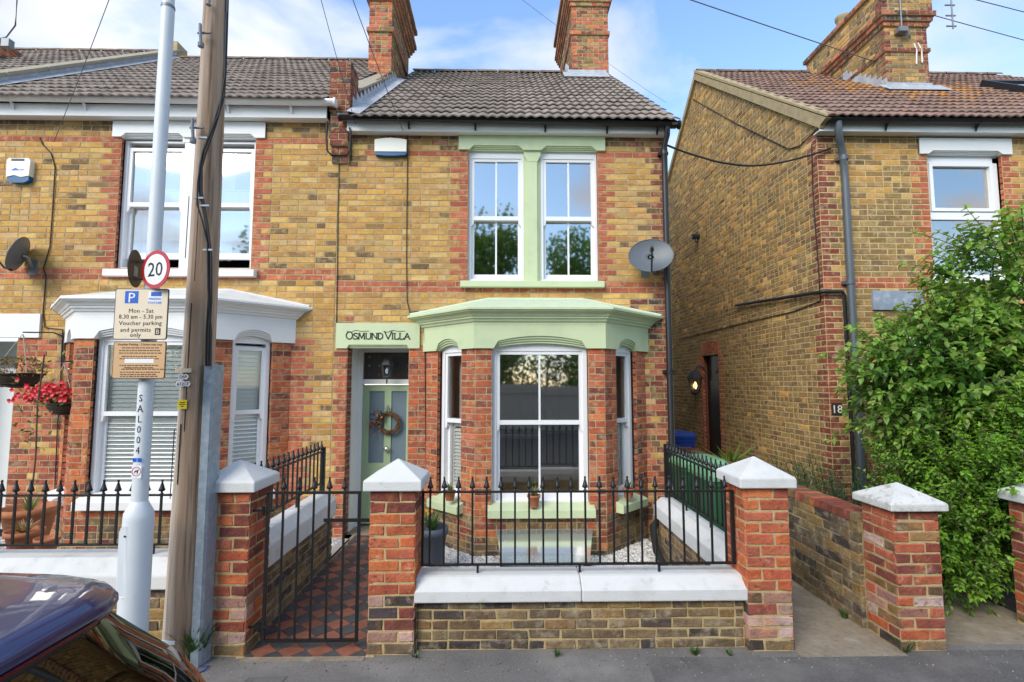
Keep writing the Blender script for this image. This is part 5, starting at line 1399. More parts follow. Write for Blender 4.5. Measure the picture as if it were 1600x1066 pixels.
S = lambda fu, fv: (u0+fu*W_, v1-fv*H_)
a, b = S(0.185, 0.27); MB().pbox(spl_, a, a+W_*0.25, b-H_*0.02, b+H_*0.22, 0.0013, 0.002).build('parking_panel', 'sign_blue', T_)
a, b = S(0.31, 0.265); text(T_, 'P', spl_, a, b-0.002, H_*0.27, 'sign_white', 0.0021, 'CENTER', sx=1.05)
a, b = S(0.62, 0.31); MB().pbox(spl_, a, a+W_*0.26, b, b+H_*0.26, 0.0013, 0.0016).build('badge_panel', 'sign_white', T_)
MB().pbox(spl_, a+W_*0.05, a+W_*0.25, b+H_*0.16, b+H_*0.245, 0.0017, 0.002).build('badge_bar', 'sign_blue', T_)
for k, s in enumerate(('PARKING', 'VOUCHER')): text(T_, s, spl_, a+W_*0.13, b+H_*(0.085-0.075*k), H_*0.068, 'sign_blue', 0.0017, 'CENTER', sx=0.85)
for s, fx, fy, sz in (('Mon - Sat', 0.50, 0.475, 0.115), ('8.30 am - 5.30 pm', 0.5, 0.59, 0.115), ('Voucher parking', 0.5, 0.715, 0.115), ('and permits', 0.42, 0.845, 0.115), ('only', 0.42, 0.945, 0.115)):
    a, b = S(fx, fy); text(T_, s, spl_, a, b, H_*sz, 'sign_black', 0.0013, 'CENTER', sx=1.0 if len(s) < 16 else 0.93, space=1.06)
a, b = S(0.78, 0.91); MB().pbox(spl_, a, a+W_*0.105, b, b+H_*0.135, 0.0013, 0.0016).build('zone_panel', 'sign_black', T_)
text(T_, 'B', spl_, a+W_*0.052, b+H_*0.022, H_*0.125, 'sign_cream', 0.0018, 'CENTER')
T_, u0, u1, v0, v1 = sgn('notice_sign', 'tan notice plate with small print below the parking sign', 178, 257, 533.5, 592, 'sign_tan', 'sign_brown')
W_, H_ = u1-u0, v1-v0
a, b = S(0.5, 0.11); text(T_, 'Voucher Parking - 2 hours max stay', spl_, a, b, H_*0.085, 'sign_brown', 0.0013, 'CENTER', sx=0.95)
rl = random.Random(5)
for k, fy in enumerate((0.19, 0.26, 0.33, 0.42, 0.48, 0.66, 0.76, 0.84, 0.90, 0.95)):     # small print, unreadable in the photograph
    x = 0.10+rl.uniform(0, 0.1); ln = MB(); e_ = 0.92-rl.uniform(0, 0.12)
    while x < e_:
        w_ = rl.uniform(0.03, 0.08); a, b = S(x, fy); ln.pbox(spl_, a, a+w_*W_, b, b+H_*0.028, 0.0013, 0.0015); x += w_+0.014
    ln.build('print_line', 'sign_brown', T_)
a, b = S(0.5, 0.72); text(T_, 'Heritage Centre, Preston Street', spl_, a, b, H_*0.058, 'sign_brown', 0.0013, 'CENTER')
a, b = S(0.23, 0.58); MB().pbox(spl_, a, a+W_*0.55, b, b+H_*0.11, 0.0013, 0.0018).build('blank_patch', 'sign_white', T_)
# the two 20 roundels
c = onY(243, 421, LPY-0.11); nrm = Vector((-math.sin(R(20)), -math.cos(R(20)), 0)); uu = Vector((math.cos(R(20)), -math.sin(R(20)), 0))
rp_ = Plane((c.x, c.y, 0), uu, nrm)
def disc(r0, r1, n=36): return [((r1*math.cos(2*math.pi*k/n)), r1*math.sin(2*math.pi*k/n)) for k in range(n)]
T20 = thing('speed_sign', 'round red rimmed 20 speed limit sign facing the street', 'sign', (c.x, c.y, c.z-0.12), 'signs on the lamp post')
rr0 = 0.122
MB().prism(disc(0, rr0), lambda a, b, d: rp_.p(a, c.z+b, d), -0.004, 0.0).build('rim', 'sign_red', T20)
MB().prism(disc(0, rr0*0.80), lambda a, b, d: rp_.p(a, c.z+b, d), 0.0001, 0.0012).build('face', 'sign_white', T20)
text(T20, '20', rp_, 0.0, c.z-0.043, 0.128, 'sign_black', 0.0013, 'CENTER', sx=1.05, depth=0.001)
MB().tube([rp_.p(-0.11, c.z-0.06, -0.01), rp_.p(0.02, c.z-0.06, -0.01)], 0.008, 6).tube([rp_.p(-0.11, c.z+0.06, -0.01), rp_.p(0.02, c.z+0.06, -0.01)], 0.008, 6).build('clamp', 'galv_dark', T20)
c2 = onY(211, 420, LPY-0.02); n2 = Vector((-0.93, -0.28, 0)).normalized(); u2 = Vector((n2.y, -n2.x, 0))
u2 = Vector((0.28, -0.93, 0)).normalized(); bp_ = Plane((c2.x, c2.y, 0), u2, Vector((0.93, 0.28, 0)))
n3 = -Vector((0.93, 0.28, 0))
TB = thing('speed_sign', 'black back of the round sign turned away behind the 20 sign', 'sign', (c2.x, c2.y, c2.z-0.12), 'signs on the lamp post')
MB().prism(disc(0, rr0), lambda a, b, d: Vector((c2.x, c2.y, c2.z+b))+u2*a+n3*d, -0.004, 0.0).build('back', 'sign_black', TB)
MB().prism(disc(0, rr0*0.8), lambda a, b, d: Vector((c2.x, c2.y, c2.z+b))+u2*a+n3*d, 0.0005, 0.0015).build('face', 'sign_white', TB)
for dz in (-0.06, 0.055): MB().tube([Vector((c2.x, c2.y, c2.z+dz))-n3*0.012-u2*0.06, Vector((LPX+0.02, LPY-0.03, c2.z+dz))], 0.007, 6).build('clamp', 'galv', TB)
MB().prism([(-0.03, -0.05), (0.03, -0.05), (0.03, 0.015), (-0.03, 0.015)], lambda a, b, d: Vector((c2.x, c2.y, c2.z+b))+u2*a-n3*d, 0.0045, 0.006).build('back_label', 'galv', TB)

# ------------------------------------------------------------------ things on the house fronts
def fix(name, label, cat, loc, group=None): return thing(name, label, cat, loc, group)
def alarm(x0, x1, y0, y1, label, kind):
    a, b = onY(x0, y0, YF-0.05), onY(x1, y1, YF-0.05); u0, u1, v0, v1 = a.x, b.x, b.z, a.z; t = fix('alarm_box', label, 'alarm box', ((u0+u1)/2, YF, v0), 'burglar alarm boxes')
    c = (u0+u1)/2; w = (u1-u0)/2; h = v1-v0
    if kind == 'wide':
        top = [(c-w, v0+h*0.22), (c+w, v0+h*0.22), (c+w, v1-h*0.1), (c+w*0.5, v1-0.01), (c, v1), (c-w*0.5, v1-0.01), (c-w, v1-h*0.1)]
        bot = [(c-w*0.97, v0+h*0.22), (c-w*0.95, v0+h*0.05), (c-w*0.3, v0), (c+w*0.3, v0), (c+w*0.95, v0+h*0.05), (c+w*0.97, v0+h*0.22)]
    else:
        top = [(c-w*0.95, v0+h*0.22), (c-w*0.3, v0+h*0.30), (c+w*0.3, v0+h*0.22), (c+w*0.95, v0+h*0.28), (c+w, v1-h*0.1), (c+w*0.85, v1), (c-w*0.85, v1), (c-w, v1-h*0.1)]
        bot = [(c-w*0.9, v0+h*0.32), (c-w*0.92, v0+h*0.1), (c-w*0.5, v0), (c+w*0.5, v0), (c+w*0.92, v0+h*0.1), (c+w*0.9, v0+h*0.32)]
    MB().prism(top, lambda p, q, d: FP.p(p, q, d), 0.0, 0.07).build('cover', 'alarm_cream', t)
    MB().prism(bot, lambda p, q, d: FP.p(p, q, d), 0.0, 0.062).build('strobe_base', 'alarm_blue', t)
    if kind != 'wide':
        MB().pbox(FP, c-w*0.6, c+w*0.5, v1-h*0.12, v1-h*0.03, 0.0705, 0.072).build('solar_strip', 'sign_black', t)
        mk = MB(); mk.prism([(c-w*0.5, v0+h*0.52), (c-w*0.2, v0+h*0.60), (c+w*0.1, v0+h*0.52), (c+w*0.5, v0+h*0.54), (c+w*0.5, v0+h*0.50), (c-w*0.5, v0+h*0.48)], lambda p, q, d: FP.p(p, q, d), 0.0702, 0.0715); mk.build('emblem', 'sign_blue', t)
alarm(586, 635, 216, 244, 'wide cream and blue alarm box under the black gutter', 'wide')
alarm(13, 47, 248, 286, 'small cream and blue alarm box on the left neighbour\'s wall', 'tall')
def dish(label, cpx, cY, rx, rz, aim, arm=True):
    c = onY(*cpx, cY); z = Vector(aim).normalized(); x = Vector((0, 0, 1)).cross(z).normalized(); y = z.cross(x)
    t = fix('satellite_dish', label, 'satellite dish', (c.x, YF, c.z-0.2), 'satellite dishes')
    mb = MB(); n, m_ = 32, 7; vs = [c-z*0.05]
    for i in range(1, m_+1):
        k = i/m_
        for j in range(n):
            th = 2*math.pi*j/n; vs.append(c+x*rx*k*math.cos(th)+y*rz*k*math.sin(th)-z*(0.05*(1-k*k)))
    fs = [(0, 1+j, 1+(j+1) % n) for j in range(n)]
    for i in range(m_-1):
        for j in range(n): fs.append((1+i*n+j, 1+i*n+(j+1) % n, 1+(i+1)*n+(j+1) % n, 1+(i+1)*n+j))
    mb.add(vs, fs, None, True)
    rim = [c+x*rx*math.cos(2*math.pi*j/n)+y*rz*math.sin(2*math.pi*j/n) for j in range(n+1)]; mb.tube(rim, 0.006, 6)
    mb.build('reflector', 'dish_grey', t)
    bk = MB(); bk.tube([c-z*0.05, c-z*0.10, (c.x, YF-0.02, c.z-0.12), (c.x, YF, c.z-0.12)], 0.018, 8); bk.box(c.x-0.05, c.x+0.05, YF-0.012, YF, c.z-0.22, c.z-0.02); bk.build('wall_bracket', 'galv_dark', t)
    am_ = MB(); lo = c-y*rz*0.95; tip = c+z*0.27-y*rz*0.25
    am_.tube([lo-z*0.03, lo+z*0.05, tip], 0.011, 8); am_.build('lnb_arm', 'black_plastic', t)
    MB().tube([tip-z*0.02, tip-z*0.07+y*0.01], 0.026, 10).tube([tip-z*0.02, tip+z*0.05], 0.016, 8).build('lnb', 'black_plastic', t)
    return t
dish('large grey satellite dish beside the black downpipe', (1017, 399), 6.22, 0.27, 0.225, (-0.22, -0.92, 0.26))
dish('grey satellite dish seen edge on at the left picture edge', (28, 397), 6.28, 0.25, 0.22, (-0.86, -0.42, 0.32))
# porch lantern, side lantern
def lantern(label, base, out, s, lit, name='wall_lantern', hang=0.0):
    base, out = Vector(base), Vector(out); t = fix(name, label, 'lantern', base)
    c = base+out
    MB().tube([base+Vector((0, 0, 0.0)), base+out*0.3+Vector((0, 0, 0.06*s)), base+out*0.75+Vector((0, 0, 0.07*s)), c+Vector((0, 0, 0.03))], 0.009*s, 8).build('bracket', 'lantern_black', t)
    MB().lathe([(0.085*s, -0.065*s), (0.088*s, -0.058*s), (0.06*s, -0.01*s), (0.035*s, 0.02*s), (0.02*s, 0.03*s), (0.0, 0.045*s)], c, 6, smooth=False).build('roof', 'lantern_black', t)
    fr_ = MB()
    for k in range(6):
        th = R(60*k); d = Vector((math.cos(th), math.sin(th), 0))
        fr_.tube([c+d*0.072*s+Vector((0, 0, -0.065*s)), c+d*0.045*s+Vector((0, 0, -0.205*s))], 0.005*s, 5)
    fr_.lathe([(0.05*s, -0.215*s), (0.05*s, -0.20*s)], c, 6, smooth=False); fr_.lathe([(0.03*s, -0.235*s), (0.035*s, -0.215*s)], c, 6); fr_.lathe([(0.006*s, -0.30*s), (0.012*s, -0.26*s), (0.008*s, -0.235*s)], c, 8)
    fr_.build('cage', 'lantern_black', t)
    gl = MB()
    for k in range(6):
        a, b = R(60*k), R(60*k+60)
        gl.add([c+Vector((math.cos(a)*0.07*s, math.sin(a)*0.07*s, -0.066*s)), c+Vector((math.cos(b)*0.07*s, math.sin(b)*0.07*s, -0.066*s)), c+Vector((math.cos(b)*0.044*s, math.sin(b)*0.044*s, -0.2*s)), c+Vector((math.cos(a)*0.044*s, math.sin(a)*0.044*s, -0.2*s))], [(0, 1, 2, 3)])
    gl.build('glass', 'glass_clear', t)
    MB().lathe([(0.012*s, -0.17*s), (0.022*s, -0.14*s), (0.018*s, -0.115*s), (0.008*s, -0.095*s)], c, 10).build('bulb', 'bulb' if lit else 'sign_white', t)
q = onY(605, 563, 6.78)
lantern('grey porch lantern hanging above the green front door', (DX1, 6.78, q.z), (q.x-DX1, 0, 0.0), 1.05, False, 'porch_lantern')
q = onX(1087, 583, GX-0.22)
lantern('lit black lantern by the side door in the alley', (GX, q.y, q.z), (-0.24, 0, 0), 1.9, True)
# wreath on the door
wc = dp.p(cst-0.0, 1.245, 0.03); WRC = onY(608, 661, DY-0.04)
wc = Vector((WRC.x, DY-0.035, WRC.z)); WR = fix('door_wreath', 'round twig wreath with dried leaves hanging on the green door', 'wreath', (wc.x, DY, wc.z-0.17))
tw = MB(); rw_ = random.Random(9)
for k in range(16):
    ph = rw_.uniform(0, 6.28); r0 = rw_.uniform(0.105, 0.145); am0 = rw_.uniform(0.006, 0.018); fq = rw_.choice([3, 4, 5])
    tw.tube([(wc.x+(r0+am0*math.cos(fq*t*0.2618+ph))*math.cos(t*0.2618), wc.y-0.008+0.014*math.sin(fq*t*0.2618+ph), wc.z+(r0+am0*math.cos(fq*t*0.2618+ph))*math.sin(t*0.2618)) for t in range(25)], 0.006, 5, cap=False)
tw.build('twig_ring', 'wreath', WR)
dv_ = MB()
for k in range(90):
    th = rw_.uniform(R(120), R(235)); r0 = rw_.uniform(0.11, 0.24) if rw_.random() < 0.75 else 0.13
    p = Vector((wc.x+r0*math.cos(th), wc.y-rw_.uniform(0.005, 0.06), wc.z+r0*0.9*math.sin(th)))
    d = Vector((rw_.uniform(-1, 0.3), rw_.uniform(-0.6, 0.1), rw_.uniform(-0.8, 1))).normalized(); s = Vector((rw_.uniform(-1, 1), rw_.uniform(-1, 1), rw_.uniform(-1, 1))).cross(d).normalized()
    L = rw_.uniform(0.025, 0.06); cc = rw_.choice([(0.16, 0.025, 0.015), (0.05, 0.03, 0.02), (0.30, 0.16, 0.05), (0.03, 0.025, 0.02), (0.22, 0.05, 0.02)])
    dv_.add([p, p+d*L*0.5+s*L*0.3, p+d*L, p+d*L*0.5-s*L*0.3], [(0, 1, 2, 3)], cc)
dv_.build('dried_leaves', 'petal', WR)
# number 18 plaque
q = onY(1313, 639, YF); N18 = fix('house_number', 'dark plaque with white number 18 on the brown corner', 'number plate', (q.x, YF, q.z-0.08))
q.x -= 0.05
MB().pbox(FP, q.x-0.066, q.x+0.066, q.z-0.074, q.z+0.074, 0.0, 0.012).build('plaque', 'plaque', N18)
text(N18, '18', FP, q.x, q.z-0.052, 0.145, 'alarm_cream', 0.0125, 'CENTER', depth=0.002)
# vent / camera on the gable
q = onX(1092, 370, GX); sp_ = fix('flue_terminal', 'small black flue terminal on the brown gable wall', 'vent', (GX, q.y, q.z-0.1))
MB().tube([(GX, q.y, q.z), (GX-0.16, q.y, q.z)], 0.06, 12).tube([(GX-0.06, q.y, q.z), (GX-0.06, q.y-0.02, q.z-0.12)], 0.03, 8).build('pipe', 'black_plastic', sp_)

# ------------------------------------------------------------------ bins, pots, cellar light
def bin_(label, x0, x1, y0, y1, h, body, lid, rot=0):
    t = fix('wheelie_bin', label, 'bin', ((x0+x1)/2, (y0+y1)/2, 0), 'wheelie bins')
    xm, ym = (x0+x1)/2, (y0+y1)/2; hw, hd_ = (x1-x0)/2, (y1-y0)/2
    def ring(z, k): return [(xm+a*hw*k, ym+b*hd_*k, z) for a, b in ((-.86, -1), (.86, -1), (1, -.86), (1, .86), (.86, 1), (-.86, 1), (-1, .86), (-1, -.86))]
    zs = [(0.06, 0.76), (0.10, 0.80), (h*0.84, 0.94), (h*0.845, 0.99), (h*0.90, 1.0)]
    vs = [p for z, k in zs for p in ring(z, k)]
    mb = MB().add(vs, [(i*8+k, i*8+(k+1) % 8, (i+1)*8+(k+1) % 8, (i+1)*8+k) for i in range(4) for k in range(8)]+[tuple(range(7, -1, -1))])
    mb.build('body', body, t)
    l = MB(); vs = ring(h*0.903, 1.05)+ring(h*0.94, 1.05)+ring(h*0.985, 0.9)+ring(h, 0.5)
    l.add(vs, [(i*8+k, i*8+(k+1) % 8, (i+1)*8+(k+1) % 8, (i+1)*8+k) for i in range(3) for k in range(8)]+[tuple(range(24, 32)), tuple(range(7, -1, -1))]); l.build('lid', lid, t)
    for s in (-1, 1): MB().tube([(xm+s*hw*0.72, ym+hd_*0.85, 0.10), (xm+s*hw*0.80, ym+hd_*0.85, 0.10)], 0.10, 14).build('wheel', 'tyre', t)
    MB().tube([(xm-hw*0.8, ym+hd_*1.08, h*0.92), (xm+hw*0.8, ym+hd_*1.08, h*0.92)], 0.014, 8).build('handle', body, t)
bin_('nearer green wheelie bin behind the side railings', 2.06, 2.60, 5.12, 5.72, 0.98, 'bin_green', 'bin_lid')
bin_('farther green wheelie bin behind the side railings', 2.08, 2.62, 5.95, 6.55, 0.98, 'bin_green', 'bin_lid')
bin_('blue wheelie bin far down the alley near the black side door', 2.66, 3.16, 8.35, 8.9, 1.06, 'bin_blue', 'bin_blue')
# cellar light cover: sloping sheet of glass over a black frame before the bay
CLC = fix('cellar_cover', 'sloping glass sheet on a black frame over the cellar window', 'cover', (0.45, 5.5, -0.05))
a, b = onY(776, 828, 5.80), onY(926, 828, 5.80)
e, f_ = onZ(783, 892, 0.02), onZ(922, 892, 0.02)
gl = MB(); gl.hexa([(a.x, 5.79, a.z), (b.x, 5.79, a.z), (f_.x, e.y, 0.07), (e.x, e.y, 0.07), (a.x, 5.798, a.z+0.006), (b.x, 5.798, a.z+0.006), (f_.x, e.y+0.008, 0.078), (e.x, e.y+0.008, 0.078)]); gl.build('glass_sheet', 'glass_cover', CLC)
for x0_, x1_ in ((e.x, e.x), (f_.x, f_.x)): MB().box(x0_-0.012, x0_+0.012, e.y, 5.80, -0.05, 0.055).build('side_frame', 'black_metal', CLC)
MB().box(e.x-0.012, f_.x+0.012, e.y-0.024, e.y-0.001, 0.035, 0.062).build('front_bar', 'black_metal', CLC)
MB().box(e.x-0.012, f_.x+0.012, e.y-0.024, e.y-0.001, -0.055, -0.025).build('bottom_bar', 'black_metal', CLC)
for x_ in (e.x, f_.x): MB().box(x_-0.012, x_+0.012, e.y-0.0245, e.y, -0.05, 0.04).build('leg', 'black_metal', CLC)
for u, v in ((0.1, 0.3), (0.9, 0.3), (0.35, 0.7), (0.72, 0.65)):
    x = a.x+(b.x-a.x)*u; y = 5.79+(e.y-5.79)*v; z = a.z+(0.07-a.z)*v
    MB().lathe([(0.012, 0), (0.012, 0.008)], (x, y-0.004, z+0.006), 10).build('fixing', 'galv', CLC)
def pot(label, px, py, Y, h, r, m='terracotta', plant=None, group='potted plants', seed=1):
    q = onY(px, py, Y); t = fix('plant_pot', label, 'plant pot', (q.x, Y, q.z), group)
    MB().lathe([(r*0.68, 0), (r*0.70, 0.004), (r*0.92, h*0.78), (r*1.02, h*0.80), (r*1.04, h), (r*0.93, h), (r*0.90, h*0.86), (0.0, h*0.85)], q, 20).build('pot', m, t)
    return t, Vector((q.x, Y, q.z+h*0.85))
def blades(t, c, n, L, spread, cols, w=0.008, seed=1, name='leaves', droop=0.3):
    r_ = random.Random(seed); mb = MB()
    for k in range(n):
        th = r_.uniform(0, 6.28); s = r_.uniform(0.2, 1)*spread; d = Vector((math.cos(th)*s, math.sin(th)*s, 1)).normalized(); sd = d.cross(Vector((math.sin(th), -math.cos(th), 0.1))).normalized()
        sd = Vector((-math.sin(th), math.cos(th), 0)); l = L*r_.uniform(0.6, 1.1); p = c+Vector((math.cos(th), math.sin(th), 0))*r_.uniform(0, 0.02)
        m1 = p+d*l*0.55; e_ = p+d*l+Vector((math.cos(th), math.sin(th), 0))*l*droop*s-Vector((0, 0, l*droop*0.3)); cc = r_.choice(cols)
        mb.add([p-sd*w*0.4, p+sd*w*0.4, m1+sd*w*0.5, e_, m1-sd*w*0.5], [(0, 1, 2, 4), (4, 2, 3)], cc)
    return mb.build(name, 'leaf', t)
GREEN = [(0.06, 0.13, 0.03), (0.09, 0.19, 0.04), (0.045, 0.10, 0.03), (0.12, 0.20, 0.06)]
for lb, px_, py_, Y_, sd_ in (('small terracotta pot with spiky succulent on the left bay sill', 703, 782, 5.98, 2), ('small terracotta pot with spiky succulent on the middle bay sill', 834, 792, 5.76, 3), ('small terracotta pot with spiky succulent on the right bay sill', 982, 778, 6.02, 4)):
    q = onY(px_, py_, Y_)
    t, c = pot(lb, px_, py_, Y_, 0.13 if sd_ == 3 else 0.11, 0.072 if sd_ == 3 else 0.066, seed=sd_)
    blades(t, c, 26, 0.13, 0.9, [(0.16, 0.22, 0.10), (0.07, 0.13, 0.05), (0.22, 0.26, 0.14)], 0.018, sd_)
t, c = pot('tall slate grey planter with yellow flowers beside the gate pier', 675, 880, 5.35, 0.36, 0.155, 'planter_grey', group='potted plants')
blades(t, c, 60, 0.22, 0.9, GREEN, 0.022, 11)
fl = MB(); 
for (px_, py_) in ((665, 799), (672, 800), (668, 803)):
    q = onY(px_, py_, 5.33)
    for k in range(10):
        th = k*0.63; fl.add([q, q+Vector((math.cos(th)*0.03, -0.01, math.sin(th)*0.012+0.006)), q+Vector((math.cos(th+0.5)*0.03, 0.0, math.sin(th+0.5)*0.012+0.004))], [(0, 1, 2)], (0.85, 0.42, 0.01))
fl.build('flower', 'petal', t); MB().tube([c, onY(667, 830, 5.33), onY(668, 801, 5.33)], 0.004, 5).build('flower_stem', 'leaf', t)
mtr = fix('meter_box', 'small grey meter box on the bay wall behind the planter', 'meter box', (onY(681, 830, 5.9).x, 5.9, 0.1)); q = onY(682, 833, 6.22); 
MB().prism([(q.x-0.05, q.z-0.10), (q.x+0.05, q.z-0.10), (q.x+0.05, q.z+0.10), (q.x+0.03, q.z+0.12), (q.x-0.03, q.z+0.12), (q.x-0.05, q.z+0.10)], lambda a, b, c: (a, 6.28-c, b), 0.0, 0.09).build('box', 'dish_grey', mtr)
for lb, px_, py_, Y_, h_, r_ in (('wide terracotta bowl with a small shrub behind the left railing', 43, 842, 5.1, 0.30, 0.22), ('low terracotta pot of dried stems behind the left railing', 36, 866, 4.75, 0.21, 0.14), ('small terracotta pot right of the two larger pots by the left railing', 72, 866, 4.65, 0.14, 0.09)):
    t, c = pot(lb, px_, py_, Y_, h_, r_)
    if h_ > 0.29:
        blades(t, c, 24, 0.2, 1.0, GREEN, 0.014, 21); MB().tube([c, c+Vector((0.02, 0, 0.5)), c+Vector((0.0, 0, 1.0)), c+Vector((0.03, 0, 1.5))], 0.007, 6).build('stem', 'bark', t)
        tw = MB(); rt_ = random.Random(4)
        for k in range(60):
            p = c+Vector((rt_.gauss(0, 0.16), rt_.gauss(0, 0.1), rt_.uniform(0.5, 1.5))); d = Vector((rt_.uniform(-1, 1), rt_.uniform(-1, 1), rt_.uniform(-0.2, 1))).normalized()*0.06; s = d.cross(Vector((0, 1, 0.3))).normalized()*0.012
            tw.add([p, p+d*0.5+s, p+d, p+d*0.5-s], [(0, 1, 2, 3)], rt_.choice(GREEN+[(0.3, 0.22, 0.16)]))
        tw.build('wispy_foliage', 'leaf', t)
    elif h_ > 0.2: blades(t, c, 70, 0.14, 1.3, [(0.38, 0.27, 0.17), (0.28, 0.2, 0.13), (0.45, 0.34, 0.22)], 0.02, 22)
# door mat grid and cellar grating of the left house are hidden; hanging baskets
def basket(label, px_, py_, Y_, r, cols, flowers, seed, bracket):
    q = onY(px_, py_, Y_); t = fix('hanging_basket', label, 'hanging basket', (q.x, Y_, q.z-r*0.75), 'hanging baskets'); rb = random.Random(seed)
    MB().lathe([(r*0.25, -r*0.72), (r*0.6, -r*0.62), (r*0.9, -r*0.3), (r, 0), (r*0.9, 0.0), (0, -0.02)], q, 22).build('wicker_bowl', 'wicker', t)
    wv = MB()
    for k in range(5):
        zz = -r*0.62+k*r*0.15; rr_ = r*(0.62+0.10*k)
        wv.tube([(q.x+rr_*math.cos(j*0.3142), Y_+rr_*math.sin(j*0.3142), q.z+zz+0.006*math.sin(j*5)) for j in range(21)], 0.009, 5, cap=False)
    wv.build('wicker_weave', 'wicker', t)
    hk = onY(*bracket, Y_-0.0)
    chn = MB()
    for k in range(3):
        th = R(90+120*k); chn.tube([(q.x+r*math.cos(th), Y_+r*math.sin(th), q.z), (hk.x, Y_, hk.z)], 0.004, 5)
    chn.build('chain', 'rope', t)
    br = MB().tube([(hk.x+0.10, YF, hk.z+0.0), (hk.x+0.05, YF-0.1, hk.z+0.05), (hk.x, Y_, hk.z+0.02)], 0.009, 6); br.box(hk.x+0.085, hk.x+0.115, YF-0.01, YF, hk.z-0.3, hk.z+0.06); br.build('bracket', 'black_metal', t)
    lf = MB()
    for k in range(520):
        th, ph = rb.uniform(0, 6.28), rb.uniform(-0.25, 1.2); rr_ = r*rb.uniform(0.7, 1.45)
        p = Vector((q.x+rr_*math.cos(th)*math.cos(ph), Y_+rr_*math.sin(th)*math.cos(ph)*0.9, q.z+0.02+r*0.75*math.sin(ph)))
        d = Vector((rb.uniform(-1, 1), rb.uniform(-1, 1), rb.uniform(-0.8, 0.8))).normalized(); s = d.cross(Vector((rb.uniform(-1, 1), 0.5, 1))).normalized(); L = rb.uniform(0.02, 0.045)
        lf.add([p, p+d*L*0.5+s*L*0.35, p+d*L, p+d*L*0.5-s*L*0.35], [(0, 1, 2, 3)], rb.choice(cols))
    lf.build('foliage', 'leaf', t)
    if flowers:
        for k in range(210):
            th, ph = rb.uniform(0, 6.28), rb.uniform(0.0, 1.1); rr_ = r*rb.uniform(1.05, 1.45)
            p = Vector((q.x-0.12+rb.gauss(0, 0.16), Y_-rb.uniform(0.02, 0.2), q.z+0.05+abs(rb.gauss(0, 0.085))-0.02))
            f1 = MB(); cc = rb.choice([(0.52, 0.006, 0.012), (0.60, 0.010, 0.022), (0.42, 0.004, 0.010), (0.58, 0.014, 0.03)])
            for j in range(6):
                a_ = j*1.047+rb.uniform(-.2, .2); d = Vector((math.cos(a_), -0.45, math.sin(a_))).normalized(); s = d.cross(Vector((0, 1, 0))).normalized(); L = rb.uniform(0.024, 0.036)
                f1.add([p, p+d*L*0.6+s*L*0.45, p+d*L, p+d*L*0.6-s*L*0.45], [(0, 1, 2, 3)], cc)
            f1.build('flower', 'petal', t)
basket('hanging basket of red petunias by the left bay', 104, 630, 6.05, 0.19, GREEN+[(0.16, 0.2, 0.06)], True, 31, (100, 568))
basket('hanging basket of dried brown plants by the left door', 29, 584, 6.05, 0.23, [(0.22, 0.15, 0.09), (0.15, 0.1, 0.06), (0.30, 0.22, 0.13), (0.10, 0.10, 0.05)], False, 32, (36, 522))

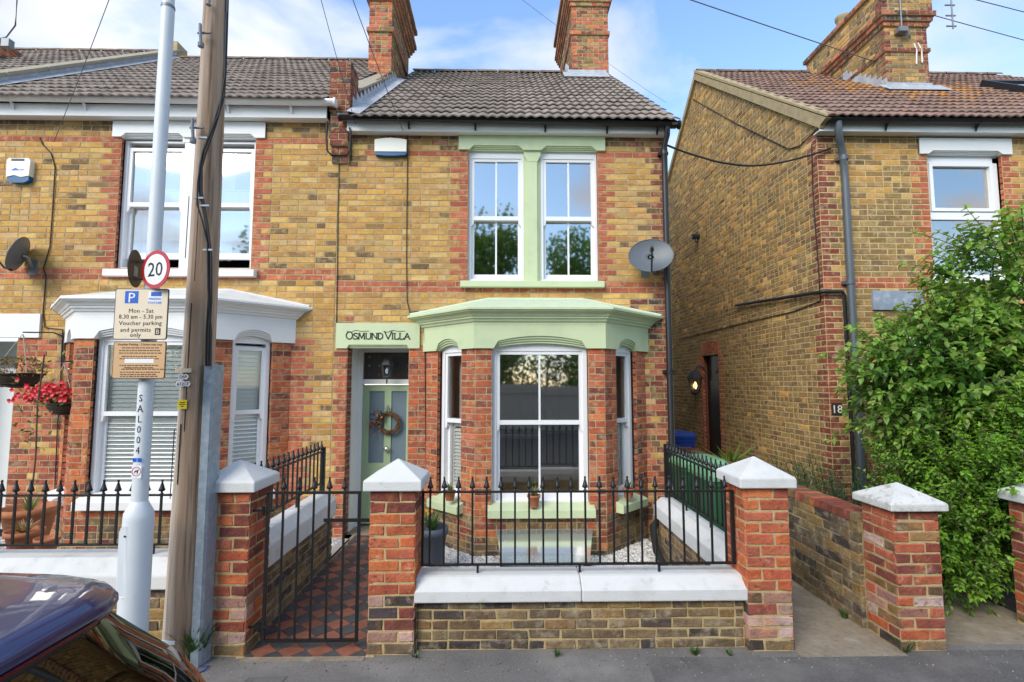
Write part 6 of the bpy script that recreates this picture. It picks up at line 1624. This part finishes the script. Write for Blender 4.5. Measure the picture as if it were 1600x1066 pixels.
# ------------------------------------------------------------------ leafy plants
def leaf_geo(mb, p, d, nrm, L, w, col, fold=0.18):
    d = d.normalized(); s = d.cross(nrm)
    if s.length < 1e-4: s = d.cross(Vector((1, 0, 0)))
    s.normalize(); nn = s.cross(d)
    a = p+d*L*0.42-nn*L*0.02; t = p+d*L-Vector((0, 0, L*0.16))
    e = nn*w*fold
    c2 = tuple(x*0.86 for x in col)
    b = len(mb.v)
    mb.add([p, p+d*L*0.25+s*w*0.36+e, p+d*L*0.55+s*w*0.42+e, t, p+d*L*0.55-s*w*0.42+e, p+d*L*0.25-s*w*0.36+e, a], [(0, 6, 1), (1, 6, 2), (2, 6, 3), (3, 6, 4), (4, 6, 5), (5, 6, 0)], col)
def shrub(name, label, cat, base, blobs, nshoot, leafL, leafW, cols, young, seed, nobj=150, shoot=(0.18, 0.42), pairs=6, stems=8, droop=0.35, inner=2500, flowers=0, out_up=0.4):
    r_ = random.Random(seed); base = Vector(base); t = thing(name, label, cat, base)
    leaves = []; tw = MB()
    wts = [b[1][0]*b[1][1]*b[1][2] for b in blobs]
    def samp(surface):
        b = r_.choices(blobs, wts)[0]; c, rr = Vector(b[0]), Vector(b[1])
        while True:
            v = Vector((r_.gauss(0, 1), r_.gauss(0, 1), r_.gauss(0, 1))).normalized(); k = r_.uniform(0.72, 1.0) if surface else r_.uniform(0.2, 0.85)
            p = c+Vector((v.x*rr.x, v.y*rr.y, v.z*rr.z))*k
            if p.z > 0.08: return p, v
    for _ in range(inner):
        p, v = samp(False); d = Vector((r_.uniform(-1, 1), r_.uniform(-1, 1), r_.uniform(-1, 0.6))); leaves.append((p, d, Vector((r_.uniform(-.5, .5), r_.uniform(-.5, .5), 1)), leafL*r_.uniform(.7, 1.1), leafW, r_.choice(cols)))
    for _ in range(nshoot):
        p, v = samp(True); d = (v+Vector((r_.uniform(-.6, .6), r_.uniform(-.6, .6), r_.uniform(0, 1)*out_up*2))).normalized(); L = r_.uniform(*shoot); yg = r_.random()
        if r_.random() < 0.10: L *= r_.uniform(1.5, 2.3); yg = 1.0
        pts = []; q = p-d*L*0.3; n = max(pairs, int(pairs*L/shoot[1])); dd = d.copy()
        side = dd.cross(Vector((0, 0, 1)));
        if side.length < 0.1: side = Vector((1, 0, 0))
        side.normalize()
        for k in range(n+1):
            pts.append(q.copy()); q = q+dd*(L/n); dd = (dd+Vector((0, 0, -droop/n))).normalized()
        tw.tube(pts, [0.004]*(len(pts)-1)+[0.002], 4, cap=False)
        for k in range(1, n+1):
            f = k/n; sz = leafL*r_.uniform(0.7, 1.15)*(1.0-0.35*f)
            base_c = r_.choice(cols); yc = r_.choice(young); m_ = max(0.0, min(1.0, f*1.2-0.35))*(0.35+0.65*yg)
            col = tuple(base_c[i]*(1-m_)+yc[i]*m_ for i in range(3))
            for s in (-1, 1):
                sd_ = side if k % 2 else side.cross(d).normalized()
                ld_ = (sd_*s*0.9+d*0.55+Vector((r_.uniform(-.3, .3), r_.uniform(-.3, .3), r_.uniform(-.45, .1)))).normalized()
                leaves.append((pts[k], ld_, Vector((r_.uniform(-.35, .35), r_.uniform(-.35, .35), 1)), sz, leafW*r_.uniform(.8, 1.15), col))
        leaves.append((pts[-1], d, Vector((0, -0.4, 1)), leafL*0.6, leafW*0.7, r_.choice(young)))
    for _ in range(stems):
        b = r_.choice(blobs); e = Vector(b[0])+Vector((r_.uniform(-.6, .6)*b[1][0], r_.uniform(-.6, .6)*b[1][1], r_.uniform(-0.2, .6)*b[1][2])); s0 = base+Vector((r_.uniform(-.25, .25), r_.uniform(-.15, .15), -0.02)); m_ = (s0+e)/2+Vector((r_.uniform(-.1, .1), r_.uniform(-.1, .1), 0.15))
        tw.tube([s0, m_, e], [0.022, 0.015, 0.006], 6)
    tw.build('stems', 'bark', t)
    def sz(l):
        s = toscreen(l[0]); return -1 if s is None or not (0 < s[0] < 1600 and 0 < s[1] < 1066) else l[3]*l[4]/(s[2]**2)*(1 if l[0].y < base.y+0.15 else 0.3)
    leaves.sort(key=sz, reverse=True)
    rest = MB()
    for k, l in enumerate(leaves):
        if k < nobj:
            m1 = MB(); leaf_geo(m1, *l); m1.build('leaf', 'leaf', t)
        else: leaf_geo(rest, *l)
    o = rest.build('crown', 'leaf', t); o['kind'] = 'stuff'
    for _ in range(flowers):
        p, v = samp(True); p = p+v*0.08; f1 = MB()
        for j in range(14):
            d = Vector((r_.uniform(-1, 1), r_.uniform(-1, 0.2), r_.uniform(-0.2, 1))).normalized()*0.022; s = d.cross(Vector((0, 0, 1))).normalized()*0.006; f1.add([p, p+d*0.6+s, p+d, p+d*0.6-s], [(0, 1, 2, 3)], (0.7, 0.66, 0.5))
        f1.build('flower', 'petal', t)
    return t
DOG = [(0.098, 0.232, 0.037), (0.128, 0.275, 0.046), (0.073, 0.183, 0.032), (0.152, 0.305, 0.056)]
DOGY = [(0.317, 0.512, 0.098), (0.244, 0.439, 0.073), (0.390, 0.561, 0.134), (0.366, 0.390, 0.122)]
shrub('shrub', 'tall leafy dogwood shrub with white flower heads in front of the brown house', 'shrub', (4.75, 5.1, 0),
      [((4.75, 5.15, 1.75), (1.05, 0.62, 1.0)), ((5.35, 5.1, 2.65), (0.85, 0.6, 0.85)), ((4.15, 4.95, 1.9), (0.6, 0.45, 0.55)), ((5.3, 5.0, 1.2), (0.8, 0.6, 1.0))], 1500, 0.112, 0.060, DOG, DOGY, 41, nobj=150, inner=2600, flowers=14, droop=0.5, stems=12)
PRV = [(0.122, 0.268, 0.029), (0.171, 0.342, 0.037), (0.098, 0.226, 0.030)]
PRVY = [(0.293, 0.537, 0.055), (0.244, 0.464, 0.049), (0.366, 0.586, 0.073)]
shrub('shrub', 'dense bright green privet bush between the two right hand piers', 'shrub', (4.25, 4.75, 0),
      [((4.35, 4.75, 0.85), (0.75, 0.5, 0.72)), ((4.75, 4.6, 1.15), (0.6, 0.45, 0.6)), ((3.75, 4.35, 0.45), (0.33, 0.3, 0.42)), ((4.2, 4.25, 1.0), (0.32, 0.22, 0.35))], 1500, 0.062, 0.034, PRV, PRVY, 43, nobj=150, inner=3000, shoot=(0.14, 0.32), pairs=7, droop=0.1, stems=10, out_up=0.7)
# rosemary at the foot of no. 18's corner, weeds along the walls
def needles(name, label, cat, c, r, h, n, cols, seed, L=0.075, group=None):
    r_ = random.Random(seed); t = thing(name, label, cat, c, group); mb = MB(); c = Vector(c)
    for _ in range(n):
        th = r_.uniform(0, 6.28); k = r_.random()**0.5*r; p0 = c+Vector((math.cos(th)*k, math.sin(th)*k, 0)); d = Vector((math.cos(th)*0.35, math.sin(th)*0.35, 1)).normalized(); hh_ = h*r_.uniform(0.6, 1.1)
        mb.tube([p0, p0+d*hh_], 0.002, 3, cap=False, c=cols[0])
        for j in range(12):
            p = p0+d*hh_*(0.15+0.85*j/12); a = r_.uniform(0, 6.28); dd = Vector((math.cos(a), math.sin(a), 0.9)).normalized()*L; s = dd.cross(Vector((0, 0, 1))).normalized()*L*0.10
            mb.add([p-s, p+s, p+dd], [(0, 1, 2)], r_.choice(cols))
    mb.build('foliage', 'leaf', t)
q = onX(1330, 790, 3.35)
needles('rosemary_bush', 'spiky rosemary bush behind the alley wall by the brown corner', 'bush', (3.85, 5.75, 0.0), 0.45, 1.0, 330, [(0.06, 0.12, 0.05), (0.09, 0.16, 0.07), (0.05, 0.10, 0.05)], 51)
def weed(label, x, y, z, h, n, seed, cols=GREEN, w=0.012, spread=0.9):
    t = thing('weed', label, 'weed', (x, y, z), 'weeds along the wall foot'); blades(t, Vector((x, y, z)), n, h, spread, cols, w, seed, droop=0.35)
wl = [(onZ(345, 1000, 0), 0.30, 90, 'leafy weed growing between the steel cable guard and the brick pier', 0.028), (onZ(870, 1020, 0), 0.05, 18, 'tiny green weed under the middle of the brown front wall', 0.01), (onZ(1085, 1022, 0), 0.06, 26, 'green weed near the right end of the brown front wall', 0.012),
      (onZ(1140, 1023, 0), 0.04, 14, 'tiny weed beside the alley corner pier', 0.01), (onZ(650, 1028, 0), 0.04, 12, 'tiny weed at the foot of the gate pier', 0.01), (onZ(1320, 965, 0), 0.08, 26, 'green weed at the foot of the alley wall', 0.018), (onZ(1415, 1020, 0), 0.16, 14, 'thin grassy weed on the corner of the mottled pier', 0.008)]
for k, (q, h_, n_, lb, w_) in enumerate(wl):
    weed(lb, q.x, (min(q.y, 3.655) if k else 3.60) if k not in (5,) else q.y, 0.0, h_, n_, 60+k, w=w_, spread=0.9 if k else 0.45)
q = onZ(232, 985, 0.0); weed('tall grassy weeds behind the lamp post foot', q.x, 3.64, 0.0, 0.34, 70, 71, cols=GREEN+[(0.2, 0.24, 0.08)], w=0.005, spread=0.6)
weed('green plant growing over the alley wall near the blue bin', 3.05, 6.9, 0.6, 0.55, 40, 72, cols=[(0.18, 0.30, 0.05), (0.12, 0.22, 0.04)], w=0.04, spread=1.2)

# ------------------------------------------------------------------ cables
def wire(label, pts, r=0.006, m='cable', sag=0.0, n=1, group='cables', name='cable'):
    P = [Vector(p) for p in pts]; out_ = []
    for i in range(len(P)-1):
        for k in range(n):
            t = k/n; q = P[i].lerp(P[i+1], t); q.z -= sag*4*t*(1-t); out_.append(q)
    out_.append(P[-1])
    o = MB().tube(out_, r, 6).build(name, m); tag(o, label, 'cable', group); return o
def fw(pts, dy=0.008): return [tuple(onY(x, y, YF-dy)) for x, y in pts]
wire('thin black cable running down the wall from the kneeler to the name lintel', fw([(549, 225), (549, 250), (530, 255), (528, 340), (527, 430), (525, 540)]), 0.005)
wire('thin black cable running down the wall from the wide alarm box', fw([(632, 195), (637, 215), (636, 300), (635, 400), (636, 470), (641, 492)], 0.012), 0.0055)
p_ = [tuple(onY(x, y, YF-0.012)) for x, y in ((641, 492), (650, 502), (662, 512), (664, 560), (665, 650), (666, 775))]
wire('black cable from the bay cornice down the red brick beside the door', p_, 0.0055)
loop = fw([(511, 190), (510, 215), (511, 235), (518, 243), (530, 243), (542, 242), (547, 235), (548, 205), (546, 200)], 0.15)
wire('thick black cable looped under the brick kneeler', loop, 0.013)
wire('thin dark cable dropping down the left wall beside the alarm box', fw([(62, 215), (66, 225), (80, 240), (86, 262), (82, 330), (78, 385), (68, 420), (72, 432), (67, 490), (70, 512), (98, 515), (96, 560), (94, 620)], 0.012), 0.007)
wire('dark cable on the lower left wall beside the white bay', fw([(94, 620), (90, 660), (84, 800)], 0.012), 0.006)
wire('thick black cable sagging across the alley between the two houses', [tuple(onY(1042, 227, 6.46)), tuple(onY(1100, 247, 6.46)), tuple(onY(1140, 256, 6.46)), tuple(onY(1180, 259, 6.46)), tuple(onY(1230, 252, 6.46)), tuple(onY(1298, 232, 6.46))], 0.013, sag=0.01, n=4)
g = lambda x, y: tuple(onX(x, y, GX-0.012))
wire('thin black cable slanting across the upper gable wall', [g(1082, 155), g(1150, 193), g(1232, 233), g(1250, 228), g(1275, 203)], 0.008)
wire('thin black cable down the gable wall near the corner', [g(1268, 225), g(1270, 300), g(1280, 440), g(1282, 470), g(1240, 487), g(1170, 503), g(1060, 530)], 0.007)
# overhead lines
PT = Vector((PX, PYY, 7.9))
ov = [('overhead line from the pole to the left neighbour\'s eaves', (PX, PYY, 7.6), onY(84, 222, 6.4), 0.004), ('overhead line from the pole to the wide alarm box', (PX, PYY, 7.7), onY(630, 205, 6.36), 0.005), ('overhead line from the pole to the kneeler', (PX, PYY, 7.75), onY(556, 195, 6.34), 0.004)]
for lb, a, b, r in ov: wire(lb, [a, tuple(b)], r, sag=0.12, n=14, m='cable_grey')
far = [('lowest of the overhead lines above the brown house chimney', (1050, -10), 7.0, (1900, 260), 14.0, 0.008), ('second overhead line above the brown house chimney', (1130, -70), 7.0, (1950, 150), 14.0, 0.008), ('third overhead line above the brown house', (1300, -60), 7.0, (2000, 110), 14.0, 0.008), ('topmost overhead line above the brown house', (1420, -40), 7.0, (2000, 60), 14.0, 0.008)]
for lb, a, ya, b, yb, r in far: wire(lb, [tuple(onY(*a, ya)), tuple(onY(*b, yb))], r, sag=0.1, n=10, m='cable_grey')
wire('faint overhead line crossing the sky over the middle roof', [tuple(onY(790, -20, 7.5)), tuple(onY(1040, 160, 12.0))], 0.003, sag=0.05, n=8, m='cable_grey')
wire('blue rope end lying at the foot of the cable guard', [tuple(onZ(302, 1052, 0.006)), tuple(onZ(312, 1051, 0.006)), tuple(onZ(320, 1047, 0.008)), tuple(onZ(327, 1041, 0.010)), (gx+0.05, PYY-0.125, 0.02)], 0.004, m='bin_blue', name='rope')

# ------------------------------------------------------------------ parked car, its roof and tailgate at the lower left
CAR = thing('parked_car', 'dark blue hatchback parked at the kerb, roof and rear window at lower left', 'car', (-2.7, 0.33, -0.115))
cyc = 0.33
RG = [(0.10, -0.50, -4.40, 0.78, 0.20), (0.24, -0.43, -4.55, 0.86, 0.22), (0.45, -0.40, -4.62, 0.89, 0.24), (0.62, -0.40, -4.60, 0.90, 0.24), (0.80, -0.45, -4.48, 0.90, 0.24), (0.92, -0.47, -4.20, 0.89, 0.24),
      (1.00, -0.485, -3.55, 0.865, 0.22), (1.08, -0.505, -3.20, 0.835, 0.21), (1.20, -0.515, -3.00, 0.81, 0.18), (1.32, -0.555, -2.78, 0.735, 0.16), (1.42, -0.61, -2.58, 0.635, 0.16), (1.452, -0.632, -2.50, 0.602, 0.14),
      (1.458, -0.606, -2.49, 0.598, 0.12), (1.470, -0.598, -2.47, 0.594, 0.12), (1.482, -0.606, -2.44, 0.588, 0.12), (1.492, -0.64, -2.40, 0.578, 0.13), (1.502, -0.75, -2.34, 0.562, 0.15), (1.514, -0.95, -2.24, 0.53, 0.17), (1.526, -1.20, -2.10, 0.46, 0.20), (1.534, -1.40, -1.95, 0.30, 0.18)]
RG = [((q[0]+0.047*(q[0]-1.0)/0.5 if q[0] > 1.0 else q[0]),)+q[1:] for q in RG]
def rint(z):
    for a, b in zip(RG, RG[1:]):
        if a[0] <= z <= b[0]:
            t = (z-a[0])/(b[0]-a[0]); return [a[k]+(b[k]-a[k])*t for k in range(1, 5)]
    return list(RG[-1][1:])
def ring_car(z, xr, xf, w, r, n=7):
    pts = []
    for cx_, cy_, a0 in ((xr-r, w-r, 0), (xf+r, w-r, 90), (xf+r, -(w-r), 180), (xr-r, -(w-r), 270)):
        pts += [(cx_+r*math.cos(R(a0+90*k/(n-1))), cyc+cy_+r*math.sin(R(a0+90*k/(n-1))), z) for k in range(n)]
    out_ = []
    for i_ in range(len(pts)):
        a, b = Vector(pts[i_]), Vector(pts[(i_+1) % len(pts)]); out_.append(a)
        if i_ % n == n-1:
            for k in range(1, 6): out_.append(a.lerp(b, k/6))
    return out_
rings = [ring_car(*q) for q in RG]; n_ = len(rings[0])
b_ = MB(); b_.add([p for r in rings for p in r], [(i_*n_+k, i_*n_+(k+1) % n_, (i_+1)*n_+(k+1) % n_, (i_+1)*n_+k) for i_ in range(len(rings)-1) for k in range(n_)]+[tuple((len(rings)-1)*n_+k for k in range(n_)), tuple(range(n_-1, -1, -1))], None, True)
b_.build('body', 'car_paint', CAR)
def rearp(yo, z, off):
    xr, xf, w, r = rint(z); t = max(0.0, (abs(yo)-(w-r))/r); t = min(t, 0.995)
    return Vector((xr-r+r*math.sqrt(1-t*t)+off, cyc+yo+(off*0.6*t if yo > 0 else -off*0.6*t), z))
def rpatch(f0, f1, z0, z1, off, nu=20, nv=8):
    vs = []
    for j_ in range(nv+1):
        z = z0+(z1-z0)*j_/nv; w = rint(z)[2]
        for i_ in range(nu+1): vs.append(rearp((f0+(f1-f0)*i_/nu)*w, z, off))
    return vs, [(j_*(nu+1)+i_, j_*(nu+1)+i_+1, (j_+1)*(nu+1)+i_+1, (j_+1)*(nu+1)+i_) for j_ in range(nv) for i_ in range(nu)]
RWN = MB().add(*rpatch(-0.955, 0.955, 1.0219, 1.4901, 0.003), None, True).build('window_surround', 'car_trim', CAR)
MB().add(*rpatch(-0.93, 0.93, 1.0438, 1.4857, 0.008), None, True).build('rear_window', 'glass_car', CAR)
MB().add(*rpatch(-0.80, 0.80, 1.5016, 1.5098, 0.003, 20, 2), None, True).build('brake_light', 'car_red', CAR)
MB().tube([rearp(0.0, 1.0547, 0.03), rearp(0.16, 1.1313, 0.03), rearp(0.40, 1.2407, 0.03)], 0.008, 6).build('rear_wiper', 'car_trim', CAR)
for s_3 in (-1, 1):
    MB().add(*rpatch(s_3*0.80, s_3*0.992, 0.72, 1.015, 0.006, 8, 4), None, True).build('tail_light', 'car_red', CAR)
    MB().tube([(-0.90, cyc+s_3*0.535, 1.5601), (-0.96, cyc+s_3*0.535, 1.5864), (-1.3282, cyc+s_3*0.535, 1.6039), (-1.8, cyc+s_3*0.525, 1.6039), (-2.1, cyc+s_3*0.515, 1.5853), (-2.2, cyc+s_3*0.51, 1.5579)], 0.013, 8).build('roof_rail', 'chrome', CAR)
    sv = []
    for z in (1.0438, 1.1750, 1.3063, 1.4376):
        w = rint(z)[2]; sv += [(-0.98, cyc+s_3*(w+0.004), z), (-1.7, cyc+s_3*(w+0.004), z), (rint(z)[1]+0.45, cyc+s_3*(w+0.004), z)]
    MB().add(sv, [(3*a+b, 3*a+b+1, 3*a+b+4, 3*a+b+3) for a in range(3) for b in range(2)], None, True).build('side_window', 'car_trim', CAR)
    for x in (-1.1641, -3.70):
        WH = MB().tube([(x, cyc+s_3*0.70, 0.20), (x, cyc+s_3*0.915, 0.20)], 0.315, 26).build('wheel', 'tyre', CAR)
        MB().tube([(x, cyc+s_3*0.90, 0.20), (x, cyc+s_3*0.922, 0.20)], 0.20, 20).build('rim', 'chrome', WH)
MB().tube([(-0.80, cyc-0.50, 1.5536), (-0.83, cyc-0.2, 1.5563), (-0.83, cyc+0.2, 1.5563), (-0.80, cyc+0.50, 1.5536)], 0.0025, 4).build('tailgate_seam', 'car_trim', CAR)
MB().add([(-3.05, cyc-0.62, 1.03), (-3.05, cyc+0.62, 1.03), (-2.56, cyc+0.5, 1.44), (-2.56, cyc-0.5, 1.44)], [(0, 1, 2, 3)]).build('windscreen', 'car_trim', CAR)

# ------------------------------------------------------------------ across the road (seen mirrored in the windows)
FN = thing('garden_fence', 'grey wooden fence on the far side of the road', 'fence', (0, -8.3, 0))
for k in range(110):
    x = -13.5+k*0.25
    MB().box(x, x+0.238, -8.32+0.01*(k % 2), -8.30+0.01*(k % 2), 0.03, 1.75+random.uniform(-.01, .01)).build('board', 'fence_wood', FN)
for z in (0.4, 1.4): MB().box(-13.5, 14, -8.30+0.012, -8.25, z, z+0.08).build('rail', 'fence_wood', FN)
HG = thing('hedge', 'tall green hedge behind the fence across the road', 'hedge', (0, -9.6, 0))
rh = random.Random(77); hm = MB()
for _ in range(15000):
    x = rh.uniform(-15, 15); top_ = 3.6+0.5*math.sin(x*0.8)+0.35*math.sin(x*2.1+1); p = Vector((x, -9.6+rh.uniform(-0.55, 0.55), rh.uniform(0.2, 1)**0.8*top_))
    d = Vector((rh.uniform(-1, 1), rh.uniform(-1, 1), rh.uniform(-1, 1))).normalized(); s_2 = d.cross(Vector((rh.uniform(-1, 1), 1, rh.uniform(-1, 1)))).normalized(); L = rh.uniform(0.10, 0.2)
    hm.add([p, p+d*L*0.5+s_2*L*0.4, p+d*L, p+d*L*0.5-s_2*L*0.4], [(0, 1, 2, 3)], rh.choice(DOG+GREEN+[(0.16, 0.20, 0.05), (0.22, 0.17, 0.05)]))
ho = hm.build('foliage', 'leaf', HG); ho['kind'] = 'stuff'
hs = MB()
for k in range(30): hs.tube([(-14.5+k, -9.6, -0.1), (-14.5+k+0.1, -9.6, 1.6), (-14.3+k, -9.5, 3.2)], [0.06, 0.04, 0.015], 5)
hs.build('stems', 'bark', HG)
BF = thing('garden_fence', 'wooden fence closing the far end of the alley', 'fence', (3.2, 14.6, 0))
for k in range(14): MB().box(2.16+k*0.15, 2.303+k*0.15, 14.6, 14.62, 0.0, 1.85+random.uniform(-.01, .01)).build('board', 'fence_wood', BF)
for z in (0.4, 1.4): MB().box(2.16, 4.26, 14.622, 14.67, z, z+0.08).build('rail', 'fence_wood', BF)
def tree(label, x, y, h, r, seed, n=9000):
    r_ = random.Random(seed); t = thing('tree', label, 'tree', (x, y, 0), 'trees across the road'); b = Vector((x, y, 0))
    tr = MB().tube([b, b+Vector((0.1, 0, h*0.3)), b+Vector((0.0, 0.1, h*0.6)), b+Vector((0.1, 0, h*0.9))], [0.28, 0.2, 0.12, 0.04], 8)
    lobes = [(b+Vector((r_.gauss(0, r*0.45), r_.gauss(0, r*0.45), h*r_.uniform(0.2, 0.88))), r*r_.uniform(0.38, 0.55)) for _ in range(19)]
    for c, rr in lobes: tr.tube([b+Vector((0, 0, min(c.z*0.7, h*0.6))), (b+c)*0.5+Vector((0, 0, h*0.25)), c], [0.09, 0.06, 0.02], 5)
    tr.build('trunk', 'bark', t); cr = MB()
    for _ in range(n):
        c, rr = r_.choice(lobes); v = Vector((r_.gauss(0, 1), r_.gauss(0, 1), r_.gauss(0, 1))).normalized()*rr*r_.uniform(0.6, 1.05); p = c+v
        d = Vector((r_.uniform(-1, 1), r_.uniform(-1, 1), r_.uniform(-1, 1))).normalized(); s = d.cross(Vector((r_.uniform(-1, 1), 1, r_.uniform(-1, 1)))).normalized(); L = r_.uniform(0.14, 0.28); col = r_.choice(GREEN+DOG)
        cr.add([p, p+d*L*0.5+s*L*0.4, p+d*L, p+d*L*0.5-s*L*0.4], [(0, 1, 2, 3)], col)
    o = cr.build('crown', 'leaf', t); o['kind'] = 'stuff'
for k, (x, y, h, r, lb) in enumerate(((-5.5, -14, 10.6, 3.2, 'broad leafy tree mirrored in the left pane of the upper windows'), (-0.8, -15, 11.2, 3.4, 'tall leafy tree mirrored in the middle of the upper windows'), (4.8, -16, 10.6, 3.2, 'lower leafy tree mirrored in the right upper pane'), (9.5, -14, 10.4, 3.2, 'leafy tree across the road towards the right'), (-11.5, -15, 10.8, 3.3, 'leafy tree across the road towards the left'))):
    tree(lb, x, y, h, r, 80+k)
tree('leafy tree in the back garden beyond the alley fence', 2.9, 20.0, 5.2, 2.0, 95, n=4000)
